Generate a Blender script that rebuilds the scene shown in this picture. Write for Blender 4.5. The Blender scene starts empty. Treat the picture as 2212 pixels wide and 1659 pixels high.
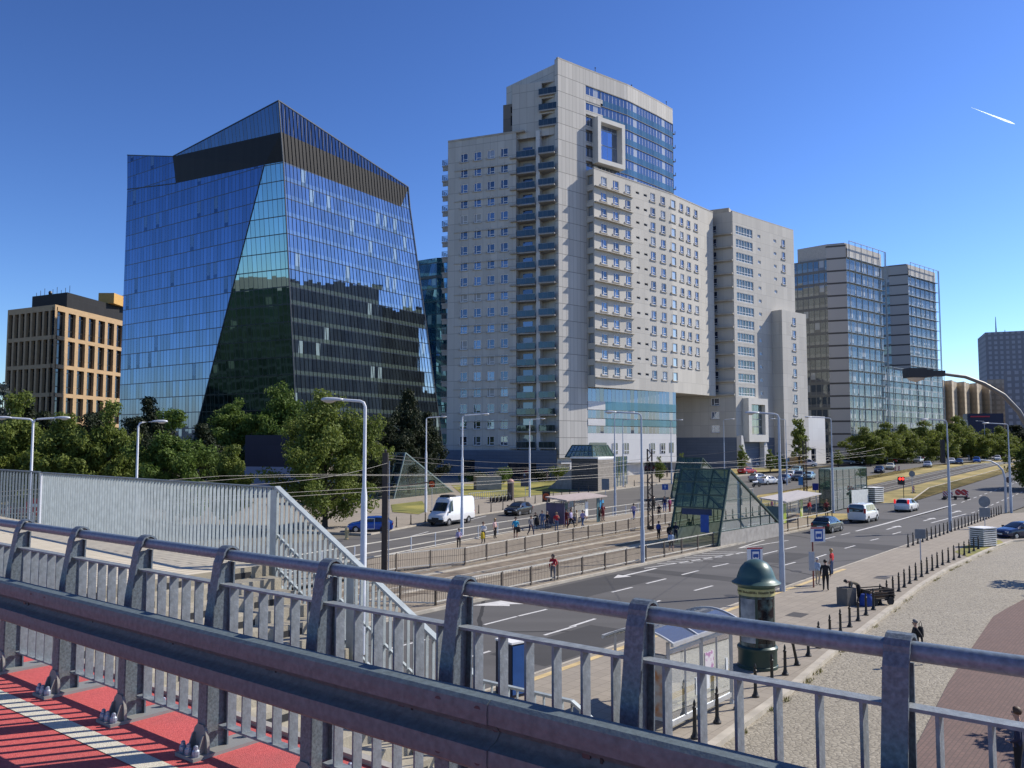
import bpy, bmesh, math, random
from mathutils import Vector, Matrix
PI = math.pi
rnd = random.Random(11)
SC = bpy.context.scene
COL = SC.collection
rad = math.radians
# ---------------------------------------------------------------- camera and world
F = 1843.0; CX = 1106.0; CY = 829.5; EYE = 8.2; PITCH = rad(4.0)
cam = bpy.data.cameras.new('camera'); camo = bpy.data.objects.new('camera', cam); COL.objects.link(camo)
camo.location = (0, 0, EYE); camo.rotation_euler = (PI/2 + PITCH, 0, 0)
cam.sensor_width = 36.0; cam.lens = 36.0*F/2212.0; cam.clip_start = 0.05; cam.clip_end = 20000
SC.camera = camo
SUN_AZ = rad(70.0); SUN_EL = rad(40.0)
w = bpy.data.worlds.new("World"); SC.world = w; w.use_nodes = True
nt = w.node_tree; nt.nodes.clear()
sky = nt.nodes.new('ShaderNodeTexSky'); sky.sky_type = 'NISHITA'; sky.sun_disc = False
sky.sun_elevation = SUN_EL; sky.sun_rotation = SUN_AZ
sky.air_density = 1.0; sky.dust_density = 0.25; sky.ozone_density = 3.5; sky.altitude = 100
bg = nt.nodes.new('ShaderNodeBackground'); bg.inputs[1].default_value = 0.115
wo = nt.nodes.new('ShaderNodeOutputWorld')
def _vm(op, a, v):
    n = nt.nodes.new('ShaderNodeVectorMath'); n.operation = op; nt.links.new(a, n.inputs[0]); n.inputs[1].default_value = v; return n.outputs[0]
g_ = nt.nodes.new('ShaderNodeGamma'); g_.inputs[1].default_value = 1.5          # a clear, deep blue day
nt.links.new(_vm('MINIMUM', _vm('MULTIPLY', sky.outputs[0], (0.125,)*3), (2.5,2.5,2.5)), g_.inputs[0])
nt.links.new(_vm('MULTIPLY', g_.outputs[0], (8.5,9.1,10.9)), bg.inputs[0]); nt.links.new(bg.outputs[0], wo.inputs[0])
sl = bpy.data.lights.new('sun', 'SUN'); sl.energy = 4.8; sl.angle = rad(0.53); sl.color = (1.0, 0.93, 0.82)
so = bpy.data.objects.new('sun', sl); COL.objects.link(so)
sd = Vector((math.sin(SUN_AZ)*math.cos(SUN_EL), math.cos(SUN_AZ)*math.cos(SUN_EL), math.sin(SUN_EL)))
so.rotation_euler = sd.to_track_quat('Z', 'Y').to_euler(); so.location = sd*300
SC.view_settings.view_transform = 'Standard'; SC.view_settings.look = 'None'
SC.view_settings.exposure = 0.3; SC.view_settings.gamma = 1.0
SC.render.engine = 'CYCLES'
SC.cycles.max_bounces = 6; SC.cycles.transparent_max_bounces = 12
SC.cycles.use_denoising = True

# ---------------------------------------------------------------- where things stand
def gz(x, y):                       # the street climbs a little beyond the tram stop
    return 0.0 if y < 105 else (0.031*(y-105) if y < 205 else 3.1)
def ray(px, py):
    x = px-CX; v = CY-py
    return x, F*math.cos(PITCH)-v*math.sin(PITCH), F*math.sin(PITCH)+v*math.cos(PITCH)
def G(px, py, dz=0.0):
    x, y, z = ray(px, py); r = z/y; h = EYE-dz
    Y = h/-r if r < -1e-4 else 1e5
    if Y > 105: Y = (h+0.031*105)/(-r+0.031)
    if Y > 205: Y = (h-3.1)/-r if r < -1e-3 else 900
    Y = min(Y, 1500)
    return Vector((x/y*Y, Y, gz(0, Y)+dz))
def P3(px, py, Y):
    x, y, z = ray(px, py); return Vector((x/y*Y, Y, EYE+z/y*Y))
def ATZ(px, py, zz):
    x, y, z = ray(px, py); Y = (zz-EYE)/(z/y); return Vector((x/y*Y, Y, zz))
def onground(x, y, dz=0.0): return Vector((x, y, gz(x, y)+dz))
RD = Vector((0.626, 0.780, 0)).normalized()          # along the avenue
RR = Vector((RD.y, -RD.x, 0))                         # to its right
def RQ(s, q, dz=0.0):
    p = RD*s+RR*q; return onground(p.x, p.y, dz)
BU = Vector((-math.sin(rad(51.4)), math.cos(rad(51.4)), 0))   # along the footbridge
BN = Vector((BU.y, -BU.x, 0))                                   # outward from the bridge
DECK = EYE-1.886
def B(t, n, z=0.0): return Vector((BU.x*t+BN.x*n, BU.y*t+BN.y*n, DECK+z))

# ---------------------------------------------------------------- meshes
class MB:
    def __init__(s): s.v = []; s.f = []; s.mi = []; s.uv = []; s.T = None
    def add(s, vs, fs, mi=0, uvs=None):
        o = len(s.v)
        for p in vs:
            p = Vector(p)
            s.v.append(s.T @ p if s.T is not None else p)
        for k, f in enumerate(fs):
            s.f.append([i+o for i in f]); s.mi.append(mi)
            s.uv.append(uvs[k] if uvs else None)
    def box(s, x0, x1, y0, y1, z0, z1, mi=0):
        s.add([(x0,y0,z0),(x1,y0,z0),(x1,y1,z0),(x0,y1,z0),(x0,y0,z1),(x1,y0,z1),(x1,y1,z1),(x0,y1,z1)],
              [(0,3,2,1),(4,5,6,7),(0,1,5,4),(1,2,6,5),(2,3,7,6),(3,0,4,7)], mi)
    def obox(s, o, a, b, c, mi=0):
        o = Vector(o); a = Vector(a); b = Vector(b); c = Vector(c)
        s.add([o, o+a, o+a+b, o+b, o+c, o+a+c, o+a+b+c, o+b+c],
              [(0,3,2,1),(4,5,6,7),(0,1,5,4),(1,2,6,5),(2,3,7,6),(3,0,4,7)], mi)
    def bar(s, p, q, w, h, mi=0, up=(0,0,1)):            # rectangular bar from p to q
        p = Vector(p); q = Vector(q); d = (q-p).normalized(); u = Vector(up)
        r = d.cross(u)
        if r.length < 1e-4: r = d.cross(Vector((1,0,0)))
        r.normalize(); u = r.cross(d).normalized()
        s.obox(p-r*w/2-u*h/2, q-p, r*w, u*h, mi)
    def tube(s, pts, r, n=8, mi=0, cap=True):
        pts = [Vector(p) for p in pts]
        rs = r if isinstance(r, (list, tuple)) else [r]*len(pts)
        vs = []; fs = []; ref = None
        for i, p in enumerate(pts):
            d = (pts[min(i+1, len(pts)-1)]-pts[max(i-1, 0)]).normalized()
            if ref is None or abs(ref.dot(d)) > 0.98:
                ref = Vector((0,0,1)) if abs(d.z) < 0.9 else Vector((1,0,0))
            a = d.cross(ref).normalized(); b = d.cross(a).normalized()
            for k in range(n):
                t = 2*PI*k/n; vs.append(p+(a*math.cos(t)+b*math.sin(t))*rs[i])
        for i in range(len(pts)-1):
            for k in range(n):
                k2 = (k+1) % n
                fs.append((i*n+k, i*n+k2, (i+1)*n+k2, (i+1)*n+k))
        if cap:
            fs.append(tuple(range(n-1, -1, -1))); fs.append(tuple(range((len(pts)-1)*n, len(pts)*n)))
        s.add(vs, fs, mi)
    def lathe(s, prof, n=20, c=(0,0,0), mi=0, axis='z'):
        c = Vector(c); vs = []; fs = []
        for r, z in prof:
            for k in range(n):
                t = 2*PI*k/n
                vs.append(c+(Vector((r*math.cos(t), r*math.sin(t), z)) if axis == 'z' else Vector((r*math.cos(t), z, r*math.sin(t)))))
        for i in range(len(prof)-1):
            for k in range(n):
                k2 = (k+1) % n; fs.append((i*n+k, i*n+k2, (i+1)*n+k2, (i+1)*n+k))
        fs.append(tuple(range(n-1, -1, -1))); fs.append(tuple(range((len(prof)-1)*n, len(prof)*n)))
        s.add(vs, fs, mi)
    def prism(s, poly, z0, z1, mi=0):                     # poly of (x, y)
        n = len(poly)
        s.add([(p[0], p[1], z0) for p in poly]+[(p[0], p[1], z1) for p in poly],
              [tuple(range(n-1,-1,-1)), tuple(range(n, 2*n))]+[(i, (i+1) % n, n+(i+1) % n, n+i) for i in range(n)], mi)
    def extr(s, poly3, vec, mi=0):                        # planar 3-D polygon pushed along vec
        vec = Vector(vec); n = len(poly3); a = [Vector(p) for p in poly3]
        s.add(a+[p+vec for p in a],
              [tuple(range(n-1,-1,-1)), tuple(range(n, 2*n))]+[(i, (i+1) % n, n+(i+1) % n, n+i) for i in range(n)], mi)
    def quad(s, a, b, c, d, mi=0, uv=None):
        s.add([a, b, c, d], [(0,1,2,3)], mi, [uv] if uv else None)
    def mesh(s, name, mats, smooth=False, recalc=True):
        me = bpy.data.meshes.new(name)
        me.from_pydata([tuple(p) for p in s.v], [], s.f)
        for m in (mats if isinstance(mats, (list, tuple)) else [mats]): me.materials.append(m)
        me.polygons.foreach_set('material_index', s.mi)
        if any(s.uv):
            ul = me.uv_layers.new(name='UVMap')
            for p, uv in zip(me.polygons, s.uv):
                if uv:
                    for li, c in zip(p.loop_indices, uv): ul.data[li].uv = c
        if recalc:
            bm = bmesh.new(); bm.from_mesh(me); bmesh.ops.recalc_face_normals(bm, faces=bm.faces); bm.to_mesh(me); bm.free()
        if smooth:
            me.polygons.foreach_set('use_smooth', [True]*len(me.polygons))
            if smooth != 'all': me.set_sharp_from_angle(angle=rad(smooth if smooth is not True else 40))
        me.update(); return me
    def obj(s, name, mats, parent=None, smooth=False, world=True, recalc=True):
        o = bpy.data.objects.new(name, s.mesh(name, mats, smooth, recalc)); COL.objects.link(o)
        if parent is not None: attach(o, parent, world)
        return o
WM = {}
def wmat(o):                                             # world matrix without a depsgraph update
    m = Matrix.LocRotScale(o.location, o.rotation_euler, o.scale)
    return wmat(o.parent) @ o.matrix_parent_inverse @ m if o.parent else m
def attach(o, parent, world=False):
    o.parent = parent
    if world: o.matrix_parent_inverse = wmat(parent).inverted()
def thing(name, label, cat, loc=(0,0,0), rz=0.0, group=None, scale=None):
    o = bpy.data.objects.new(name, None); COL.objects.link(o); o.location = loc; o.rotation_euler = (0,0,rz)
    o.empty_display_size = 0.3
    if scale: o.scale = (scale,)*3 if not isinstance(scale, tuple) else scale
    return tag(o, label, cat, group)
def tag(o, label, cat=None, group=None):
    o['label'] = label
    if cat: o['category'] = cat
    if group: o['group'] = group
    return o
def struct(o): o['kind'] = 'structure'; return o
def dup(root, loc=None, rz=None, label=None, group=None, scale=None):
    r = root.copy(); COL.objects.link(r)
    if loc is not None: r.location = loc
    if rz is not None: r.rotation_euler = (0,0,rz)
    if scale is not None: r.scale = scale if isinstance(scale, tuple) else (scale,)*3
    if label: r['label'] = label
    if group: r['group'] = group
    for ch in list(root.children):
        c = ch.copy(); COL.objects.link(c); c.parent = r
        for g in list(ch.children):
            d = g.copy(); COL.objects.link(d); d.parent = c
    return r
def recolour(o, mats):                                   # object-level materials on a shared mesh
    for i, m in mats.items():
        o.material_slots[i].link = 'OBJECT'; o.material_slots[i].material = m

# ---------------------------------------------------------------- materials
def nn(t, typ, **k):
    n = t.nodes.new(typ)
    for a, b in k.items(): setattr(n, a, b)
    return n
MATS = {}
def pm(name, col, rough=0.6, metal=0.0, var=0.12, scale=3.0, bump=0.0, bscale=None, col2=None, spec=0.5, coat=0.0, coord='Object', detail=4.0, thresh=None):
    if name in MATS: return MATS[name]
    m = bpy.data.materials.new(name); m.use_nodes = True; t = m.node_tree; b = t.nodes['Principled BSDF']
    b.inputs['Roughness'].default_value = rough; b.inputs['Metallic'].default_value = metal
    b.inputs['Specular IOR Level'].default_value = spec; b.inputs['Coat Weight'].default_value = coat
    tc = nn(t, 'ShaderNodeTexCoord'); no = nn(t, 'ShaderNodeTexNoise'); no.inputs['Scale'].default_value = scale; no.inputs['Detail'].default_value = detail
    t.links.new(tc.outputs[coord], no.inputs['Vector'])
    r = nn(t, 'ShaderNodeValToRGB')
    lo, hi = thresh if thresh else (0.3, 0.7)
    r.color_ramp.elements[0].position = lo; r.color_ramp.elements[1].position = hi
    c2 = col2 if col2 else tuple(min(1, c*(1+var)) for c in col)
    c1 = col if col2 else tuple(c*(1-var) for c in col)
    r.color_ramp.elements[0].color = (*c1, 1); r.color_ramp.elements[1].color = (*c2, 1)
    t.links.new(no.outputs['Fac'], r.inputs['Fac']); t.links.new(r.outputs['Color'], b.inputs['Base Color'])
    if bump:
        bn = nn(t, 'ShaderNodeTexNoise'); bn.inputs['Scale'].default_value = bscale or scale*6; bn.inputs['Detail'].default_value = 3
        t.links.new(tc.outputs[coord], bn.inputs['Vector'])
        bu = nn(t, 'ShaderNodeBump'); bu.inputs['Strength'].default_value = bump; bu.inputs['Distance'].default_value = 0.02
        t.links.new(bn.outputs['Fac'], bu.inputs['Height']); t.links.new(bu.outputs['Normal'], b.inputs['Normal'])
    MATS[name] = m; return m
def math_node(t, op, a, b=None, c=None):
    n = nn(t, 'ShaderNodeMath', operation=op)
    for i, v in enumerate((a, b, c)):
        if v is None: continue
        if isinstance(v, (int, float)): n.inputs[i].default_value = v
        else: t.links.new(v, n.inputs[i])
    return n.outputs[0]
def mixc(t, f, a, b):
    n = nn(t, 'ShaderNodeMix', data_type='RGBA')
    if isinstance(f, (int, float)): n.inputs[0].default_value = f
    else: t.links.new(f, n.inputs[0])
    for i, v in ((6, a), (7, b)):
        if isinstance(v, tuple): n.inputs[i].default_value = (*v, 1)
        else: t.links.new(v, n.inputs[i])
    return n.outputs[2]
def grid_nodes(t, cw, ch, lw, lh, off=(0,0)):
    """joint mask and a random value per cell, from UV in metres"""
    uv = nn(t, 'ShaderNodeUVMap'); sx = nn(t, 'ShaderNodeSeparateXYZ'); t.links.new(uv.outputs[0], sx.inputs[0])
    u = math_node(t, 'DIVIDE', math_node(t, 'ADD', sx.outputs[0], off[0]), cw); v = math_node(t, 'DIVIDE', math_node(t, 'ADD', sx.outputs[1], off[1]), ch)
    fu = math_node(t, 'FRACT', u); fv = math_node(t, 'FRACT', v)
    mu = math_node(t, 'LESS_THAN', fu, lw/cw); mv = math_node(t, 'LESS_THAN', fv, lh/ch)
    line = math_node(t, 'MAXIMUM', mu, mv)
    cx = nn(t, 'ShaderNodeCombineXYZ'); t.links.new(math_node(t, 'FLOOR', u), cx.inputs[0]); t.links.new(math_node(t, 'FLOOR', v), cx.inputs[1])
    wn = nn(t, 'ShaderNodeTexWhiteNoise', noise_dimensions='3D'); t.links.new(cx.outputs[0], wn.inputs['Vector'])
    return line, mu, mv, fu, fv, wn, uv
def panels(name, col, cw, ch, lw=0.04, lh=0.04, joint=0.6, var=0.10, rough=0.75, dirt=0.12, off=(0,0), spec=0.3):
    """panel cladding with joints, slight tone change per panel and weather stains"""
    m = bpy.data.materials.new(name); m.use_nodes = True; t = m.node_tree; b = t.nodes['Principled BSDF']
    line, mu, mv, fu, fv, wn, uv = grid_nodes(t, cw, ch, lw, lh, off)
    base = mixc(t, wn.outputs['Value'], tuple(c*(1-var) for c in col), tuple(min(1,c*(1+var)) for c in col))
    no = nn(t, 'ShaderNodeTexNoise'); no.inputs['Scale'].default_value = 0.35; no.inputs['Detail'].default_value = 6
    mp = nn(t, 'ShaderNodeMapping'); mp.inputs['Scale'].default_value = (1.6, 0.25, 1); t.links.new(uv.outputs[0], mp.inputs[0]); t.links.new(mp.outputs[0], no.inputs['Vector'])
    st = math_node(t, 'MULTIPLY', no.outputs['Fac'], dirt*2)
    base = mixc(t, st, base, tuple(c*0.55 for c in col))
    base = mixc(t, line, base, tuple(c*joint for c in col))
    t.links.new(base, b.inputs['Base Color']); b.inputs['Roughness'].default_value = rough; b.inputs['Specular IOR Level'].default_value = spec
    MATS[name] = m; return m
def curtain(name, tint, deep, cw, ch, lw, lh, frame, gloss=0.6, spandrel=None, sp=0.25, bright=None, pb=0.06, tilt=0.012, rough=0.02, off=(0,0), var=0.3, frough=0.4):
    """reflecting curtain wall: panes, mullions, spandrel bands, a pale blind here and there"""
    m = bpy.data.materials.new(name); m.use_nodes = True; t = m.node_tree; t.nodes.remove(t.nodes['Principled BSDF'])
    line, mu, mv, fu, fv, wn, uv = grid_nodes(t, cw, ch, lw, lh, off)
    rv = wn.outputs['Value']
    dcol = mixc(t, rv, tuple(c*(1-var) for c in deep), tuple(c*(1+var) for c in deep))
    if bright:
        isb = math_node(t, 'GREATER_THAN', rv, 1-pb)
        dcol = mixc(t, isb, dcol, bright)
    if spandrel:
        ms = math_node(t, 'LESS_THAN', fv, sp); dcol = mixc(t, ms, dcol, spandrel)
    di = nn(t, 'ShaderNodeBsdfDiffuse'); t.links.new(dcol, di.inputs[0])
    gl = nn(t, 'ShaderNodeBsdfGlossy'); gl.inputs['Roughness'].default_value = rough
    sc2 = nn(t, 'ShaderNodeSeparateColor'); t.links.new(wn.outputs['Color'], sc2.inputs[0])
    gcol = mixc(t, sc2.outputs[2], tuple(c*(1-var*0.4) for c in tint), tuple(min(1, c*(1+var*0.4)) for c in tint)); t.links.new(gcol, gl.inputs[0])
    ge = nn(t, 'ShaderNodeNewGeometry')
    vs = nn(t, 'ShaderNodeVectorMath', operation='SUBTRACT'); t.links.new(wn.outputs['Color'], vs.inputs[0]); vs.inputs[1].default_value = (0.5,0.5,0.5)
    vm = nn(t, 'ShaderNodeVectorMath', operation='SCALE'); t.links.new(vs.outputs[0], vm.inputs[0]); vm.inputs['Scale'].default_value = tilt
    va = nn(t, 'ShaderNodeVectorMath', operation='ADD'); t.links.new(ge.outputs['Normal'], va.inputs[0]); t.links.new(vm.outputs[0], va.inputs[1])
    vn = nn(t, 'ShaderNodeVectorMath', operation='NORMALIZE'); t.links.new(va.outputs[0], vn.inputs[0]); t.links.new(vn.outputs[0], gl.inputs['Normal'])
    ms1 = nn(t, 'ShaderNodeMixShader'); t.links.new(di.outputs[0], ms1.inputs[1]); t.links.new(gl.outputs[0], ms1.inputs[2])
    fac = gloss
    if bright:
        fac = math_node(t, 'MULTIPLY', math_node(t, 'SUBTRACT', 1.0, math_node(t, 'MULTIPLY', isb, 0.5)), gloss)
        t.links.new(fac, ms1.inputs[0])
    else: ms1.inputs[0].default_value = gloss
    fr = nn(t, 'ShaderNodeBsdfPrincipled'); fr.inputs['Base Color'].default_value = (*frame, 1); fr.inputs['Roughness'].default_value = frough
    ms2 = nn(t, 'ShaderNodeMixShader'); t.links.new(line, ms2.inputs[0]); t.links.new(ms1.outputs[0], ms2.inputs[1]); t.links.new(fr.outputs[0], ms2.inputs[2])
    t.links.new(ms2.outputs[0], t.nodes['Material Output'].inputs[0])
    MATS[name] = m; return m
def sheet_glass(name, tint, gloss=0.12, alpha=0.35, rough=0.02, body=None):
    """thin clear sheet: mostly see-through, tinted, with a reflection"""
    m = bpy.data.materials.new(name); m.use_nodes = True; t = m.node_tree; t.nodes.remove(t.nodes['Principled BSDF'])
    tr = nn(t, 'ShaderNodeBsdfTransparent'); tr.inputs[0].default_value = (*tint, 1)
    gl = nn(t, 'ShaderNodeBsdfGlossy'); gl.inputs['Roughness'].default_value = rough; gl.inputs[0].default_value = (0.9,0.95,1,1)
    di = nn(t, 'ShaderNodeBsdfDiffuse'); di.inputs[0].default_value = (*(body or tint), 1)
    a = nn(t, 'ShaderNodeMixShader'); a.inputs[0].default_value = alpha; t.links.new(tr.outputs[0], a.inputs[1]); t.links.new(di.outputs[0], a.inputs[2])
    fr = nn(t, 'ShaderNodeFresnel'); fr.inputs[0].default_value = 1.45
    b = nn(t, 'ShaderNodeMixShader'); t.links.new(math_node(t, 'ADD', math_node(t, 'MULTIPLY', fr.outputs[0], 0.55), gloss), b.inputs[0]); t.links.new(a.outputs[0], b.inputs[1]); t.links.new(gl.outputs[0], b.inputs[2])
    t.links.new(b.outputs[0], t.nodes['Material Output'].inputs[0])
    MATS[name] = m; return m
dark_glass = pm('dark_glass', (0.02,0.028,0.04), 0.04, 0, 0.2, 1.0, spec=0.9)
rubber = pm('rubber', (0.02,0.02,0.02), 0.85)
chrome = pm('alloy', (0.55,0.56,0.58), 0.3, 0.8)
galv = pm('galvanised_steel', (0.26,0.29,0.33), 0.5, 0.35, 0.22, 14.0, 0.15, 60)
polegrey = pm('pole_grey', (0.42,0.46,0.52), 0.5, 0.1, 0.1, 2.0)
polewhite = pm('pole_white', (0.72,0.74,0.77), 0.5, 0.0, 0.06, 2.0)
black_iron = pm('black_iron', (0.022,0.022,0.022), 0.5, 0.2, 0.3, 6.0)
darkbrown = pm('dark_brown_paint', (0.05,0.038,0.032), 0.55, 0.1, 0.2, 6.0)
concrete = pm('concrete', (0.33,0.31,0.28), 0.9, 0, 0.16, 2.2, 0.25, 20)
white_paint = pm('white_paint', (0.78,0.78,0.76), 0.5, 0, 0.05, 2.0)
def pane(mb, a, u, z0, z1, w0, w1, nrm, mi=0):
    """UV-mapped wall rectangle along unit u from point a"""
    p = [Vector((a.x+u.x*w0, a.y+u.y*w0, z0)), Vector((a.x+u.x*w1, a.y+u.y*w1, z0)), Vector((a.x+u.x*w1, a.y+u.y*w1, z1)), Vector((a.x+u.x*w0, a.y+u.y*w0, z1))]
    mb.quad(*p, mi, [(w0,z0),(w1,z0),(w1,z1),(w0,z1)])
def polyuv(mb, pts, a, u, mi=0):
    mb.add(pts, [tuple(range(len(pts)))], mi, [[((p-a).dot(u), p.z) for p in map(Vector, pts)]])
def wall(mb, a, b, z0, z1, holes=(), depth=0.25, mi=0, ucap=0.0, top=None):
    """wall from a to b (seen left to right) with real openings holes=[(u0,v0,u1,v1)] and reveals"""
    a = Vector((a[0], a[1], 0)); b = Vector((b[0], b[1], 0)); L = (b-a).length; u = (b-a)/L; n = Vector((u.y, -u.x, 0))
    us = sorted({0.0, L, *[h[0] for h in holes], *[h[2] for h in holes]}); vs = sorted({z0, z1, *[h[1] for h in holes], *[h[3] for h in holes]})
    us = [x for x in us if -1e-6 <= x <= L+1e-6]; vs = [x for x in vs if z0-1e-6 <= x <= z1+1e-6]
    def inh(x, y): return any(h[0] < x < h[2] and h[1] < y < h[3] for h in holes)
    for j in range(len(vs)-1):
        i = 0
        while i < len(us)-1:
            if inh((us[i]+us[i+1])/2, (vs[j]+vs[j+1])/2): i += 1; continue
            k = i
            while k < len(us)-1 and not inh((us[k]+us[k+1])/2, (vs[j]+vs[j+1])/2): k += 1
            pane(mb, a+u*0, u, vs[j], vs[j+1], us[i], us[k], n, mi); i = k
    for h in holes:
        q = lambda x, z, d: Vector((a.x+u.x*x-n.x*d, a.y+u.y*x-n.y*d, z))
        for (x0, y0, x1, y1) in ((h[0],h[1],h[2],h[1]), (h[2],h[1],h[2],h[3]), (h[2],h[3],h[0],h[3]), (h[0],h[3],h[0],h[1])):
            mb.quad(q(x0,y0,0), q(x1,y1,0), q(x1,y1,depth), q(x0,y0,depth), mi, [(x0,y0),(x1,y1),(x1,y1+depth),(x0,y0+depth)])
    return a, u, n
# ---------------------------------------------------------------- ground
def paving(name, c1, c2, mortar, bw, bh, rot, rough=0.9, bump=0.25, var=0.12, msize=0.012):
    m = bpy.data.materials.new(name); m.use_nodes = True; t = m.node_tree; b = t.nodes['Principled BSDF']
    tc = nn(t, 'ShaderNodeTexCoord'); mp = nn(t, 'ShaderNodeMapping'); mp.inputs['Rotation'].default_value = (0,0,rot); t.links.new(tc.outputs['Object'], mp.inputs[0])
    br = nn(t, 'ShaderNodeTexBrick'); br.inputs['Scale'].default_value = 1.0; br.inputs['Brick Width'].default_value = bw; br.inputs['Row Height'].default_value = bh
    br.inputs['Mortar Size'].default_value = msize; br.inputs['Color1'].default_value = (*c1,1); br.inputs['Color2'].default_value = (*c2,1); br.inputs['Mortar'].default_value = (*mortar,1)
    t.links.new(mp.outputs[0], br.inputs['Vector'])
    no = nn(t, 'ShaderNodeTexNoise'); no.inputs['Scale'].default_value = 0.35; no.inputs['Detail'].default_value = 7; no.inputs['Roughness'].default_value = 0.65; t.links.new(tc.outputs['Object'], no.inputs['Vector'])
    col = mixc(t, math_node(t, 'MULTIPLY', no.outputs['Fac'], var*5), br.outputs['Color'], tuple(c*0.55 for c in c1))
    t.links.new(col, b.inputs['Base Color']); b.inputs['Roughness'].default_value = rough; b.inputs['Specular IOR Level'].default_value = 0.25
    bu = nn(t, 'ShaderNodeBump'); bu.inputs['Strength'].default_value = bump; bu.inputs['Distance'].default_value = 0.01
    t.links.new(math_node(t, 'SUBTRACT', 1.0, br.outputs['Fac']), bu.inputs['Height']); t.links.new(bu.outputs['Normal'], b.inputs['Normal'])
    MATS[name] = m; return m
def asphalt_mat(name, col, crack=True):
    m = bpy.data.materials.new(name); m.use_nodes = True; t = m.node_tree; b = t.nodes['Principled BSDF']
    tc = nn(t, 'ShaderNodeTexCoord'); mp = nn(t, 'ShaderNodeMapping'); mp.inputs['Rotation'].default_value = (0,0,-math.atan2(RD.y, RD.x)); mp.inputs['Scale'].default_value = (0.05, 0.55, 1); t.links.new(tc.outputs['Object'], mp.inputs[0])
    n1 = nn(t, 'ShaderNodeTexNoise'); n1.inputs['Scale'].default_value = 1.0; n1.inputs['Detail'].default_value = 6; t.links.new(mp.outputs[0], n1.inputs['Vector'])
    n2 = nn(t, 'ShaderNodeTexNoise'); n2.inputs['Scale'].default_value = 9; n2.inputs['Detail'].default_value = 8; t.links.new(tc.outputs['Object'], n2.inputs['Vector'])
    mp.inputs['Rotation'].default_value = (0,0,-math.atan2(RD.y, RD.x))
    c = mixc(t, n1.outputs['Fac'], tuple(x*0.62 for x in col), tuple(x*1.38 for x in col))
    c = mixc(t, math_node(t, 'MULTIPLY', n2.outputs['Fac'], 0.5), c, tuple(x*0.8 for x in col))
    if crack:
        vo = nn(t, 'ShaderNodeTexVoronoi', feature='DISTANCE_TO_EDGE'); vo.inputs['Scale'].default_value = 0.06
        n3 = nn(t, 'ShaderNodeTexNoise'); n3.inputs['Scale'].default_value = 0.5; t.links.new(tc.outputs['Object'], n3.inputs['Vector'])
        vm = nn(t, 'ShaderNodeMix', data_type='VECTOR'); vm.inputs[0].default_value = 0.25; t.links.new(tc.outputs['Object'], vm.inputs[4]); t.links.new(n3.outputs['Color'], vm.inputs[5]); t.links.new(vm.outputs[1], vo.inputs['Vector'])
        c = mixc(t, math_node(t, 'MULTIPLY', math_node(t, 'LESS_THAN', vo.outputs['Distance'], 0.0035), 0.75), c, (0.012,0.012,0.013))
    t.links.new(c, b.inputs['Base Color']); b.inputs['Roughness'].default_value = 0.82; b.inputs['Specular IOR Level'].default_value = 0.35
    bu = nn(t, 'ShaderNodeBump'); bu.inputs['Strength'].default_value = 0.2; bu.inputs['Distance'].default_value = 0.01
    n4 = nn(t, 'ShaderNodeTexNoise'); n4.inputs['Scale'].default_value = 60; t.links.new(tc.outputs['Object'], n4.inputs['Vector']); t.links.new(n4.outputs['Fac'], bu.inputs['Height']); t.links.new(bu.outputs['Normal'], b.inputs['Normal'])
    MATS[name] = m; return m
def cobble_mat():
    m = bpy.data.materials.new('cobblestones'); m.use_nodes = True; t = m.node_tree; b = t.nodes['Principled BSDF']
    tc = nn(t, 'ShaderNodeTexCoord'); vo = nn(t, 'ShaderNodeTexVoronoi', feature='DISTANCE_TO_EDGE'); vo.inputs['Scale'].default_value = 6.4; vo.inputs['Randomness'].default_value = 0.75
    v2 = nn(t, 'ShaderNodeTexVoronoi'); v2.inputs['Scale'].default_value = 6.4; v2.inputs['Randomness'].default_value = 0.75
    t.links.new(tc.outputs['Object'], vo.inputs['Vector']); t.links.new(tc.outputs['Object'], v2.inputs['Vector'])
    sc = nn(t, 'ShaderNodeSeparateColor'); t.links.new(v2.outputs['Color'], sc.inputs[0])
    c = mixc(t, sc.outputs[0], (0.30,0.268,0.205), (0.40,0.36,0.28))
    n1 = nn(t, 'ShaderNodeTexNoise'); n1.inputs['Scale'].default_value = 0.28; n1.inputs['Detail'].default_value = 8; t.links.new(tc.outputs['Object'], n1.inputs['Vector'])
    c = mixc(t, math_node(t, 'MULTIPLY', n1.outputs['Fac'], 0.62), c, (0.19,0.165,0.115))
    c = mixc(t, math_node(t, 'LESS_THAN', vo.outputs['Distance'], 0.05), c, (0.16,0.14,0.105))
    t.links.new(c, b.inputs['Base Color']); b.inputs['Roughness'].default_value = 0.75
    mr = nn(t, 'ShaderNodeMapRange'); mr.inputs[1].default_value = 0.0; mr.inputs[2].default_value = 0.3; t.links.new(vo.outputs['Distance'], mr.inputs[0])
    bu = nn(t, 'ShaderNodeBump'); bu.inputs['Strength'].default_value = 0.45; bu.inputs['Distance'].default_value = 0.02; t.links.new(mr.outputs[0], bu.inputs['Height']); t.links.new(bu.outputs['Normal'], b.inputs['Normal'])
    MATS['cobblestones'] = m; return m
roadrot = -math.atan2(RD.y, RD.x)
asph = asphalt_mat('asphalt', (0.105,0.101,0.097)); asph2 = asphalt_mat('asphalt_far', (0.12,0.114,0.106), False)
asph_p = asphalt_mat('asphalt_patch', (0.062,0.060,0.059), False)
pave = paving('pavement_slabs', (0.37,0.325,0.265), (0.315,0.278,0.228), (0.21,0.185,0.152), 0.5, 0.5, roadrot)
pave_red = paving('red_pavers', (0.215,0.145,0.125), (0.17,0.12,0.108), (0.12,0.095,0.085), 0.24, 0.12, roadrot)
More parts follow.
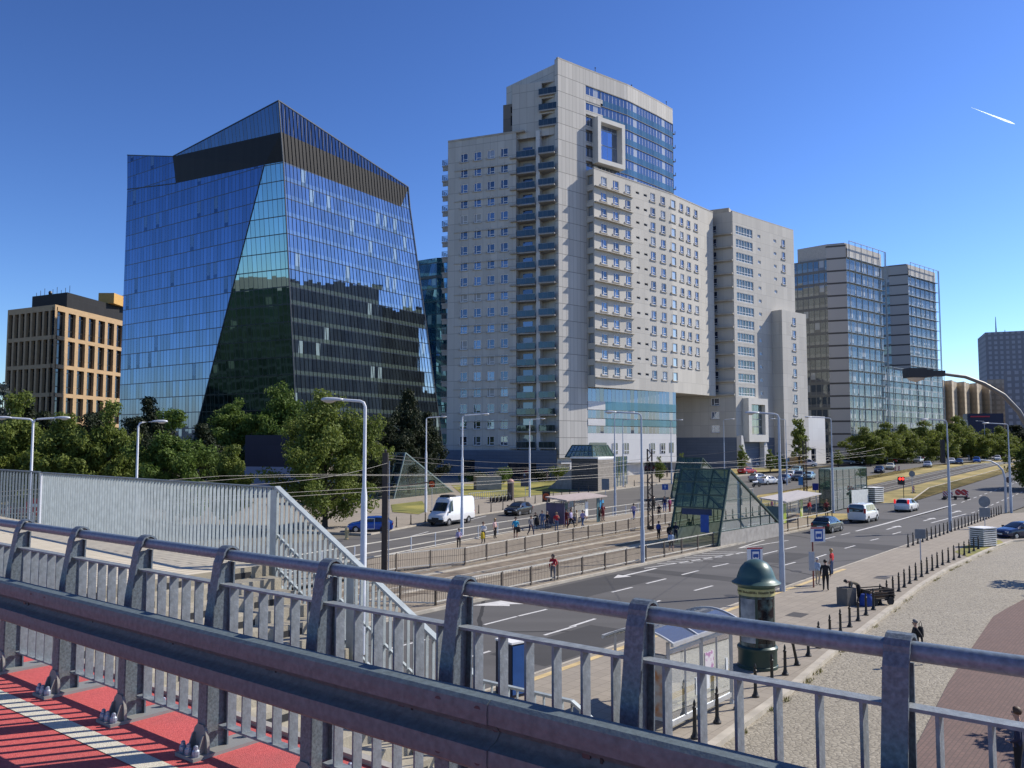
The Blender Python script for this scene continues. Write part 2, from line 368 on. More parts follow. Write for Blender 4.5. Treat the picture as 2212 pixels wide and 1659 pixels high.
cobble = cobble_mat()
platp = paving('platform_slabs', (0.34,0.29,0.225), (0.30,0.26,0.20), (0.2,0.17,0.13), 0.6, 0.3, roadrot)
trackbed = pm('track_bed', (0.12,0.095,0.07), 0.95, col2=(0.235,0.19,0.135), scale=1.2, bump=0.5, bscale=14, detail=9)
drygrass = pm('dry_grass', (0.13,0.125,0.035), 0.95, col2=(0.42,0.31,0.105), scale=0.22, bump=0.8, bscale=25, detail=10)
greengrass = pm('green_grass', (0.075,0.10,0.02), 0.95, col2=(0.36,0.31,0.075), scale=0.18, bump=0.8, bscale=25, detail=10)
soil = pm('bare_ground', (0.10,0.09,0.065), 0.95, col2=(0.19,0.17,0.13), scale=0.15, detail=9, bump=0.4, bscale=10)
kerbm = pm('kerb_stone', (0.42,0.38,0.31), 0.85, var=0.18, scale=1.5)
roadwhite = pm('road_paint', (0.50,0.49,0.47), 0.7, var=0.2, scale=2.5, col2=(0.66,0.65,0.62))
roadyellow = pm('yellow_paint', (0.56,0.42,0.20), 0.7, var=0.2, scale=2.5)
railsteel = pm('rail_steel', (0.40,0.36,0.30), 0.4, 0.5, 0.2, 2)
def gpoly(name, pts, off, mat, skirt=0.0, label=True):
    # sheets laid over one another, each a few millimetres proud
    bm = bmesh.new(); vs = [bm.verts.new((p[0], p[1], 0)) for p in pts]; bm.faces.new(vs)
    bmesh.ops.triangulate(bm, faces=bm.faces[:])
    for Y in (105, 205):
        bmesh.ops.bisect_plane(bm, geom=bm.verts[:]+bm.edges[:]+bm.faces[:], plane_co=(0,Y,0), plane_no=(0,1,0))
    for v in bm.verts: v.co.z = gz(v.co.x, v.co.y)+off
    if skirt:
        be = [e for e in bm.edges if e.is_boundary]; r = bmesh.ops.extrude_edge_only(bm, edges=be)
        for v in [g for g in r['geom'] if isinstance(g, bmesh.types.BMVert)]: v.co.z -= skirt
    bmesh.ops.recalc_face_normals(bm, faces=bm.faces)
    up = sum(f.normal.z for f in bm.faces)
    if up < 0: bmesh.ops.reverse_faces(bm, faces=bm.faces)
    me = bpy.data.meshes.new(name); bm.to_mesh(me); bm.free(); me.materials.append(mat)
    o = bpy.data.objects.new(name, me); COL.objects.link(o); return struct(o)
def strip_pts(line, w0, w1):
    L = [Vector((p[0], p[1], 0)) for p in line]; a = []; b = []
    for i, p in enumerate(L):
        d = (L[min(i+1, len(L)-1)]-L[max(i-1, 0)]).normalized(); n = Vector((d.y, -d.x, 0)); a.append(p+n*w0); b.append(p+n*w1)
    return a+b[::-1]
def rq(*l): return [RQ(s, q) for s, q in l]
def gp(*l, dz=0.0): return [G(x, y, dz) for x, y in l]
gpoly('ground', [(-3000,-200),(3000,-200),(3000,6000),(-3000,6000)], -0.14, soil)
def kerb(name, line, w=0.16, top=0.13, mat=None): return gpoly(name, strip_pts(line, -w/2, w/2), top, mat or kerbm, top+0.14)
KQ = -18.6; LQ = -29.7
gpoly('main_road', rq((-60,KQ),(112,KQ),(160,-16),(600,-16),(600,-34),(140,-34),(116,-46),(108,-46),(100,LQ),(-60,LQ)), -0.02, asph)
farn = [(-30,22),(-8.7,63),(-3.3,73),(-0.1,78.7),(15.2,102),(35,124),(66,158.5),(101,201),(250,418)]
farf = [(-60,40),(-19,70),(-12.8,77.8),(-9,87.7),(-3.0,100.4),(3.4,112.6),(9.5,125),(16,135),(26,148),(50,172),(87,208),(118,247),(288,481)]
gpoly('far_road', farn+farf[::-1], -0.022, asph2)
gpoly('side_street', [(-60,40),(-30,22),(-70,-40),(-120,-40),(-160,60),(-110,90),(-60,66),(-19,70)], -0.026, asph2)
# pavements
cobL = [(-26,-20),(6.3,24.9),(9.1,28.8),(12.5,34),(14.8,37.2),(23.3,49.5),(28.7,56.7),(36.7,66.4),(41.7,72)]
cobR = [(-16,-20),(10.4,22.9),(15.1,30.1),(22.8,41.1),(24.5,43),(33,52),(52,64),(80,74)]
gpoly('pavement', rq((-60,KQ+0.1),(112,KQ+0.1))+[(74,108)]+[(62,84)]+cobL[::-1], 0.12, pave, 0.2)
gpoly('cobbled_street', cobL+[(62,84),(120,110)]+cobR[::-1], -0.01, cobble)
gpoly('red_pavement', cobR+[(200,60),(200,-60),(0,-60)], 0.03, pave_red, 0.1)
kerb('kerb_road', rq((-60,KQ),(112,KQ)), 0.14, 0.135)
kerb('kerb_cobbles', cobL+[(62,84),(74,108)], 0.26, 0.14)
gpoly('yellow_line', strip_pts(rq((-40,KQ+0.42),(57,KQ+0.42)), -0.14, 0.14), 0.126, roadyellow)
lf = [RQ(-20,-38.5), (-7,55.9), (-3.2,58.3), (0.5,64.2), (5.1,71.7), (11.7,81.7), (20,93), (33,109)]
gpoly('tram_platform', farn[:5]+[(30,118)]+lf[::-1], 0.10, platp, 0.2)
gpoly('island_platform', rq((20,LQ-0.1),(92,LQ-0.1),(94,-35.6),(78,-35.2),(40,-33.2),(20,-32.6)), 0.10, platp, 0.2)
kerb('kerb_island', rq((20,LQ),(98,LQ)), 0.2, 0.125)
kerb('kerb_stop', [Vector((p[0],p[1],0)) for p in farn[1:6]], 0.25, 0.125)
gpoly('tram_track_bed', rq((-60,-29.9),(20,-29.9),(20,-32.5),(40,-33.1),(78,-35.1),(96,-35.6),(112,-35.8),(112,-45),(80,-43),(40,-41),(-60,-39)), 0.0, trackbed)
gpoly('tram_track_bed', rq((112,-35.8),(600,-35.9),(600,-46),(112,-45)), 0.0, pm('dark_ballast', (0.035,0.03,0.026), 0.95, col2=(0.085,0.072,0.06), scale=1.5, bump=0.5, bscale=14, detail=9))
cl = [(-60,-33.3),(40,-36.9),(80,-39.0),(112,-40.6),(600,-41)]
for k, off in enumerate((-3.1,-1.67,1.67-0.3,3.1-0.3)):
    line = rq(*[(s, q+off*0.75) for s, q in cl])
    o = gpoly('tram_rail', strip_pts(line, -0.05, 0.05), 0.09, railsteel, 0.12)
for off in (-3.4,-1.4,1.1,3.1):
    gpoly('concrete_strip', strip_pts(rq(*[(s, q+off*0.75) for s, q in cl[:4]]), -0.14, 0.14), 0.05, kerbm, 0.1)
gpoly('median_grass', rq((122,-30.5),(150,-34.3),(600,-34.2),(600,-37.4),(114,-37.2)), 0.08, drygrass, 0.2)
gpoly('median_grass', rq((100,-43.4),(112,-43.6),(600,-44.4),(600,-47.6),(150,-47.2),(120,-50.4)), 0.08, drygrass, 0.2)
gpoly('island_grass', rq((93,-30.2),(103,-30.2),(101,-34.8),(94,-35)), 0.11, drygrass, 0.2)
kerb('kerb_median', rq((114,-37.2),(122,-30.4),(150,-34.2),(600,-34.1)), 0.2, 0.11)
# beyond the far road: forecourt paving, lawns
pl = farf[2:10]
gpoly('forecourt', pl+[(60,215),(20,215),(-40,200),(-70,120),(-30,84)], 0.09, pave, 0.2)
kerb('kerb_forecourt', pl, 0.2, 0.115)
gpoly('lawn', gp((975,1050),(1110,1041),(1228,1039),(1262,1060),(1150,1072),(1090,1080),(1000,1071)), 0.13, greengrass)
gpoly('lawn', gp((845,1092),(912,1084),(925,1104),(905,1113),(848,1108)), 0.13, greengrass)
gpoly('lawn', gp((-60,1075),(60,1064),(180,1060),(420,1060),(560,1075),(640,1085),(300,1105),(-60,1100)), 0.0, drygrass)
gpoly('verge_grass', [(34,158),(87,213),(118,250),(288,490),(300,560),(100,260),(60,215)], 0.12, drygrass)
gpoly('parking_lot', [(60,186),(90,216),(150,292),(140,300),(70,226),(48,196)], 0.13, asph2)
# painted markings
mb = MB()
def mark(line, w, off=-0.014, z=None):
    pts = strip_pts(line, -w/2, w/2)
    n = len(pts)//2
    for i in range(n-1):
        q = [pts[i], pts[i+1], pts[2*n-2-i], pts[2*n-1-i]]
        mb.add([onground(p.x, p.y, off) for p in q], [(0,1,2,3)])
def dash(px):
    a, b = G(*px[0]), G(*px[1]); mark([a, b], 0.16)
for d_ in [((1120,1330),(1181,1315.5)),((1231.5,1353),(1286,1335.7)),((1394.8,1305),(1426.5,1296.7)),((1500,1275),(1539.6,1264.6)),((1321.5,1278.6),(1365.8,1268)),
          ((1396,1260),(1439,1249.5)),((1473,1241),(1509,1232)),((1539.6,1223.8),(1573.5,1216.7)),((1691,1221),(1718,1214)),((1647,1197),(1680,1189)),((1695,1186),(1720,1180)),
          ((1780,1164.5),(1804,1158.6)),((1817,1155),(1836,1150.6)),((1763,1204),(1785,1197)),((1825,1184),(1847,1178)),((1880,1167),(1898,1163)),((1928,1153.5),(1946,1148.5))]: dash(d_)
for s0 in range(-30, 33, 6):
    for q in (-25.7, -22.3): mark(rq((s0,q),(s0+2.4,q)), 0.15)
mark(rq((83.5,-25.5),(93,-25.5)), 0.25); mark(rq((93,-25.5),(125,-25.3)), 0.28)
mark(rq((97,-22.0),(112,-21.6)), 0.2)
for s0 in range(114, 190, 4): mark(rq((s0,-21.4),(s0+2,-21.4)), 0.14); mark(rq((s0+14,-25.2),(s0+16,-25.2)), 0.14)
def arrow(s, q, L=4.2, turn=-1, dirn=-1):
    mark(rq((s, q),(s+L, q)), 0.22)
    h = s if dirn < 0 else s+L
    mb.add([RQ(h, q-0.5, -0.014), RQ(h, q+0.5, -0.014), RQ(h+1.3*dirn, q, -0.014)], [(0,1,2)])
def turn_arrow(s, q):
    mark(rq((s+4.6, q+0.9),(s+1.3, q+0.9)), 0.26); mb.add([RQ(s+1.6,q+1.05,-0.0135), RQ(s+2.2,q+0.2,-0.0135), RQ(s+0.9,q-0.6,-0.0135), RQ(s+0.4,q-0.2,-0.0135)], [(0,1,2,3)])
    mb.add([RQ(s+1.7,q-0.9,-0.013), RQ(s+0.2,q+0.3,-0.013), RQ(s-0.9,q-1.3,-0.013)], [(0,1,2)])
turn_arrow(34.0, -27.9)
for s, q in ((87,-23.7),(99,-23.2),(112,-23.2)): arrow(s, q, 3.4, dirn=1)
for k in range(7): mark(rq((52.6+k*1.35, -29.4),(54.4+k*1.3, -27.6+k*0.1)), 0.16)
mark(rq((50,-28.9),(62,-27.2)), 0.14); arrow(46.5,-28.3,4.0,dirn=-1)
mark(rq((64,-28.6),(72,-27.6)), 0.14); mark(rq((64,-28.6),(71,-29.3)), 0.14)
for d_ in [((880,1160),(925,1148)),((1010,1124),(1050,1114)),((1390,1088),(1440,1078)),((1480,1064),(1520,1056))]:
    a, b = G(*d_[0]), G(*d_[1]); mark([a, b], 0.16, -0.016)
struct(mb.obj('lane_markings', roadwhite))
for s0, s1, q0, q1 in ((26,33,-22.0,-19.2),(38,47,-29.2,-26.0),(58,64,-25.2,-22.6),(70,73.5,-24.8,-19.0),(88,99,-28.6,-26.0),(48.5,50,-29.6,-18.8),(12,19,-27.8,-25.9)):
    gpoly('asphalt_patch', rq((s0,q0),(s1,q0+.1),(s1+.2,q1),(s0-.1,q1)), -0.0165, asph_p)
mb = MB()
for s, q in ((36.5,-24.2),(55,-20.6),(66,-27.6),(81,-23.0),(44,-20.1),(95,-21)):
    c = RQ(s,q,-0.0125); mb.add([c+Vector((math.cos(2*PI*k/20)*.36, math.sin(2*PI*k/20)*.36, 0)) for k in range(20)], [tuple(range(20))])
struct(mb.obj('manhole_cover', pm('manhole_iron', (0.045,0.042,0.04), 0.6)))
# small ironwork let into the pavement
mb = MB()
for px in ((1905,1248),(1722,1328)):
    c = G(*px, dz=0.12); d = RD*0.55; r = RR*0.38; mb.add([c-d-r, c+d-r, c+d+r, c-d+r], [(0,1,2,3)])
for v in mb.v: v.z += 0.006
struct(mb.obj('drain_cover', pm('drain_iron', (0.06,0.055,0.05), 0.7)))
# ---------------------------------------------------------------- buildings
clad = panels('concrete_cladding', (0.56,0.545,0.505), 1.5, 3.05, 0.05, 0.10, 0.55, 0.08, dirt=0.26, off=(0,1.3))
clad_fine = panels('slab_cladding', (0.56,0.535,0.49), 0.95, 3.08, 0.05, 0.12, 0.42, 0.09, dirt=0.22)
clad_grey = panels('grey_cladding', (0.135,0.165,0.22), 2.4, 0.6, 0.03, 0.05, 0.7, 0.06)
clad_white = panels('white_cladding', (0.72,0.71,0.69), 2.6, 3.0, 0.04, 0.04, 0.85, 0.03)
ledge_m = pm('ledge_concrete', (0.40,0.37,0.32), 0.85, var=0.15, scale=0.8)
wframe = pm('window_frame_white', (0.72,0.73,0.75), 0.45, var=0.04)
wglass = [curtain('window_glass_'+n, (0.62,0.72,0.85), d, 50, 50, 0, 0, (0,0,0), gloss=g, tilt=0.03) for n, d, g in (('dark',(0.02,0.025,0.04),0.15), ('curtain',(0.30,0.33,0.36),0.10), ('blue',(0.04,0.055,0.10),0.22))]
shut = pm('roller_shutter', (0.33,0.34,0.34), 0.7, var=0.06)
bal_glass = curtain('balcony_glass', (0.42,0.52,0.55), (0.035,0.05,0.055), 0.9, 50, 0.04, 0, (0.12,0.13,0.14), gloss=0.12, tilt=0.02)
strip_glass = curtain('strip_windows', (0.42,0.50,0.62), (0.05,0.06,0.09), 1.05, 50, 0.10, 0, (0.42,0.45,0.50), gloss=0.34, bright=(0.45,0.47,0.47), pb=0.16, tilt=0.03)
blue_spandrel = curtain('blue_spandrel', (0.22,0.36,0.46), (0.07,0.14,0.19), 1.05, 50, 0.04, 0, (0.10,0.17,0.22), gloss=0.26, tilt=0.02)
plainc = pm('plain_concrete', (0.62,0.60,0.55), 0.8, var=0.06, scale=0.6)
void = pm('dark_interior', (0.02,0.021,0.024), 0.8)
def window_mesh(name, w, h, gmat, layout=0, sill=True, frame=0.11):
    mb = MB(); d = 0.16
    mb.quad((0,d,0),(w,d,0),(w,d,h),(0,d,h), 1, [(0,0),(w,0),(w,h),(0,h)])
    f = frame
    for x0,x1,z0,z1 in ((0,w,0,f),(0,w,h-f,h),(0,f,f,h-f),(w-f,w,f,h-f)): mb.box(x0,x1,d-0.07,d-0.005,z0,z1,0)
    if layout == 0:
        mb.box(w*0.36-f/2,w*0.36+f/2,d-0.075,d-0.006,f,h-f,0); mb.box(w*0.36+f/2,w-f,d-0.075,d-0.006,h*0.25,h*0.25+f,0)
    elif layout == 1:
        for k in range(1, 6): mb.box(w*k/6-f/2,w*k/6+f/2,d-0.075,d-0.006,f,h-f,0)
        mb.box(f,w-f,d-0.078,d-0.01,h*0.28,h*0.28+f,0)
    if sill:
        mb.box(-0.25,w+0.12,-0.16,0.12,-0.16,-0.03,2); mb.box(-0.3,-0.08,-0.14,-0.01,-0.03,0.22,2)
    return mb, mb.mesh(name, [wframe, gmat, ledge_m])
class Windows:
    """first 'budget' windows become parts of their own, the rest one stuff part"""
    def __init__(s, root, budget=100, name='window'): s.root = root; s.left = budget; s.rest = {}; s.name = name
    def put(s, kind, a, u, x, z, n=None):
        mb, me = kind; ang = math.atan2(u.y, u.x); loc = Vector((a.x+u.x*x, a.y+u.y*x, z))
        if s.left > 0:
            s.left -= 1; o = bpy.data.objects.new(s.name, me); COL.objects.link(o); o.location = loc; o.rotation_euler = (0,0,ang); attach(o, s.root, True)
        else:
            s.rest.setdefault(me.name, (me, MB()))[1]; T = Matrix.Translation(loc) @ Matrix.Rotation(ang, 4, 'Z'); t = s.rest[me.name][1]
            t.T = T; t.add(mb.v, mb.f, 0, None); t.mi[-len(mb.mi):] = mb.mi; t.uv[-len(mb.uv):] = mb.uv; t.T = None
    def finish(s):
        allmb = MB(); mats = []
        for me, t in s.rest.values():
            off = len(mats); mats += list(me.materials); allmb.add(t.v, t.f, 0); allmb.mi[-len(t.mi):] = [k+off for k in t.mi]; allmb.uv[-len(t.uv):] = t.uv
        if mats:
            o = allmb.obj(s.name, mats, s.root, recalc=False); o['kind'] = 'stuff'
def core(poly, z0, z1, mat, root, name='rear_wall'):
    mb = MB(); n = len(poly)
    for i in range(n):
        a, b = Vector(poly[i]).to_3d(), Vector(poly[(i+1) % n]).to_3d(); a.z = b.z = 0
        L = (b-a).length
        if L > 0.01: pane(mb, a, (b-a)/L, z0, z1, 0, L, None)
    mb.add([(p[0],p[1],z1) for p in poly], [tuple(range(n))]); mb.uv[-1] = [(p[0],p[1]) for p in poly]
    return mb.obj(name, mat, root)
# ---- the long apartment block
apt = thing('apartment_building', 'tall pale concrete apartment block with a square frame jutting from its glass top', 'building', (10,160,1.6))
A0 = Vector((-12.52,163.47,0)); C0 = Vector((8.56,155,0)); uL = (C0-A0).normalized(); nL = Vector((uL.y,-uL.x,0)); LL = (C0-A0).length
kd = [window_mesh('window', 1.55, 1.75, g) for g in wglass]; ks = window_mesh('window', 1.55, 1.75, shut)
win = Windows(apt, 100)
holes = []; cols = [3.5,6.35,9.15,11.9]; rows = [63.55-3.045*k for k in range(19)]
for r in rows:
    for c in cols: holes.append((c-0.78, r-0.88, c+0.77, r+0.87))
mb = MB(); a, u, n = wall(mb, A0, A0+uL*14.3, 6.5, 67.05, holes, 0.3)
# recess with balconies, between the window wall and the slab
rb = A0+uL*14.3-nL*0
pane(mb, rb-nL*2.0, uL, 5.5, 67, 0, 8.0, n); mb.quad(rb+Vector((0,0,6.5)), rb-nL*2+Vector((0,0,6.5)), rb-nL*2+Vector((0,0,67.05)), rb+Vector((0,0,67.05)), 0, [(0,6.5),(2,6.5),(2,67),(0,67)])
mb.obj('left_wall', clad, apt, recalc=False)
i = 0
for r in rows:
    for c in cols:
        x = rnd.random(); k = kd[0] if x < 0.55 else kd[2] if x < 0.85 else kd[1] if x < 0.94 else ks
        win.put(k, a, u, c-0.775, r-0.875)
mb = MB()
for k in range(11):                                         # horizontal string courses
    z = 61.0-6.09*k; o = A0+uL*1.4+Vector((0,0,z)); mb.obox(o, uL*12.9, nL*0.12, Vector((0,0,0.16)))
mb.obox(A0+nL*0.1+Vector((0,0,67.05)), uL*16.0, -nL*0.7, Vector((0,0,0.35)))
mb.obj('string_course', ledge_m, apt)
mb = MB(); o = A0+uL*18.2-nL*0.3; mb.obox(o+Vector((0,0,5)), uL*0.75, -nL*1.6, Vector((0,0,62))); mb.obj('column', clad_white, apt)
bslab = pm('balcony_slab', (0.36,0.34,0.31), 0.85); bg_d = kd[0][1]
for k in range(19):
    z = 62.1-3.045*k
    mb = MB()
    mb.obox(A0+uL*13.2+nL*0.55+Vector((0,0,z-0.12)), uL*1.3, -nL*0.9, Vector((0,0,0.3)), 0)
    mb.obox(A0+uL*14.32+Vector((0,0,z-0.1)), uL*3.8, -nL*1.96, Vector((0,0,0.24)), 0)
    mb.obox(A0+uL*19.0+nL*0.75+Vector((0,0,z-0.1)), uL*3.2, -nL*2.7, Vector((0,0,0.24)), 0)
    for c0, c1, d in ((14.4,18.1,0.02),(19.0,22.15,0.7)):
        p = A0+uL*c0+nL*d; mb.quad(*[p+Vector((0,0,z+0.2)), p+uL*(c1-c0)+Vector((0,0,z+0.2)), p+uL*(c1-c0)+Vector((0,0,z+1.25)), p+Vector((0,0,z+1.25))], 1, [(0,0),(c1-c0,0),(c1-c0,1),(0,1)])
        mb.bar(p+Vector((0,0,z+1.27)), p+uL*(c1-c0)+Vector((0,0,z+1.27)), 0.07, 0.06, 2)
    q = A0+uL*15.0-nL*1.9; mb.quad(q+Vector((0,0,z+0.3)), q+uL*1.9+Vector((0,0,z+0.3)), q+uL*1.9+Vector((0,0,z+2.5)), q+Vector((0,0,z+2.5)), 3, [(0,0),(2,0),(2,2),(0,2)])
    q = A0+uL*20.0-nL*1.9; mb.quad(q+Vector((0,0,z+0.3)), q+uL*2.1+Vector((0,0,z+0.3)), q+uL*2.1+Vector((0,0,z+2.5)), q+Vector((0,0,z+2.5)), 4, [(0,0),(2,0),(2,2),(0,2)])
    mb.obj('balcony', [bslab, bal_glass, galv, rnd.choice(wglass), rnd.choice(wglass)], apt, recalc=False)
for k in range(19):                                         # balconies sticking out past the far edge
    z = 62.6-3.045*k; mb = MB(); p = A0-uL*1.75-nL*0.9
    mb.obox(p+Vector((0,0,z)), uL*2.0, -nL*4.5, Vector((0,0,0.3)), 0); mb.obox(p+uL*0.1-nL*0.15+Vector((0,0,z-0.75)), uL*1.3, -nL*0.25, Vector((0,0,0.76)), 0)
    for j in range(5): mb.bar(p+uL*0.05-nL*(0.1+j)+Vector((0,0,z+0.3)), p+uL*0.05-nL*(0.1+j)+Vector((0,0,z+1.35)), 0.06, 0.06, 1)
    for zz in (0.6,0.85,1.1,1.35):
        mb.bar(p+uL*0.05+Vector((0,0,z+zz)), p+uL*0.05-nL*4.5+Vector((0,0,z+zz)), 0.05, 0.07, 1); mb.bar(p-nL*0.05+Vector((0,0,z+zz)), p+uL*1.35-nL*0.05+Vector((0,0,z+zz)), 0.05, 0.07, 1)
    mb.obj('balcony', [bslab, pm('balcony_rail', (0.10,0.10,0.10), 0.6)], apt)
core([(p.x,p.y) for p in (A0-nL*0.5, A0+uL*14.2-nL*0.5, A0+uL*14.2-nL*2.3, C0-uL*0.4-nL*2.3, C0-uL*0.4-nL*15, A0-nL*15)], 0, 67, clad, apt)
mb = MB(); g0 = A0-uL*3+nL*0.6                               # blue-grey ground storey
pane(mb, g0, uL, 0, 7.0, 0, 25.4, n); mb.add([g0+Vector((0,0,7)), g0+uL*25.4+Vector((0,0,7)), g0+uL*25.4-nL*3+Vector((0,0,7)), g0-nL*3+Vector((0,0,7))], [(0,1,2,3)])
mb.obj('ground_storey', clad_grey, apt, recalc=False)
mb = MB()
for x0, x1, z0, z1 in ((6.5,9.2,1.5,5.2),(16.0,21.5,1.5,4.6)):
    mb = MB(); mb.obox(g0+uL*x0+nL*0.02+Vector((0,0,z0)), uL*(x1-x0), nL*0.03, Vector((0,0,z1-z0))); mb.obj('shop_front', dark_glass, apt)
# upper storeys beside the slab
mb = MB(); q = A0+uL*13.2-nL*0.8
holes = [(6.0, z, 9.0, z+2.2) for z in (68.0,71.0,74.0)]
wall(mb, q, q+uL*9.3, 66, 76.6, holes, 1.4); e = q-nL*14
pane(mb, e, nL, 66, 76.6, 0, 14, n); mb.add([q+Vector((0,0,76.6)), q+uL*9.3+Vector((0,0,76.6)), q+uL*9.3-nL*14+Vector((0,0,76.6)), e+Vector((0,0,76.6))], [(0,1,2,3)])
mb.obj('upper_wall', clad, apt, recalc=False)
for z in (68.0,71.0,74.0):
    mb = MB(); p = q+uL*6-nL*1.35; mb.quad(p+Vector((0,0,z)), p+uL*3+Vector((0,0,z)), p+uL*3+Vector((0,0,z+2.2)), p+Vector((0,0,z+2.2)), 0, [(0,0),(3,0),(3,2),(0,2)])
    p = q+uL*5.6+nL*0.6; mb.quad(p+Vector((0,0,z-0.2)), p+uL*3.6+Vector((0,0,z-0.2)), p+uL*3.6+Vector((0,0,z+0.95)), p+Vector((0,0,z+0.95)), 1, [(0,0),(3.6,0),(3.6,1),(0,1)])
    mb.obox(p+Vector((0,0,z-0.45)), uL*3.6, -nL*1.5, Vector((0,0,0.25)), 2); mb.obj('upper_balcony', [wglass[0], bal_glass, bslab, void], apt, recalc=False)
mb = MB(); q2 = A0+uL*9.6-nL*5; wall(mb, q2, q2+uL*3.6, 66, 75.0, [(1.6,67.6,3.0,69.6),(1.6,70.6,3.0,72.6),(1.6,73.1,3.0,74.4)], 0.4); pane(mb, q2-nL*8, nL, 66, 75, 0, 8, n)
mb.add([q2+Vector((0,0,75)), q2+uL*3.6+Vector((0,0,75)), q2+uL*3.6-nL*8+Vector((0,0,75)), q2-nL*8+Vector((0,0,75))], [(0,1,2,3)])
mb.obj('stair_tower', panels('brown_cladding', (0.20,0.175,0.15), 2, 3, 0.05, 0.1), apt, recalc=False)
mb = MB(); mb.obox(q2+nL*(-0.39)+Vector((0,0,67)), uL*3.5, nL*0.02, Vector((0,0,7.6))); mb.obj('stair_glass', wglass[0], apt)
# the tall slab
S = [Vector((*p,0)) for p in ((8.56,155),(14.18,159.75),(23.2,167.07),(30.43,174.85),(34.73,179.89))]; ZS = 80.16
mb = MB()
a, uS, nS = wall(mb, S[0], S[1], 5.6, ZS)
for i_ in (1,2,3):
    wall(mb, S[i_], S[i_+1], 77.0, ZS)
a1, u1, n1 = wall(mb, S[1], S[1]+(S[2]-S[1]).normalized()*4.0, 73.6, 77.0, [(0.0,74.9,4.0,77.0)], 0.1)
bk = S[0]-nS*0.9
pane(mb, bk+uS*0, nS, 5.6, ZS, 0, 0.9, nS)                   # narrow end face
E4 = S[4]; uE = (S[4]-S[3]).normalized(); nE = Vector((uE.y,-uE.x,0))
pane(mb, E4, -nE, 52, ZS, 0, 12, nS)
mb.obj('slab_wall', clad_fine, apt, recalc=False)
mb = MB()
mb.add([*(p+Vector((0,0,ZS)) for p in S), S[4]-nE*12+Vector((0,0,ZS)), S[0]-nS*0.9+uS*2+Vector((0,0,ZS))], [tuple(range(7))])
for i_ in range(4):
    d = (S[i_+1]-S[i_]); mb.obox(S[i_]+Vector((0,0,ZS)), d, -Vector((d.y,-d.x,0)).normalized()*0.5, Vector((0,0,0.25)))
mb.obj('slab_roof', ledge_m, apt)
core([(p.x,p.y) for p in (S[0]-nS*0.9+uS*0.3, S[1]-nS*0.6, S[2]-nS*0.6, S[4]-nE*0.7-uE*0.3, S[4]-nE*14, S[2]-nS*15, S[1]-nS*15, S[0]-nS*15)], 0, 79.5, clad, apt)
mbg = MB(); mbs = MB(); ztop = 77.0
for k in range(8):
    z1 = ztop-3.05*k; z0 = z1-1.75; zs = z1-3.05
    for i_ in (1,2,3):
        d = S[i_+1]-S[i_]; L = d.length; ud = d/L; nd = Vector((ud.y,-ud.x,0)); off = S[i_]-nd*0.10
        pane(mbg, off, ud, z0, z1, 0, L, nd)
        w0 = 4.6 if i_ == 1 else 0
        pane(mbs, off+nd*0.07, ud, zs, z0, w0, L, nd, 0)
        if w0: pane(mbs, off+nd*0.09, ud, zs+0.5, z0, 0, w0, nd, 1)
mbg.obj('strip_window', strip_glass, apt, recalc=False); mbs.obj('blue_spandrel', [blue_spandrel, clad], apt, recalc=False)
mb = MB()
for k in range(9):
    for i_ in (1,2,3):
        d = S[i_+1]-S[i_]; ud = d.normalized(); nd = Vector((ud.y,-ud.x,0)); mb.obox(S[i_]-nd*0.1+Vector((0,0,77.0-3.05*k-0.06)), d, nd*0.14, Vector((0,0,0.1)))
mb.obj('ledge', pm('dark_ledge', (0.08,0.085,0.09), 0.6), apt)
mb = MB()                                                   # little lamps and gear along the roof edge and far corner
for t in (0.1,0.5,0.92):
    p = S[1].lerp(S[4], t)+Vector((0,0,ZS+0.2)); mb.tube([p, p+Vector((0,0,0.9))], 0.06, 6); mb.lathe([(0.01,0.8),(0.16,0.95),(0.01,1.15)], 8, p)
for k in range(5):
    p = S[4]+uE*0.1+Vector((0,0,75-3.05*k)); mb.obox(p, uE*0.9, -nE*0.5, Vector((0,0,0.12))); mb.tube([p+uE*0.8, p+uE*0.8+Vector((0,0,0.7))], 0.07, 6)
mb.obj('roof_lamp', black_iron, apt)
# square frame standing out from the glass
fa = P3(1290,250,158.6); fu = (S[2]-S[1]).normalized(); fn = Vector((fu.y,-fu.x,0)); fo = S[1]+fu*1.75+fn*1.5
mb = MB(); fz0, fz1, fw, ft = 61.9, 70.9, 7.5, 0.85
prof = [(0,fz0,fw,fz0+ft),(0,fz1-ft,fw,fz1),(0,fz0+ft,ft,fz1-ft),(fw-ft,fz0+ft,fw,fz1-ft)]
for x0,z0,x1,z1 in prof: mb.obox(fo+fu*x0+Vector((0,0,z0)), fu*(x1-x0), -fn*1.55, Vector((0,0,z1-z0)))
mb.obj('square_frame', plainc, apt)
mb = MB(); pane(mb, fo-fn*1.42, fu, fz0+ft, fz1-ft, ft, fw-ft, fn); mb.obj('frame_glazing', curtain('frame_glass', (0.5,0.6,0.8), (0.03,0.05,0.1), 1.3, 3.0, 0.08, 0.25, (0.25,0.3,0.36), gloss=0.5), apt, recalc=False)
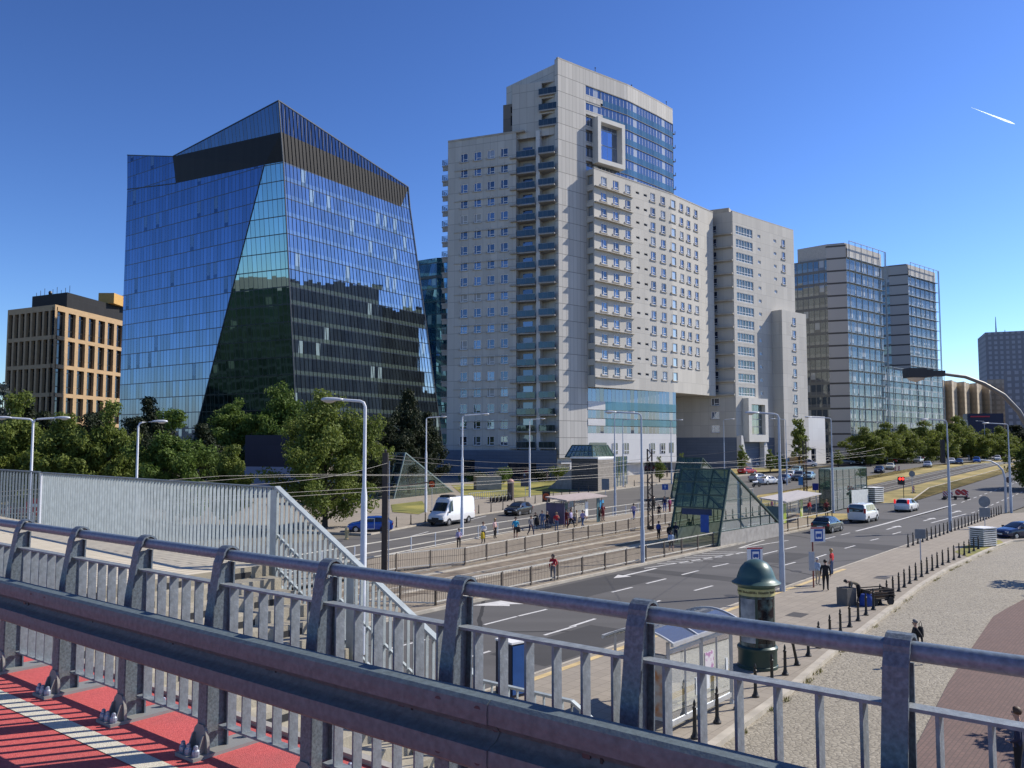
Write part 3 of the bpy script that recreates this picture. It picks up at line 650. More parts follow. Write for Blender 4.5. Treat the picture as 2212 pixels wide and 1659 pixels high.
# lower wing
W = [Vector((*p,0)) for p in ((15.36,157.0),(33.04,173.83),(41.02,183.3),(44.92,187.79))]; W = [Vector((p.x*1.009, p.y*1.009, 0)) for p in W]; ZW = 60.27; ZB = 18.74
uW = (W[1]-W[0]).normalized(); nW = Vector((uW.y,-uW.x,0))
def ucoord(px, py, a, u):                                    # where the sight line meets the wall plane, along the wall
    x, y, z = ray(px, py); k = x/y; return (k*a.y-a.x)/(u.x-k*u.y)
wrows = [58.34-3.027*k for k in range(13)]
c3 = [ucoord(x, 600, W[0], uW) for x in (1306,1332,1358)]; cv = [ucoord(x, 600, W[0], uW) for x in (1379,1396)]
c2 = [ucoord(x, 600, W[0], uW) for x in (1412,1434)]; L1 = (W[1]-W[0]).length
u2 = (W[2]-W[1]).normalized(); cw = [ucoord(1456, 600, W[1], u2)]; cn = [ucoord(x, 600, W[1], u2) for x in (1474,1489,1505)]; L2 = (W[2]-W[1]).length
h1 = [(c-0.85, r-0.9, c+0.85, r+0.85) for r in wrows for c in c3]+[(c-0.55, r-0.35, c+0.55, r+0.15) for r in wrows for c in cv]+[(c-0.8, r-0.9, c+0.8, r+0.85) for r in wrows for c in c2 if c+0.8 < L1]
h2 = [(c-1.0, r-0.85, c+1.0, r+0.85) for r in wrows for c in cw]+[(c-0.8, r-0.85, c+0.8, r+0.85) for r in wrows[:12] for c in cn if c+0.8 < L2-0.1]
mb = MB(); aW, _, _ = wall(mb, W[0], W[1], ZB, ZW, h1, 0.3); wall(mb, W[1], W[2], ZB, ZW, h2, 0.3); wall(mb, W[2], W[3], ZB, ZW)
endh = [(0.35, r-1.0, 2.6, r+0.85) for r in wrows]
eb = W[0]-nW*2.1; wall(mb, eb, W[0], ZB, ZW, [(h[0],h[1],1.8,h[3]) for h in endh], 0.6)
ub_ = (W[0]-eb).normalized(); gm_ = MB(); pane(gm_, eb-Vector((ub_.y,-ub_.x,0))*0.55, ub_, ZB+.2, ZW-.2, 0.1, 2.0, None); gm_.obj('end_glazing', wglass[1], apt, recalc=False)
mb.obj('wing_wall', panels('wing_cladding', (0.57,0.54,0.48), 1.9, 3.0, 0.04, 0.07, 0.68, 0.07, dirt=0.2), apt, recalc=False)
mb = MB(); mb.add([*(p+Vector((0,0,ZW)) for p in W), W[3]-nW*14+Vector((0,0,ZW)), eb+Vector((0,0,ZW))], [tuple(range(6))])
for i_ in range(3):
    d = W[i_+1]-W[i_]; mb.obox(W[i_]+nW*0.05+Vector((0,0,ZW)), d, -nW*0.4, Vector((0,0,0.2)))
mb.obj('wing_roof', ledge_m, apt)
mb = MB(); mb.add([*(p+Vector((0,0,ZB)) for p in W), W[3]-nW*14+Vector((0,0,ZB)), eb+Vector((0,0,ZB))], [tuple(range(6))]); mb.obj('wing_soffit', ledge_m, apt)
core([(p.x,p.y) for p in (W[0]-nW*0.75+uW*0.75, W[1]-nW*0.75, W[2]-nW*0.75, W[3]-nW*0.75, W[3]-nW*13, W[1]-nW*13, S[1]-nS*2)], ZB+0.05, ZW-0.1, void, apt)
kw1 = [window_mesh('window', 1.7, 1.75, g) for g in wglass]; kw2 = [window_mesh('window', 1.6, 1.75, g) for g in wglass]; kwd = window_mesh('window', 2.0, 1.7, curtain('pale_window', (0.7,0.8,0.85), (0.38,0.42,0.42), 50, 50, 0, 0, (0,0,0), gloss=0.25), 2, True, 0.06)
kn = [window_mesh('window', 1.6, 1.7, g) for g in wglass]; vent = window_mesh('vent', 1.1, 0.5, void, 2, False, 0.05)
def pick(l):
    x = rnd.random(); return l[0] if x < 0.3 else l[1] if x < 0.55 else l[2]
for r in wrows:
    for c in c3: win.put(pick(kw1), W[0], uW, c-0.85, r-0.9)
for r in wrows:
    for c in c2:
        if c+0.8 < L1: win.put(pick(kw2), W[0], uW, c-0.8, r-0.9)
    for c in cw: win.put(kwd, W[1], u2, c-1.0, r-0.85)
    for c in cv: win.put(vent, W[0], uW, c-0.55, r-0.35)
for r in wrows[:12]:
    for c in cn:
        if c+0.8 < L2-0.1: win.put(pick(kn), W[1], u2, c-0.8, r-0.85)
for r in wrows:                                             # long bowed ledge below each row of three
    mb = MB(); pts = []; x1 = c3[2]+1.5
    for k in range(9): pts.append((k/8*x1, 0.25+0.40*math.sin(PI*min(1, 0.25+k/8*0.75))))
    poly = [W[0]+uW*x+nW*d+Vector((0,0,r-1.55)) for x, d in pts]+[W[0]+uW*x1+Vector((0,0,r-1.55)), W[0]+Vector((0,0,r-1.55))]
    mb.extr(poly, (0,0,0.15)); mb.obj('window_ledge', ledge_m, apt)
# glazed base below the overhang
B0 = S[1]; uB = (S[2]-S[1]).normalized(); nB = Vector((uB.y,-uB.x,0)); LB = 25.2
mb = MB()
pane(mb, B0, uB, 4.6, 10.2, 0, LB, nB); bE = B0+uB*LB
pane(mb, bE, -nB, 0, ZB, 0, 12, nB)
bh = [(c, 6.3, c+1.5, 8.3) for c in (6.5,9.6,17.2,20.3)]+[(0.4,6.2,4.9,8.4)]
mb.obj('base_wall', clad_white, apt, recalc=False)
mb = MB()
for x0, z0, x1, z1 in bh+[(23.0,6.4,24.3,8.4)]: mb.obox(B0+uB*x0+nB*0.03+Vector((0,0,z0)), uB*(x1-x0), nB*0.03, Vector((0,0,z1-z0)))
mb.obj('base_window', wglass[0], apt)
mb = MB()
for x0, z0, x1, z1 in bh[:4]: 
    for f0 in (0, 0.5, 1): mb.obox(B0+uB*(x0+(x1-x0-0.12)*f0)+nB*0.07+Vector((0,0,z0)), uB*0.12, nB*0.03, Vector((0,0,z1-z0)))
    mb.obox(B0+uB*x0+nB*0.07+Vector((0,0,z0+0.5)), uB*(x1-x0), nB*0.028, Vector((0,0,0.12)))
mb.obj('base_window_frame', wframe, apt)
mb = MB(); ms = MB()
for z0, z1, mi in ((16.2,ZB,0),(14.6,16.2,1),(13.0,14.5,0),(11.6,12.9,1),(10.2,11.5,0)):
    pane(mb if mi == 0 else ms, B0+nB*(0.02 if mi == 0 else 0.06), uB, z0, z1, 0 if mi == 0 else 4.6, LB, nB)
    if mi: pane(ms, B0+nB*0.07, uB, z0, z1, 0, 4.6, nB, 1)
mb.obj('base_glazing', strip_glass, apt, recalc=False); ms.obj('base_spandrel', [blue_spandrel, clad_white], apt, recalc=False)
mb = MB(); pane(mb, B0-nB*1.5-uB*5, uB, 0, 4.7, 0, LB+5, nB); mb.obj('shop_glazing', curtain('shop_glass', (0.5,0.6,0.7), (0.02,0.025,0.03), 2.4, 5, 0.14, 0.3, (0.12,0.13,0.14), gloss=0.3), apt, recalc=False)
mb = MB(); mb.obox(B0-uB*6.8+nB*0.02+Vector((0,0,4.5)), uB*(LB+6.8), -nB*14, Vector((0,0,0.25))); mb.obox(B0-uB*4.6+nB*0.01+Vector((0,0,0)), uB*1.9, -nB*1.4, Vector((0,0,4.5))); mb.obj('soffit', clad_white, apt)
# shaded wall behind the passage, then the far section
Q0 = Vector((37.6,196,0)); R0 = Vector((49.77,189.53,0)); R1 = Vector((69.34,207.06,0)); ZR = 60.5
uQ = (R0-Q0).normalized(); nQ = Vector((uQ.y,-uQ.x,0)); LQ_ = (R0-Q0).length
qc = LQ_-4.6; qrows = [57.0-3.03*k for k in range(18)]
mb = MB(); wall(mb, Q0, R0, 9.6, ZR, [(qc-0.9, r-0.9, qc+0.9, r+0.8) for r in qrows if r > 11], 0.3)
uR = (R1-R0).normalized(); nR = Vector((uR.y,-uR.x,0)); LR = (R1-R0).length
rrows = [56.6-3.06*k for k in range(15)]
bandw = (1.2, 8.0); hR = [(bandw[0], r-1.0, bandw[1], r+1.0) for r in rrows if r > 18]+[(10.1, r-0.4, 11.3, r+0.35) for r in rrows]+[(17.0, r-0.4, 18.2, r+0.35) for r in rrows[:5]]+[(20.6, r-0.9, 22.2, r+0.9) for r in rrows[:4]]
wall(mb, R0, R1, 9.6, ZR, hR, 0.35)
mb.obj('end_section_wall', panels('end_cladding', (0.55,0.525,0.475), 1.9, 3.06, 0.04, 0.07, 0.66, 0.07, dirt=0.2), apt, recalc=False)
mb = MB(); pane(mb, Q0, uQ, 0, 9.6, 0, LQ_, nQ); pane(mb, R0, uR, 0, 9.6, 0, LR, nR); mb.obj('end_section_base', clad_grey, apt, recalc=False)
mb = MB(); mb.add([p+Vector((0,0,ZR)) for p in (Q0,R0,R1,R1-nR*15,Q0-nQ*15)], [tuple(range(5))]); 
mb.obox(R0+Vector((0,0,ZR)), uR*LR, -nR*0.4, Vector((0,0,0.25))); mb.obox(Q0+uQ*8+Vector((0,0,ZR)), uQ*5, -nQ*5, Vector((0,0,1.0)))
mb.obj('end_section_roof', ledge_m, apt)
core([(p.x,p.y) for p in (Q0-nQ*0.6, R0-nQ*0.6-nR*0.1-uQ*0.2, R1-nR*0.6-uR*0.1, R1-nR*38, Vector((30,233,0)))], 0, ZR-0.1, clad, apt)  # unseen depth added behind so the tower glass mirrors a dark wall
kb = window_mesh('window', 6.8, 2.0, curtain('loggia_glass', (0.5,0.6,0.62), (0.13,0.165,0.17), 1.13, 50, 0, 0, (0,0,0), gloss=0.14, tilt=0.05, var=0.5), 1, False); kq = window_mesh('window', 1.8, 1.7, wglass[2]); kv = window_mesh('vent', 1.2, 0.75, wglass[1], 2, False)
kr = [window_mesh('window', 1.6, 1.8, g) for g in wglass]
for r in rrows:
    if r > 18: win.put(kb, R0, uR, bandw[0], r-1.0)
    win.put(kv, R0, uR, 10.1, r-0.4)
for r in rrows[:5]: win.put(kv, R0, uR, 17.0, r-0.4)
for r in rrows[:4]: win.put(kr[2], R0, uR, 20.6, r-0.9)
for r in qrows:
    if r > 11: win.put(kq, Q0, uQ, qc-0.9, r-0.9)
mb = MB()
for r in qrows:
    if r < 19: continue
    poly = [Q0+uQ*(LQ_-8.0)+nQ*0.1, Q0+uQ*(LQ_-6.5)+nQ*0.75, Q0+uQ*(LQ_-2.0)+nQ*0.85, Q0+uQ*(LQ_-0.1)+nQ*0.7, Q0+uQ*(LQ_-0.1)-nQ*0.02, Q0+uQ*(LQ_-8.0)-nQ*0.02]
    mb.extr([p+Vector((0,0,r-1.75)) for p in poly], (0,0,0.35))
mb.obj('window_ledge', ledge_m, apt)
# stepped block and framed bay at its foot
st = R0+uR*15.6+nR*2.6; mb = MB(); zs = 39.5
srows = [37.2-3.06*k for k in range(11)]
wall(mb, st, st+uR*11.0, 0, zs, [(4.6, r-0.9, 6.2, r+0.9) for r in srows], 0.3); wall(mb, st-nR*2.65, st, 0, zs)
mb.add([p+Vector((0,0,zs)) for p in (st, st+uR*11, st+uR*11-nR*2.6, st-nR*2.6)], [(0,1,2,3)]); mb.obj('stepped_block', MATS['end_cladding'], apt, recalc=False)
core([(p.x,p.y) for p in (st-nR*0.6+uR*0.3, st+uR*10.8-nR*0.6, st+uR*10.8-nR*2.5, st-nR*2.5+uR*0.3)], 0.1, zs-0.1, void, apt, 'step_core')
for r in srows: win.put(kr[2], st, uR, 4.6, r-0.9)
mb = MB(); bo = R0+uR*2.6+nR*1.6
for x0,z0,x1,z1 in ((0,8.6,7.9,10.2),(0,17.0,7.9,18.4),(0,10.2,1.2,17.0),(6.7,10.2,7.9,17.0)): mb.obox(bo+uR*x0+Vector((0,0,z0)), uR*(x1-x0), -nR*1.58, Vector((0,0,z1-z0)))
mb.obj('framed_bay', plainc, apt)
mb = MB(); pane(mb, bo-nR*0.9, uR, 10.2, 17.0, 1.2, 6.7, nR); mb.obj('bay_glazing', curtain('bay_glass', (0.5,0.6,0.65), (0.10,0.11,0.105), 1.1, 1.7, 0.1, 0.22, (0.30,0.31,0.30), gloss=0.3), apt, recalc=False)
for x0 in (0.0, 9.2):                                       # flared white feet at street level
    mb = MB(); p = R0+uR*x0+nR*0.05; mb.extr([p+Vector((0,0,2)), p+uR*0.4+Vector((0,0,2)), p+uR*0.5+Vector((0,0,6.5)), p+uR*1.3+Vector((0,0,4.6)), p+uR*3.6+Vector((0,0,3.9)), p+uR*3.6+Vector((0,0,4.7)), p+uR*1.6+Vector((0,0,6.2)), p+uR*0.6+Vector((0,0,10)), p+Vector((0,0,10))], nR*1.2); mb.obj('canopy_foot', clad_white, apt)
win.finish()
# ---- the blue glass office tower
tw = thing('office_tower', 'blue mirror-glass office tower with slanting facets and a dark band under its pointed roof', 'building', (-50,200,2))
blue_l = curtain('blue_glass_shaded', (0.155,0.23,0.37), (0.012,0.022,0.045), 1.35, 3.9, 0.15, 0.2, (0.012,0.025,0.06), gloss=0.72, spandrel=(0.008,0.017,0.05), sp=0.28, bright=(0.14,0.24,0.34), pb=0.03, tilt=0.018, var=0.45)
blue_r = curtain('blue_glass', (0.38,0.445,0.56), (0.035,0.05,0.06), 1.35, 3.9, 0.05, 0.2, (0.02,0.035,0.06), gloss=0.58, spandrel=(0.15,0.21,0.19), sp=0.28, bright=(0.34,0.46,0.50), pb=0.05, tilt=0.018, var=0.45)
green_f = curtain('green_glass', (0.30,0.46,0.52), (0.012,0.022,0.018), 1.35, 3.9, 0.12, 0.22, (0.02,0.03,0.03), gloss=0.60, spandrel=(0.02,0.035,0.03), sp=0.28, tilt=0.010)
band_m = panels('dark_band', (0.008,0.0075,0.0075), 1.35, 30, 0.06, 0, 0.5, 0.25, 0.6, 0.0)
parap = curtain('parapet_glass', (0.12,0.17,0.26), (0.02,0.03,0.05), 1.35, 50, 0.16, 0, (0.010,0.015,0.022), gloss=0.55, tilt=0.008)
TA = Vector((-51.92,185,84.39)); TB1 = Vector((-51.17,185,77.22)); TB2 = Vector((-50.63,185,70.5)); TG = Vector((-47.2,190.3,0))
LA = Vector((-99.04,215,82.31)); LM = Vector((-84.27,208,79.55)); LM2 = Vector((-83.51,207.6,72.73)); LC = Vector((-98.75,215,73.0)); LG = Vector((-98.2,213.6,0)); LM2_ = LM2
CRt = P3(571,356,187.4); _fn = (TB2-CRt).cross(TG-CRt).normalized(); _rr = Vector(ray(432,897)); _oo = Vector((0,0,EYE)); CRb = _oo+_rr*((CRt-_oo).dot(_fn)/_rr.dot(_fn)); crd = (CRb-CRt).normalized(); CRg = CRt+crd*(CRt.z/-crd.z)
_ln = (LM2-CRt).cross(CRg-CRt).normalized()
def onleft(px, py): r_ = Vector(ray(px, py)); return _oo+r_*((CRt-_oo).dot(_ln)/r_.dot(_ln))
LC = onleft(275,409); LM2 = onleft(380,396); LM = onleft(373,338); LA = onleft(275,335); _lg = (onleft(259,850)-LC).normalized(); LG = LC+_lg*(LC.z/-_lg.z)
RB0 = Vector((-29.14,219.6,70.14)); _pn = (RB0-TB2).cross(TG-TB2).normalized(); _o = Vector((0,0,EYE))
def onface(px, py): r_ = Vector(ray(px, py)); return _o+r_*((TB2-_o).dot(_pn)/r_.dot(_pn))
TA = onface(602,217); TB1 = onface(608,285); RB = onface(866,447); RB2 = onface(885.5,447); RA = onface(882,404); RGp = onface(941,850); _d = (RGp-RB2).normalized(); RG = RB2+_d*(RB2.z/-_d.z)
def face(name, pts, mat, o=None, udir=None):
    mb = MB(); o = o or pts[0]; ud = udir or Vector((pts[1].x-pts[0].x, pts[1].y-pts[0].y, 0)).normalized()
    mb.add(pts, [tuple(range(len(pts)))] if len(pts) < 5 else [tuple(range(len(pts)))], 0, [[((p-o).dot(ud), p.z) for p in pts]])
    return mb.obj(name, mat, tw, recalc=False)
uTl = Vector((TB2.x-LC.x, TB2.y-LC.y, 0)).normalized(); uTr = Vector((RB.x-TB2.x, RB.y-TB2.y, 0)).normalized()
LGm = LG.lerp(CRg, 0.55); 
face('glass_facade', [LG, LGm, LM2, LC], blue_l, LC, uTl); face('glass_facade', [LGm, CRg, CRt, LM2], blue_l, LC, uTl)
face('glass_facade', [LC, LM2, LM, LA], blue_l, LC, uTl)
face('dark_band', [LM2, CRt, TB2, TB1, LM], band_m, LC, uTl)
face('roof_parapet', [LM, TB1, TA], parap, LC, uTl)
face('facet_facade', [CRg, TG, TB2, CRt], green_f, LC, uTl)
mr1 = P3(875,470,220.4)
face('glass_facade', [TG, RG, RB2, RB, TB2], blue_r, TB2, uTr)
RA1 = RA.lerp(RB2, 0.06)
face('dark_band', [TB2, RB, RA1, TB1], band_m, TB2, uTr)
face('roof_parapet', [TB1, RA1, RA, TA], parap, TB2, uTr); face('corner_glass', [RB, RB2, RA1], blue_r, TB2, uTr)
mb = MB()                                                   # vertical fins standing off the sunny face and the band
nTr = Vector((uTr.y,-uTr.x,0)); LT = Vector((RA.x-TA.x, RA.y-TA.y, 0)).length
for k in range(40):
    t = (k+0.6)/40; a = TA.lerp(RA, t); c_ = TB2.lerp(RB2, t); b = TG.lerp(RG, t); mb.bar(a+nTr*0.05, c_+nTr*0.05, 0.09, 0.1, 0, up=nTr); mb.bar(c_+nTr*0.04, b+nTr*0.04, 0.06, 0.07, 0, up=nTr)
mb.obj('mullion', pm('mullion_dark', (0.010,0.013,0.018), 0.8, spec=0.1), tw)
mb = MB()
for a, b in ((TA,TB2),(TB2,TG),(CRt,CRg),(RA,RB2),(RB2,RG),(TA,RA),(LM,TA),(LA,LM),(LC,LM2)): mb.bar(a, b, 0.22, 0.22)
mb.obj('edge_trim', pm('edge_trim', (0.03,0.045,0.065), 0.6), tw)
bkA = LA+Vector((22,36,0)); bkB = RA+Vector((-10,18,0))
mb = MB(); mb.add([RG, RG+Vector((-12,20,0)), LG+Vector((20,34,0)), LG, RB-Vector((0,0,0.3)), bkB, bkA, LC-Vector((0,0,0.3))], [(0,1,5,4),(1,2,6,5),(2,3,7,6)], 0, [[(0,0),(24,0),(24,70),(0,70)]]*3)
mb.obj('rear_facade', blue_r, tw)
mb = MB(); mb.add([LC, LM2, CRt, TB2, RB, bkB-Vector((0,0,6)), bkA-Vector((0,0,10))], [tuple(range(7))]); mb.obj('roof', void, tw)
mb = MB(); p = P3(352,340,222); mb.box(p.x-2.2,p.x+2.8,p.y,p.y+6,78,83.6); mb.obj('roof_plant', pm('brick_plant', (0.34,0.24,0.14), 0.9), tw)
ob = thing('dark_office_block', 'dark green-black office block seen only mirrored in the front facet of the blue tower', 'building', (-160,150,0))
core([(-176,112),(-150,118),(-146,182),(-176,186)], 0, 47.0, curtain('dark_green_glass', (0.2,0.28,0.24), (0.013,0.022,0.015), 2.2, 3.4, 0.3, 0.9, (0.022,0.030,0.022), gloss=0.10, bright=(0.10,0.12,0.09), pb=0.04), ob, 'facade')
core([(-174,130),(-152,132),(-150,162),(-174,165)], 47.0, 51.0, panels('penthouse_pale', (0.34,0.31,0.26), 3, 3), ob, 'penthouse')
core([(-172,120),(-156,121),(-155,129),(-172,129)], 47.0, 54, panels('penthouse_dark', (0.10,0.095,0.085), 3, 3), ob, 'penthouse')
# ---- sandstone office block on the far side of the park
sb = thing('sandstone_building', 'sandstone office block with tall narrow windows and a black penthouse', 'building', (-128,240,2))
sand = panels('sandstone', (0.45,0.315,0.18), 1.2, 0.6, 0.02, 0.02, 0.85, 0.07, dirt=0.06); pent = panels('penthouse_black', (0.018,0.019,0.022), 2.5, 3.3, 0.05, 0.05, 1.6, 0.1)
K = Vector((-126.9,235,0)); KL = Vector((-146.0,245,0)); KR = Vector((-122.0,272,0)); ZK = 46.8
mb = MB(); g = MB()
for a, b, n_ in ((KL,K,8),(K,KR,8)):
    L = (b-a).length; pw = L/n_; hs = []
    for lv in range(6):
        z1 = 45.2-8.0*lv
        for k in range(n_): 
            sh = 0.35*((lv % 2)*0.5) if a is K else 0
            hs.append((k*pw+pw*0.24+sh, z1-6.9, (k+1)*pw-pw*0.06+sh*0.2, z1))
    a_, u_, n2 = wall(mb, a, b, 0, ZK, hs, 0.9); pane(g, a_-n2*0.85, u_, 0, ZK-0.5, 0.1, L-0.1, n2)
mb.obj('stone_wall', sand, sb, recalc=False); g.obj('window', curtain('sandstone_glass', (0.35,0.42,0.5), (0.012,0.014,0.018), 1.1, 4.0, 0.1, 0.3, (0.02,0.02,0.02), gloss=0.22), sb, recalc=False)
mb = MB(); mb.add([p+Vector((0,0,ZK)) for p in (KL,K,KR,KR+Vector((-19,10,0)))], [(0,1,2,3)]); mb.obj('roof', sand, sb)
core([(-140.5,247.5),(-126.6,240.5),(-122.5,272),(-136,280)], ZK, 51.2, pent, sb, 'penthouse')
mb = MB()
for p in ((-124.4,262,2.2),(-123.3,269,2.6)): mb.box(p[0]-2.6,p[0]+2.2,p[1]-2.5,p[1]+4,51.2,51.2+p[2]+1.0)
mb.obj('roof_plant', pm('ochre_plant', (0.55,0.33,0.10), 0.8), sb)
mb = MB()
for k in range(9):
    x = -139+k*1.6; y = 247-k*0.75; mb.tube([(x,y,51.2),(x,y,52.2+(k % 3)*0.5)], 0.07, 5)
mb.lathe([(0.3,0),(0.55,0.6),(0.3,1.2)], 8, (-134,245.2,51.2)); mb.obj('roof_aerial', black_iron, sb)
# ---- teal block glimpsed between tower and apartments
tb = thing('teal_office_building', 'low teal glass office building glimpsed between the blue tower and the apartment block', 'building', (-20,245,2))
tl = curtain('teal_glass', (0.40,0.70,0.85), (0.03,0.10,0.13), 1.5, 3.8, 0.1, 0.3, (0.03,0.08,0.10), gloss=0.55, spandrel=(0.05,0.16,0.17), sp=0.3, bright=(0.3,0.5,0.5), pb=0.1)
zt = P3(930,560,248).z
core([(-31,252),(-22,246),(-12,245),(6,250),(30,262),(24,280),(-28,278)], 0, zt, tl, tb, 'glass_facade')
mb = MB(); mb.prism([(-31.2,251.8),(-22,245.7),(-12,244.7),(6.2,249.7),(30.2,262),(24,280.2),(-28,278.2)], zt-6.0, zt-5.4); mb.obj('floor_band', pm('teal_band', (0.03,0.06,0.08), 0.4), tb)
# ---- twin steel-and-glass towers down the avenue
gl_t = curtain('gridded_glass', (0.46,0.55,0.62), (0.05,0.06,0.07), 0.75, 3.55, 0.17, 0.36, (0.30,0.325,0.335), gloss=0.27, spandrel=(0.10,0.11,0.11), sp=0.3, bright=(0.52,0.54,0.54), pb=0.22, tilt=0.03, rough=0.05)
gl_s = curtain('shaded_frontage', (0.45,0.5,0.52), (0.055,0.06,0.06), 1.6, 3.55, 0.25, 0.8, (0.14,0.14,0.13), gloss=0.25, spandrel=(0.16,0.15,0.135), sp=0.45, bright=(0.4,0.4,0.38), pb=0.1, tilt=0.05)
ppan = panels('grey_panel', (0.46,0.435,0.41), 30, 3.55, 0, 0.5, 0.2, 0.02, dirt=0.05)
louvre = panels('roof_louvre', (0.66,0.63,0.58), 0.8, 30, 0.2, 0, 0.35, 0.05)
def glass_tower(name, label, l, k0, k1, r, zl, zc, zt):
    t = thing(name, label, 'building', (k1.x, k1.y, 3.1)); nx = lambda a, b: Vector(((b-a).y, -(b-a).x, 0)).normalized()
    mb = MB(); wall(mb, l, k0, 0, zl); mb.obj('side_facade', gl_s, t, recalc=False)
    mb = MB(); wall(mb, k0, k1, 0, zc); n0 = nx(k0, k1); wall(mb, k0-n0*0.1+Vector((-0.05,7,0)), k0, zl-3, zc); mb.obj('panel_column', ppan, t, recalc=False)
    u = (r-k1).normalized(); n = nx(k1, r); L = (r-k1).length
    mb = MB(); wall(mb, k1, r, 0, zt-4.6); mb.obj('glass_facade', gl_t, t, recalc=False)
    mb = MB(); wall(mb, k1+u*0.5, r, zt-4.6, zt-0.6); mb.obj('roof_louvre', louvre, t, recalc=False)
    mb = MB()
    for z in range(0, int(zt), 1):
        pass
    zz = zt-4.6
    while zz > 4:
        mb.obox(k1+n*0.7+Vector((0,0,zz)), u*(L+0.8), -n*0.7, Vector((0,0,0.10))); zz -= 3.55
    j = 0.0
    while j <= L+0.9:
        mb.bar(k1+u*j+n*0.95, k1+u*j+n*0.95+Vector((0,0,zt)), 0.13, 0.13); j += L/6
    mb.bar(k1+n*0.95+Vector((0,0,zt)), r+n*0.95+u*0.8+Vector((0,0,zt)), 0.18, 0.18); mb.bar(r+u*0.9+n*0.9, r+u*0.9+n*0.9+Vector((0,0,zt+0.1)), 0.2, 0.2)
    mb.obj('steel_frame', pm('frame_steel', (0.33,0.35,0.36), 0.4, 0.3), t)
    bk = n*-18
    core([(p.x,p.y) for p in (l-n0*0.3, k0-n0*0.5, k1-n*0.5, r-n*0.5, r+bk, l+bk)], 0, min(zl, zt)-0.5, pm('tower_core', (0.05,0.05,0.05), 0.8), t)
    mb = MB(); mb.extr([p+Vector((0,0,zl-0.5)) for p in (k0-n0*0.4, k1-n*0.4, r-n*0.4, r+bk*0.5, k0+bk*0.5)], (0,0,zt-zl+0.2)); mb.obj('penthouse', pm('penthouse_grey', (0.40,0.38,0.35), 0.7), t)
    return t
glass_tower('glass_tower', 'nearer of the two matching glass towers, beside the stepped end of the apartment block', Vector((80.6,248,0)), Vector((89.6,240,0)), Vector((94.4,238,0)), Vector((110.4,252,0)), 60.8, 64.6, 65.3)
glass_tower('glass_tower', 'farther of the two matching glass towers, rising behind the street lamp head', Vector((131.5,304,0)), Vector((134.1,300,0)), Vector((139.4,297,0)), Vector((156.5,312,0)), 66.5, 71.2, 71.8)
lb = thing('glass_link_building', 'low gridded glass block joining the twin glass towers above the roadside trees', 'building', (125,268,3.1))
mb = MB(); a_, u_, n_ = wall(mb, (109,250.8), (143.5,284), 0, 30.5); mb.obj('glass_facade', gl_t, lb, recalc=False)
mb = MB()
for z in [26.9-3.55*k for k in range(8)]+[31.0]: mb.obox(a_+n_*0.7+Vector((0,0,z)), u_*48, -n_*0.69, Vector((0,0,0.10)))
for k in range(9): mb.bar(a_+u_*k*5.9+n_*0.95, a_+u_*k*5.9+n_*0.95+Vector((0,0,31)), 0.3 if k in (1,5) else 0.14, 0.14)
mb.obj('steel_frame', MATS['frame_steel'], lb)
core([(108.5,252),(143,285),(132,300),(96,268)], 0, 30.2, MATS['tower_core'], lb)
pv = thing('white_pavilion', 'plain white two-storey wall between the apartment block and the nearer glass tower', 'building', (76,214,3.1))
mb = MB(); wall(mb, (70.5,207.5), (79,215.5), 0, 15.0, [(1.0,3.2,3.0,7.0),(4.2,3.2,6.6,7.0)], 0.4); mb.add([(70.5,207.5,15),(79,215.5,15),(74,222,15),(64,214,15)], [(0,1,2,3)]); mb.obj('wall', clad_white, pv, recalc=False)
core([(70.6,208.3),(78.5,215.9),(74,222),(64,214)], 0, 14.9, void, pv)
# ---- distant blocks on the right
def block(name, label, pts, z, mat, roofm=None):
    t = thing(name, label, 'building', (pts[0][0], pts[0][1], 3.1)); core(pts, 0, z, mat, t, 'facade'); return t
far_b = panels('far_beige', (0.62,0.53,0.40), 3.0, 2.9, 1.1, 1.2, 0.8, 0.05); far_g = panels('far_grey', (0.34,0.36,0.42), 3.4, 3.3, 1.6, 1.4, 0.6, 0.06); far_s = panels('far_shadow_beige', (0.46,0.39,0.31), 3.0, 2.9, 1.1, 1.2, 0.75, 0.05)  # last one is the beige with shade put into its colour
p0 = P3(2028,822,430); t = thing('beige_flats', 'distant row of beige flats with ribbed bays under the street lamp arm', 'building', (p0.x,430,3.1))
mb = MB()
for k in range(5):
    a = P3(2029+k*27,826+k*1.2,430+k*10); b = P3(2029+(k+1)*27-9,826,430+k*10+4); z = P3(2040,822,430).z+1.0
    for j, (c0, c1, dy) in enumerate(((a.x,a.x+(b.x-a.x)*0.55,0),(a.x+(b.x-a.x)*0.55,b.x+2.4,7))):
        A = Vector((c0, 430+k*10+dy, 0)); Bb = Vector((c1, 430+k*10+dy+5, 0)); mb2 = mb
        wall(mb, A, Bb, 0, z); wall(mb, Bb, Bb+Vector((2,14,0)), 0, z); wall(mb, A+Vector((-1,8,0)), A, 0, z); mb.add([A+Vector((0,0,z)), Bb+Vector((0,0,z)), Bb+Vector((2,14,z)), A+Vector((-1,14,z))], [(0,1,2,3)]); mb.uv[-1] = [(0,0)]*4
mb.obj('facade', far_b, t, recalc=False)
h0 = P3(2137,712,560); h1 = P3(2215,712,560); hz = P3(2150,716,560).z
t = block('hotel_tower', 'distant grey tower with an aerial at the right edge', [(h0.x,565),(h0.x+40,548),(h0.x+60,585),(h0.x+14,600)], hz, far_g)
mb = MB(); mb.tube([(h0.x+13,575,hz),(h0.x+13,575,hz+12)], [0.5,0.15], 6); mb.tube([(h0.x+19,575,hz),(h0.x+19,575,hz+3)], 0.2, 6); mb.obj('aerial', black_iron, t)
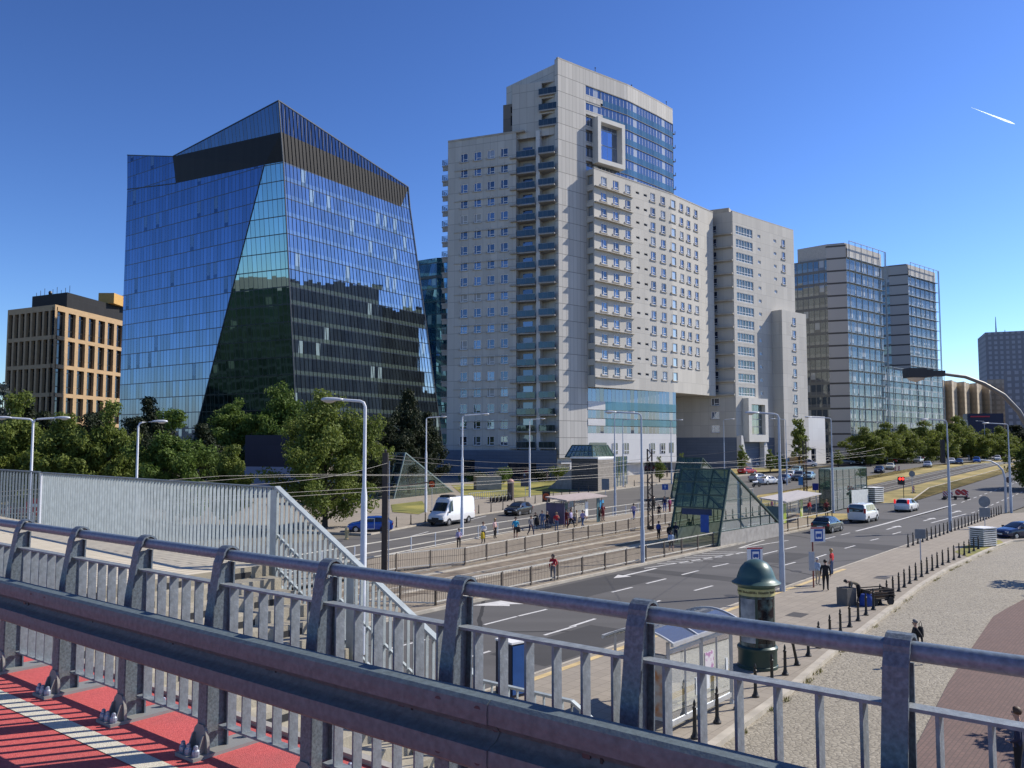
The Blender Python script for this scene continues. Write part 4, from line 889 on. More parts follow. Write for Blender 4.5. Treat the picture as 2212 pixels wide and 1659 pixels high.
f0 = P3(2150,820,470); block('shaded_flats', 'distant shade-coloured beige block of flats in front of the grey tower', [(f0.x,478),(f0.x+11,470),(f0.x+26,480),(f0.x+12,492)], P3(2155,818,470).z, far_s)
f1 = P3(2182,800,440); block('blue_grey_flats', 'distant blue-grey block of flats behind the curved lamp post', [(f1.x,446),(f1.x+14,436),(f1.x+30,450),(f1.x+14,462)], P3(2190,800,440).z, far_g)
g0_ = P3(2095,897,345); t = thing('sign_building', 'dark blue-fronted low building behind the roadside trees', 'building', (g0_.x,345,3.1))
core([(g0_.x,347),(g0_.x+13,344),(g0_.x+17,352),(g0_.x+3,356)], 0, P3(2095,893,345).z, pm('navy_front', (0.015,0.02,0.06), 0.5), t, 'facade')
mb = MB(); zz = P3(2095,905,345).z; mb.bar((g0_.x+1,346.5,zz+1), (g0_.x+8,344.9,zz+1), 0.2, 0.5); mb.obj('sign_strip', pm('red_sign', (0.55,0.03,0.06), 0.5), t)
# ---- low dark pavilion behind the park trees
pk = thing('dark_pavilion', 'dark flat-roofed pavilion with a pale blue-grey base among the park trees', 'building', (-35,127,0))
pa = P3(530,940,127); pb_ = P3(655,940,123); zt = pa.z
mb = MB(); wall(mb, (pa.x,127), (pb_.x,123), P3(540,1008,126).z, zt); wall(mb, (pa.x-1,131), (pa.x,127), 0, zt); wall(mb, (pb_.x,123), (pb_.x+1,128), 0, zt); mb.add([(pa.x,127,zt),(pb_.x,123,zt),(pb_.x+1,128,zt),(pa.x-1,131,zt)], [(0,1,2,3)]); mb.obj('upper_wall', panels('navy_panel', (0.03,0.034,0.055), 4, 4, 0.04, 0.04, 0.7), pk, recalc=False)
mb = MB(); wall(mb, (pa.x,126.9), (pb_.x,122.9), 0, P3(540,1008,126).z); mb.obj('base_wall', panels('paleblue_panel', (0.24,0.30,0.42), 4, 4, 0.04, 0.04, 0.8), pk, recalc=False)
# ---------------------------------------------------------------- footbridge, its railings and the stair
red = pm('red_deck_coating', (0.48,0.075,0.072), 0.85, col2=(0.62,0.12,0.112), scale=45, bump=0.5, bscale=160, detail=8)
_t = red.node_tree; _b = _t.nodes['Principled BSDF']; _src = _b.inputs['Base Color'].links[0].from_socket; _tc = nn(_t,'ShaderNodeTexCoord'); _n = nn(_t,'ShaderNodeTexNoise'); _n.inputs['Scale'].default_value = 1.1; _n.inputs['Detail'].default_value = 9; _n.inputs['Roughness'].default_value = .7; _t.links.new(_tc.outputs['Object'],_n.inputs['Vector'])
_m = nn(_t,'ShaderNodeMapRange'); _m.inputs[1].default_value = .48; _m.inputs[2].default_value = .8; _m.inputs[4].default_value = .75; _t.links.new(_n.outputs['Fac'],_m.inputs[0]); _t.links.new(mixc(_t,_m.outputs[0],_src,(0.26,0.085,0.078)),_b.inputs['Base Color'])
steel_post = pm('post_steel', (0.118,0.145,0.168), 0.55, 0.15, 0.32, 60.0, 0.12, 90)
steel_tube = pm('tube_steel', (0.160,0.205,0.25), 0.5, 0.15, 0.22, 50.0, 0.06, 50)
steel_beam = pm('beam_steel', (0.108,0.140,0.150), 0.62, 0.15, 0.2, 30.0, 0.1, 90)
steel_bar = pm('bar_steel', (0.20,0.225,0.245), 0.55, 0.12, 0.25, 22.0, 0.12, 80)
bolt_m = pm('bolt_zinc', (0.30,0.34,0.42), 0.4, 0.5)
bolt_d = pm('bolt_dark', (0.06,0.06,0.07), 0.5, 0.5)
fence_m = pm('fence_galvanised', (0.36,0.405,0.41), 0.55, 0.25, 0.14, 7.0, 0.1, 60)
stair_m = pm('stair_concrete', (0.30,0.27,0.21), 0.9, col2=(0.42,0.385,0.30), scale=2.5, bump=0.3, bscale=30)
def btt(mb, t0, t1, n0, n1, z0, z1, mi=0):
    mb.obox(B(t0,n0,z0), BU*(t1-t0), BN*(n1-n0), Vector((0,0,z1-z0)), mi)
mb = MB(); btt(mb, -12, 40, -7, 3.5, -0.9, 0)
struct(mb.obj('bridge_deck', red))
mb = MB(); btt(mb, -12, 40, 3.5, 3.56, -1.0, 0.03); struct(mb.obj('deck_edge', concrete))
mb = MB(); mb.add([B(-12,2.63,0.004), B(-12,2.78,0.004), B(40,2.78,0.004), B(40,2.63,0.004)], [(0,1,2,3)])
struct(mb.obj('edge_line', pm('white_line_grit', (0.50,0.46,0.36), 0.9, col2=(0.80,0.76,0.64), scale=120, bump=0.6, bscale=200)))
posts_t = [0.815+1.0*k for k in range(-3, 14)]
rail = thing('bridge_railing', 'grey steel bridge railing with thick tube handrail, curled posts and flat bars', 'railing', B(3,3.1,0), math.atan2(BU.y,BU.x))
mb = MB(); mb.tube([B(-5,3.15,1.185), B(16,3.15,1.185)], 0.034, 20); mb.obj('handrail', steel_tube, rail, smooth=True)
def post_mesh():
    mb = MB(); w = 0.042; th = 0.012
    prof = [(3.002,0.02),(3.006,0.45),(3.035,0.82),(3.085,1.14)]
    R_ = 0.047; c = (3.15,1.185)
    for k in range(9):
        a = PI*1.02-k*PI*1.1/8; prof.append((c[0]+R_*math.cos(a), c[1]+R_*math.sin(a)))
    outer = []; m_ = len(prof)                                        # front flange curling over the tube, one bent strip
    for i in range(m_):
        (n0,z0),(n1,z1) = prof[max(i-1,0)], prof[min(i+1,m_-1)]; d = Vector((n1-n0, z1-z0)).normalized(); outer.append((prof[i][0]-d.y*th, prof[i][1]+d.x*th))
    vs = [B(s_*w,n_,z_) for s_ in (-1,1) for n_, z_ in prof+outer]; k2 = 2*m_
    fs = []
    for i in range(m_-1): fs += [(i,i+1,k2+i+1,k2+i),(m_+i,k2+m_+i,k2+m_+i+1,m_+i+1),(i,m_+i,m_+i+1,i+1),(k2+i,k2+i+1,k2+m_+i+1,k2+m_+i)]
    fs += [(0,k2,k2+m_,m_),(m_-1,k2-1,2*k2-1,k2+m_-1)]; mb.add(vs, fs)
    web = [(3.014,0.02),(3.018,0.45),(3.047,0.82),(3.10,1.13),(3.17,1.14),(3.165,0.82),(3.15,0.45),(3.15,0.02)]
    mb.extr([B(-0.006,n,z) for n, z in web], BU*0.012)
    mb.extr([B(-w*0.8,n,z) for n, z in ((3.15,0.02),(3.15,0.45),(3.165,0.8),(3.172,1.14),(3.182,1.14),(3.175,0.8),(3.16,0.45),(3.16,0.02))], BU*w*1.6)
    return mb.mesh('post', [steel_post])
def foot_mesh():
    mb = MB(); btt(mb,-0.1,0.1,2.88,3.36,0.0,0.02)
    mb.extr([B(t_,2.982,z) for t_, z in ((-.085,.02),(-.08,.09),(-.06,.15),(-.03,.18),(.03,.18),(.06,.15),(.08,.09),(.085,.02))], BN*0.018)
    for s_ in (-0.06,0.048): mb.extr([B(s_,n,z) for n, z in ((2.93,0.02),(2.982,0.02),(2.982,0.13),(2.965,0.12))], BU*0.012)
    return mb.mesh('foot_plate', [pm('plate_grey', (0.25,0.25,0.24), 0.7, 0.2)])
def bolt_mesh():
    mb = MB(); mb.lathe([(0.022,0),(0.024,0.016),(0.022,0.034),(0.015,0.042),(0.013,0.06),(0.006,0.066)], 10); return mb.mesh('anchor_bolt', [bolt_m])
pm_ = post_mesh(); fm_ = foot_mesh(); bm_ = bolt_mesh()
def inst(name, me, parent, loc, rz=0.0):
    o = bpy.data.objects.new(name, me); COL.objects.link(o); o.location = loc; o.rotation_euler = (0,0,rz); attach(o, parent, True); return o
b0 = Vector((0,0,0))
for t in posts_t:
    p = inst('post', pm_, rail, BU*t)
    f = inst('foot_plate', fm_, p, BU*t)
    if 0 < t < 9:
        for dt, n_ in ((-0.07,2.915),(0.0,2.91),(0.07,2.915),(0.0,3.31)): inst('anchor_bolt', bm_, p, B(t+dt,n_,0.02))
def bar_mesh():
    mb = MB(); btt(mb,-0.006,0.006,3.09,3.15,0.155,1.0); return mb.mesh('baluster', [steel_bar])
bar_ = bar_mesh()
def panel_mesh():
    mb = MB(); btt(mb,0.0,1.0,3.088,3.154,1.0,1.012); return mb.mesh('panel', [steel_bar])
pan_ = panel_mesh(); mb = MB(); btt(mb,0.03,0.97,3.088,3.154,0.143,0.155); low_ = mb.mesh('bottom_rail', [steel_bar])
for t in posts_t[:-1]:
    p = inst('panel', pan_, rail, BU*t); inst('bottom_rail', low_, p, BU*t)
    for k in range(6): inst('baluster', bar_, p, BU*(t+0.12+k*0.152))
# crash barrier
cb = thing('crash_barrier', 'dark grey corrugated steel crash barrier bolted along the inside of the railing', 'crash barrier', B(3,2.7,0), math.atan2(BU.y,BU.x))
def wprof(off=0.0):
    return [(2.775+off,0.552),(2.712+off,0.556),(2.694+off,0.572),(2.690+off,0.60),(2.692+off,0.652),(2.752+off,0.676),(2.775+off,0.703),(2.752+off,0.73),(2.692+off,0.754),(2.690+off,0.80),(2.694+off,0.834),(2.712+off,0.848),(2.775+off,0.852)]
def beam_seg(t0, t1, off):
    mb = MB(); pr = wprof(off); th = 0.004
    fine = []
    for i in range(len(pr)-1):
        for k in range(3): fine.append((pr[i][0]+(pr[i+1][0]-pr[i][0])*k/3, pr[i][1]+(pr[i+1][1]-pr[i][1])*k/3))
    fine.append(pr[-1]); n = len(fine); vs = []; fs = []
    for t in (t0, t1):
        for a in fine: vs.append(B(t,a[0],a[1]))
        for a in fine: vs.append(B(t,a[0]+th,a[1]))
    for i in range(n-1):
        fs.append((i,i+1,2*n+i+1,2*n+i)); fs.append((n+i,3*n+i,3*n+i+1,n+i+1)); fs.append((i,n+i,n+i+1,i+1)); fs.append((2*n+i,2*n+i+1,3*n+i+1,3*n+i))
    fs += [(0,2*n,3*n,n),(n-1,2*n-1,4*n-1,3*n-1)]
    mb.add(vs, fs); return mb.obj('beam', steel_beam, cb, smooth=30)
joints = [-5.4,-1.4,2.6,6.6,10.6,14.6]
def hb_mesh():
    mb = MB(); mb.lathe([(0.019,0.0),(0.019,-0.006),(0.012,-0.014),(0.0005,-0.016)], 14, axis='y'); return mb.mesh('bolt', [bolt_d], smooth=True)
hb_ = hb_mesh(); ang = math.atan2(BU.y, BU.x)
slot = MB(); slot.box(-0.006,0.006,-0.004,0.002,-0.018,0.018); slot_ = slot.mesh('slot', [void])
for i in range(len(joints)-1):
    bo = beam_seg(joints[i]-(0.32 if i else 0), joints[i+1], 0.0 if i % 2 == 0 else 0.0055)
    if -2 < joints[i+1] < 9:
        j = joints[i+1]; f_ = 2.691
        for t, z, n_ in ((j-0.05,0.803,f_),(j-0.27,0.803,f_),(j-0.05,0.603,f_),(j-0.27,0.603,f_),(j-0.06,0.703,2.774),(j-0.12,0.722,2.769),(j-0.2,0.703,2.774),(j-0.3,0.722,2.769)): inst('bolt', hb_, bo, B(t,n_,z), ang)
for t in posts_t:
    if -1 < t < 9: inst('slot', slot_, cb, B(t-0.03,2.773,0.703), ang); inst('bolt', hb_, cb, B(t+0.04,2.773,0.703), ang)
mb = MB()
sp = MB(); btt(sp,-0.03,0.03,2.785,3.0,0.66,0.74); sp_ = sp.mesh('spacer', [steel_post])
for t in posts_t: inst('spacer', sp_, cb, BU*t)
# stair and landing
TS = 11.4; RUN = 0.3154; RISE = 0.1692; N1 = 3.6; N2 = 8.2
st_ = thing('concrete_staircase', 'pale concrete staircase with a wide top landing leading down from the bridge', 'staircase', B(8,6,-6.2), math.atan2(BU.y,BU.x))
mb = MB()
mb.extr([B(TS,N1-0.03,-0.45), B(30,N1-0.03,-0.45), B(30,9.6,-0.45), B(22,9.0,-0.45), B(TS,N2,-0.45)], (0,0,0.45))
landing = mb.obj('landing', paving('landing_boards', (0.62,0.555,0.43), (0.57,0.51,0.395), (0.34,0.30,0.225), 3.0, 0.2, -ang+PI/2, var=0.06, msize=0.02), st_)
mb = MB(); holes = MB()
def flight(t0, z0, n):
    pts = [(t0, z0-RISE*0)]; 
    for k in range(n):
        t = t0-RUN*k; z = z0-RISE*(k+1)
        mb.obox(B(t-RUN,N1,z-0.06), BU*(RUN+0.03), BN*(N2-N1), Vector((0,0,0.06)))
        mb.obox(B(t,N1,z), BU*0.03, BN*(N2-N1), Vector((0,0,RISE-0.06)))
        for j in range(4):
            if True:
                c = N1+0.45+j*1.15+(0.58 if k % 2 else 0)
                if c < N2-0.5: mb.obox(B(t-0.006,c,z+0.012), BU*0.012, BN*0.36, Vector((0,0,RISE-0.085)), 1); 
    return t0-RUN*n, z0-RISE*n
t1, z1 = flight(TS, 0, 13)
btt(mb, t1-1.5, t1, N1, N2, z1-0.3, z1)
t2, z2 = flight(t1-1.5, z1, 24)
for n_ in (N1, N2-0.3): mb.extr([B(TS,n_,-0.2), B(TS,n_,-0.5), B(t1,n_,z1-0.5), B(t1,n_,z1-0.1)], BN*0.28)
mb.obj('steps', [stair_m, void], st_)
mb = MB()
for t, n_ in ((13,4.5),(13,7.7),(20,4.5),(20,8),(6.6,5.9)): mb.tube([B(t,n_,-6.4), B(t,n_,-0.44 if t > 10 else z1-0.28)], 0.22, 14)
mb.obj('support_column', concrete, st_)
# slatted fence round the landing and down the stair
sf = thing('slatted_fence', 'pale grey fence of close upright steel slats along the landing and stair', 'fence', B(12,8.3,0), ang)
def fn_(t): return 8.29+(max(t,TS)-TS)*0.075
mb = MB(); t = TS+0.1
while t < 21.7:
    n_ = fn_(t); mb.obox(B(t,n_,-0.32), BU*0.014, BN*0.052, Vector((0,0,1.5))); t += 0.135
t = TS-0.02
while t > 7.45:
    zt = 1.18-(TS-t)*0.535; mb.obox(B(t,8.29,zt-1.52), BU*0.012, BN*0.05, Vector((0,0,1.52))); t -= 0.118
mb.obj('slats', fence_m, sf)
mb = MB(); mb.obox(B(TS,fn_(TS)-0.015,1.18), B(21.8,fn_(21.8),0)-B(TS,fn_(TS),0), BN*0.1, Vector((0,0,0.02))); mb.obj('top_rail', steel_post, sf)
mb = MB(); zE = 1.18-(TS-7.2)*0.535; mb.bar(B(TS,8.31,1.2), B(7.2,8.31,zE+0.02), 0.1, 0.035); mb.bar(B(TS,8.31,-0.28), B(7.2,8.31,zE-1.46), 0.06, 0.05); mb.obj('stair_rail', fence_m, sf)
mb = MB()
for t, w_ in ((21.75,0.1),):
    mb.obox(B(t,fn_(t),-0.35), BU*0.05, BN*0.06, Vector((0,0,1.55)))
mb.obj('end_post', polewhite, sf)
for t in (TS-0.05, 9.5):
    mb = MB(); zt = 1.18-(TS-t)*0.535; mb.obox(B(t,8.27,zt-1.6), BU*0.16, BN*0.012, Vector((0,0,1.6))); mb.obj('post_plate', fence_m, sf)
for k, (n0, n1) in enumerate(((0.45,0.5),(0.95,1.0))):
    mb = MB(); mb.bar(B(TS,8.33,n0-0.5), B(7.3,8.33,zE-1.2+k*0.5), 0.04, 0.03); mb.obj('cross_bar', fence_m, sf)
lr = thing('landing_railing', 'low grey railing of thin upright bars round the lower stair landing', 'railing', B(6.5,8.3,z1), ang)
def rails(pts, hh, sp_, parent, m, bw=0.014, rw=0.06):
    mb = MB(); tb_ = MB()
    for a, b in zip(pts[:-1], pts[1:]):
        tb_.bar(a, b, rw, 0.03); L = (b-a).length; n = max(1, int(L/sp_))
        for k in range(n+1):
            p = a.lerp(b, k/n); mb.bar(p, p-Vector((0,0,hh)), bw, bw*2.2, up=BN)
    mb.obj('bars', m, parent); tb_.obj('top_rail', m, parent)
rails([B(7.22,8.31,z1+1.12), B(5.75,8.31,z1+1.12), B(1.0,8.31,z1+1.12-4.75*0.535)], 1.05, 0.13, lr, fence_m)
tr = thing('thin_bar_railing', 'thin dark railing of widely spaced bars past the end of the slatted fence', 'railing', B(24,9.1,0), ang)
rails([B(21.9,fn_(21.8)+0.02,1.2), B(27.0,9.4,1.2)], 1.5, 0.22, tr, steel_post, 0.02, 0.08)
# ---------------------------------------------------------------- vehicles
def paint(name, c, rough=0.25, metal=0.0): return pm('paint_'+name, c, rough, metal, 0.03, 1.0, coat=0.6)
PAINT = {'white':paint('white',(0.74,0.74,0.73)), 'black':paint('black',(0.012,0.012,0.014)), 'blue':paint('blue',(0.012,0.07,0.34)), 'navy':paint('navy',(0.012,0.018,0.06)), 'green':paint('dark_green',(0.010,0.022,0.022)),
         'silver':paint('silver',(0.46,0.47,0.48),0.3,0.5), 'grey':paint('grey',(0.13,0.14,0.15),0.3,0.4), 'red':paint('red',(0.45,0.02,0.02)), 'yellow':paint('yellow',(0.50,0.25,0.035)), 'cream':paint('cream',(0.58,0.55,0.42)), 'aqua':paint('pale_blue',(0.30,0.45,0.52),0.3,0.3)}
trim = pm('black_trim', (0.02,0.02,0.022), 0.6); lamp_w = pm('headlamp', (0.75,0.78,0.8), 0.1, 0.2); lamp_r = pm('tail_lamp', (0.45,0.015,0.02), 0.2); plate_m = pm('number_plate', (0.75,0.75,0.72), 0.5)
brake = bpy.data.materials.new('brake_light'); brake.use_nodes = True
_b = brake.node_tree.nodes['Principled BSDF']; _b.inputs['Base Color'].default_value = (0.7,0.02,0.02,1); _b.inputs['Emission Color'].default_value = (1,0.03,0.03,1); _b.inputs['Emission Strength'].default_value = 0.5
# stations: x, bottom, belt, top, half-width low, half-width belt, half-width roof
CARS = {
 'hatch': dict(L=4.2, wb=(-1.27,1.28), wr=0.31, st=[(-2.1,.38,.78,.82,.70,.74,.66),(-2.03,.26,.93,.98,.80,.84,.74),(-1.86,.22,.97,1.03,.84,.87,.74),(-1.45,.2,.96,1.40,.86,.88,.60),(-.7,.2,.95,1.48,.87,.89,.60),(.2,.2,.94,1.44,.87,.89,.60),(.55,.2,.93,1.30,.87,.89,.62),(1.08,.2,.92,.98,.87,.88,.74),(1.75,.2,.82,.86,.85,.85,.70),(2.05,.25,.66,.70,.78,.78,.62),(2.1,.38,.58,.60,.70,.70,.55)], ws=(1.02,.42), rw=(-1.8,-1.48), sw=[(-1.3,-.42),(-.34,.62)]),
 'sedan': dict(L=4.6, wb=(-1.35,1.4), wr=0.32, st=[(-2.3,.4,.82,.86,.70,.74,.62),(-2.22,.26,.96,1.0,.82,.84,.70),(-1.65,.2,.98,1.03,.87,.88,.72),(-1.0,.2,.97,1.36,.88,.89,.60),(-.4,.2,.95,1.46,.88,.90,.60),(.35,.2,.94,1.42,.88,.90,.60),(.62,.2,.93,1.30,.88,.90,.62),(1.2,.2,.92,.98,.88,.89,.74),(1.9,.2,.82,.86,.86,.86,.70),(2.24,.25,.66,.7,.78,.78,.62),(2.3,.38,.58,.6,.70,.7,.55)], ws=(1.14,.5), rw=(-1.6,-1.05), sw=[(-.95,-.3),(-.22,.75)]),
 'wagon': dict(L=4.7, wb=(-1.4,1.4), wr=0.33, st=[(-2.35,.4,.84,.9,.74,.8,.66),(-2.28,.28,1.0,1.08,.84,.87,.72),(-2.16,.24,1.02,1.3,.88,.89,.66),(-1.95,.22,1.02,1.48,.89,.90,.62),(-.8,.22,1.0,1.56,.90,.91,.62),(.3,.22,.98,1.52,.90,.91,.62),(.62,.22,.97,1.36,.90,.91,.64),(1.15,.22,.96,1.03,.90,.90,.75),(1.95,.22,.88,.92,.88,.87,.72),(2.28,.27,.7,.74,.8,.8,.64),(2.35,.4,.6,.62,.72,.72,.56)], ws=(1.1,.46), rw=(-2.3,-1.97), sw=[(-1.8,-1.1),(-1.02,-.2),(-.12,.7)]),
 'suv': dict(L=4.5, wb=(-1.32,1.34), wr=0.36, st=[(-2.25,.45,.92,.98,.74,.8,.66),(-2.18,.33,1.08,1.16,.86,.88,.74),(-2.08,.3,1.1,1.4,.89,.90,.68),(-1.8,.28,1.1,1.62,.90,.91,.64),(-.6,.28,1.08,1.70,.90,.92,.64),(.25,.28,1.06,1.66,.90,.92,.64),(.55,.28,1.05,1.5,.90,.92,.66),(1.05,.28,1.04,1.12,.90,.90,.76),(1.85,.28,.98,1.02,.88,.88,.74),(2.18,.33,.8,.84,.8,.8,.66),(2.25,.45,.68,.7,.72,.72,.58)], ws=(1.0,.4), rw=(-2.1,-1.86), sw=[(-1.65,-1.0),(-.92,-.15),(-.07,.62)]),
 'van': dict(L=4.9, wb=(-1.45,1.5), wr=0.34, st=[(-2.45,.45,.98,1.04,.82,.88,.74),(-2.42,.32,1.12,1.5,.90,.93,.82),(-2.36,.28,1.14,1.86,.92,.95,.78),(-2.1,.26,1.14,1.95,.93,.95,.78),(-.3,.26,1.13,1.97,.93,.95,.79),(.75,.26,1.12,1.94,.93,.95,.78),(1.0,.26,1.11,1.82,.93,.95,.78),(1.7,.26,1.10,1.22,.92,.94,.82),(2.2,.28,.96,1.0,.90,.90,.76),(2.42,.32,.74,.78,.84,.84,.66),(2.45,.42,.62,.64,.76,.76,.6)], ws=(1.64,.98), rw=(-2.445,-2.3), sw=[(-1.9,-.75),(-.65,.15),(.23,1.12)]),
 'bigvan': dict(L=6.0, wb=(-1.75,1.95), wr=0.35, st=[(-3.0,.45,1.2,2.5,.95,.98,.88),(-2.97,.36,1.25,2.66,.99,1.02,.88),(-2.8,.34,1.25,2.74,1.0,1.03,.88),(.0,.34,1.25,2.78,1.0,1.03,.88),(1.25,.34,1.25,2.76,1.0,1.03,.88),(1.55,.34,1.25,2.62,1.0,1.02,.84),(1.72,.34,1.25,2.30,1.0,1.02,.82),(2.35,.34,1.24,1.34,.98,1.0,.86),(2.75,.34,1.05,1.1,.96,.96,.78),(2.95,.4,.85,.88,.9,.88,.68),(3.0,.5,.7,.72,.8,.8,.6)], ws=(2.3,1.76), rw=None, sw=[(1.18,1.92)]),
 'boxvan': dict(L=5.2, wb=(-1.5,1.6), wr=0.35, st=[(-2.6,.45,1.2,2.3,.95,.98,.9),(-2.57,.36,1.25,2.42,.98,1.0,.9),(.7,.34,1.25,2.45,.98,1.0,.9),(1.05,.34,1.25,2.36,.98,1.0,.86),(1.3,.34,1.25,2.1,.98,1.0,.82),(1.9,.34,1.22,1.32,.96,.98,.84),(2.35,.36,1.05,1.1,.94,.94,.76),(2.56,.4,.8,.83,.86,.86,.66),(2.6,.5,.7,.72,.8,.8,.6)], ws=(1.85,1.34), rw=None, sw=[(.7,1.5)]),
}
def sec(st, x):
    for a, b in zip(st[:-1], st[1:]):
        if a[0] <= x <= b[0]:
            f = (x-a[0])/(b[0]-a[0]); return [a[i]+(b[i]-a[i])*f for i in range(7)]
    return list(st[0] if x < st[0][0] else st[-1])
def half(s):
    x, zb, ze, zt, wl, we, wt = s
    return [(0,zb),(wl*.82,zb),(wl,zb+.13),((wl+we)/2+.015,(zb+ze)/2),(we,ze-.09),(we*.965,ze),(wt+(we*.965-wt)*.12,ze+(zt-ze)*.86),(wt*.86,zt-.012),(wt*.45,zt+.012),(0,zt+.018)]
def car_meshes(kind):
    d = CARS[kind]; st = d['st']; M_ = {}
    mb = MB(); xs = sorted({s[0] for s in st}|{st[0][0]+(st[-1][0]-st[0][0])*k/22 for k in range(23)})
    rings = []
    for x in xs:
        h = half(sec(st, x)); rings.append([(x,-y,z) for y, z in h]+[(x,y,z) for y, z in h[-2:0:-1]])
    n = len(rings[0]); vs = [p for r in rings for p in r]; fs = []
    for i in range(len(rings)-1):
        for k in range(n): fs.append((i*n+k, i*n+(k+1)%n, (i+1)*n+(k+1)%n, (i+1)*n+k))
    fs.append(tuple(range(n-1,-1,-1))); fs.append(tuple(range((len(rings)-1)*n, len(rings)*n))); mb.add(vs, fs, 0)
    wr = d['wr']
    for wx in d['wb']:
        for s in (-1,1):
            y = s*(sec(st, wx)[5]+0.012); mb.lathe([(0.0,0),(wr+.055,0),(wr+.055,-0.004*s),(0.0,-0.004*s)], 20, (wx,y,wr), 1, 'y')
    mb.box(st[0][0]+.25, st[-1][0]-.25, -sec(st,0)[4]-.004, sec(st,0)[4]+.004, sec(st,0)[1]-.03, sec(st,0)[1]+.09, 1)
    for s in (-1,1):                                        # mirrors
        xm = d['ws'][0]-.25; mb.box(xm-.06,xm+.07,s*(sec(st,xm)[5]+.02)-.02,s*(sec(st,xm)[5]+.2)+.0,sec(st,xm)[2]+.02,sec(st,xm)[2]+.17,1) if s > 0 else mb.box(xm-.06,xm+.07,-(sec(st,xm)[5]+.2),-(sec(st,xm)[5]+.02),sec(st,xm)[2]+.02,sec(st,xm)[2]+.17,1)
    M_['body'] = [mb.mesh('body', [PAINT['white'], trim], 35)]
    def patch(pts_fn, us, vs_):
        m_ = MB(); V_ = [pts_fn(u, v) for u in us for v in vs_]; nv = len(vs_)
        m_.add(V_, [(i*nv+j, i*nv+j+1, (i+1)*nv+j+1, (i+1)*nv+j) for i in range(len(us)-1) for j in range(nv-1)]); return m_
    def top(x, f, off):
        h = half(sec(st, x)); y = h[7][0]*1.03*f; z = (h[7][1] if abs(f) > .9 else h[9][1]-(.012*abs(f)))+off; return (x+off*(1.0 if x > 0 else -2.4), y, z)
    def scr(a, b):
        return patch(lambda u, v: top(a+(b-a)*u, v, .014), [k/5 for k in range(6)], [-1,-.5,0,.5,1]).mesh('windscreen', [dark_glass], 60)
    M_['windscreen'] = [scr(*d['ws'])]
    if d['rw']: M_['rear_window'] = [scr(*d['rw'])]
    else: M_['rear_window'] = []
    M_['side_window'] = []
    for s in (-1,1):
        for a, b in d['sw']:
            def f(u, v, a=a, b=b, s=s):
                x = a+(b-a)*u; h = half(sec(st, x)); p, q = h[5], h[6]; t_ = .10+.86*v
                return (x, s*(p[0]+(q[0]-p[0])*t_+.012), p[1]+(q[1]-p[1])*t_)
            M_['side_window'].append(patch(f, [k/4 for k in range(5)], [0,.5,1]).mesh('side_window', [dark_glass], 60))
    L2 = st[-1][0]; rear = st[0][0]; M_['headlight'] = []; M_['tail_light'] = []
    for s in (-1,1):
        q = sec(st, L2-.16); m_ = MB(); m_.box(L2-.22,L2-.045,*(sorted((s*q[5]*.62,s*q[5]*.97))),q[2]-.14,q[2]+.0); M_['headlight'].append(m_.mesh('headlight', [lamp_w]))
        q = sec(st, rear+.06); zt = (1.0,1.5) if kind in ('van','wagon','suv') else (q[2]-.22,q[2]-.02); 
        if kind in ('bigvan','boxvan'): zt = (.9,1.25)
        m_ = MB(); m_.box(rear-.012,rear+.12,*(sorted((s*q[5]*.78,s*q[5]*1.0))),zt[0],zt[1]); M_['tail_light'].append(m_.mesh('tail_light', [lamp_r]))
    m_ = MB(); m_.box(rear-.02,rear+.02,-.26,.26,.55,.66); m2 = MB(); m2.box(L2-.03,L2+.015,-.26,.26,.42,.53); M_['number_plate'] = [m_.mesh('number_plate',[plate_m]), m2.mesh('number_plate',[plate_m])]
    m_ = MB(); m_.box(L2-.06,L2+.01,-.42,.42,.5 if kind not in ('bigvan',) else .6,.6 if kind not in ('bigvan',) else .82); M_['grille'] = [m_.mesh('grille',[trim])]
    ty = MB(); ty.lathe([(wr*.62,-.10),(wr*.93,-.11),(wr,-.08),(wr,.08),(wr*.93,.11),(wr*.62,.10)], 20, axis='y'); rm = MB(); rm.lathe([(0.01,-.105),(wr*.3,-.11),(wr*.62,-.10),(wr*.66,-.06),(wr*.66,.06),(wr*.62,.10),(wr*.3,.11),(.01,.105)], 14, axis='y')
    for k in range(5):
        a = 2*PI*k/5; c = Vector((math.cos(a)*wr*.42,0,math.sin(a)*wr*.42)); rm.obox(c+Vector((-.02,-.116,-.02)), (.04,0,0), (0,.232,0), (0,0,.04), 1)
    M_['tyre'] = ty.mesh('tyre',[rubber],40); M_['rim'] = rm.mesh('rim',[chrome,trim],40)
    return M_
CM = {}
def car(kind, col, label, px, py, hx, group=None, name='car', cat='car', lit=False, dz=0.0, pos=None, scale=None):
    if kind not in CM: CM[kind] = car_meshes(kind)
    M_ = CM[kind]; p = pos or G(px, py, dz); p = Vector(p)
    rz = hx if isinstance(hx, float) else math.atan2(hx[1], hx[0])
    t = thing(name, label, cat, p, rz, group)
    if scale: t.scale = (scale,)*3
    def part(nm, me, parent=t, loc=(0,0,0)):
        o = bpy.data.objects.new(nm, me); COL.objects.link(o); o.parent = parent; o.location = loc; return o
    recolour(part('body', M_['body'][0]), {0: PAINT[col]})
    for nm in ('windscreen','rear_window','side_window','headlight','tail_light','number_plate','grille'):
        for me in M_[nm]:
            o = part(nm, me)
            if lit and nm == 'tail_light': recolour(o, {0: brake})
    d = CARS[kind]
    for wx in d['wb']:
        for s in (-1,1):
            wh = part('wheel', M_['tyre'], t, (wx, s*(sec(d['st'],wx)[5]-.09), d['wr'])); part('rim', M_['rim'], wh)
    return t
fd = Vector((-0.48,-0.877,0)).normalized(); away = RD
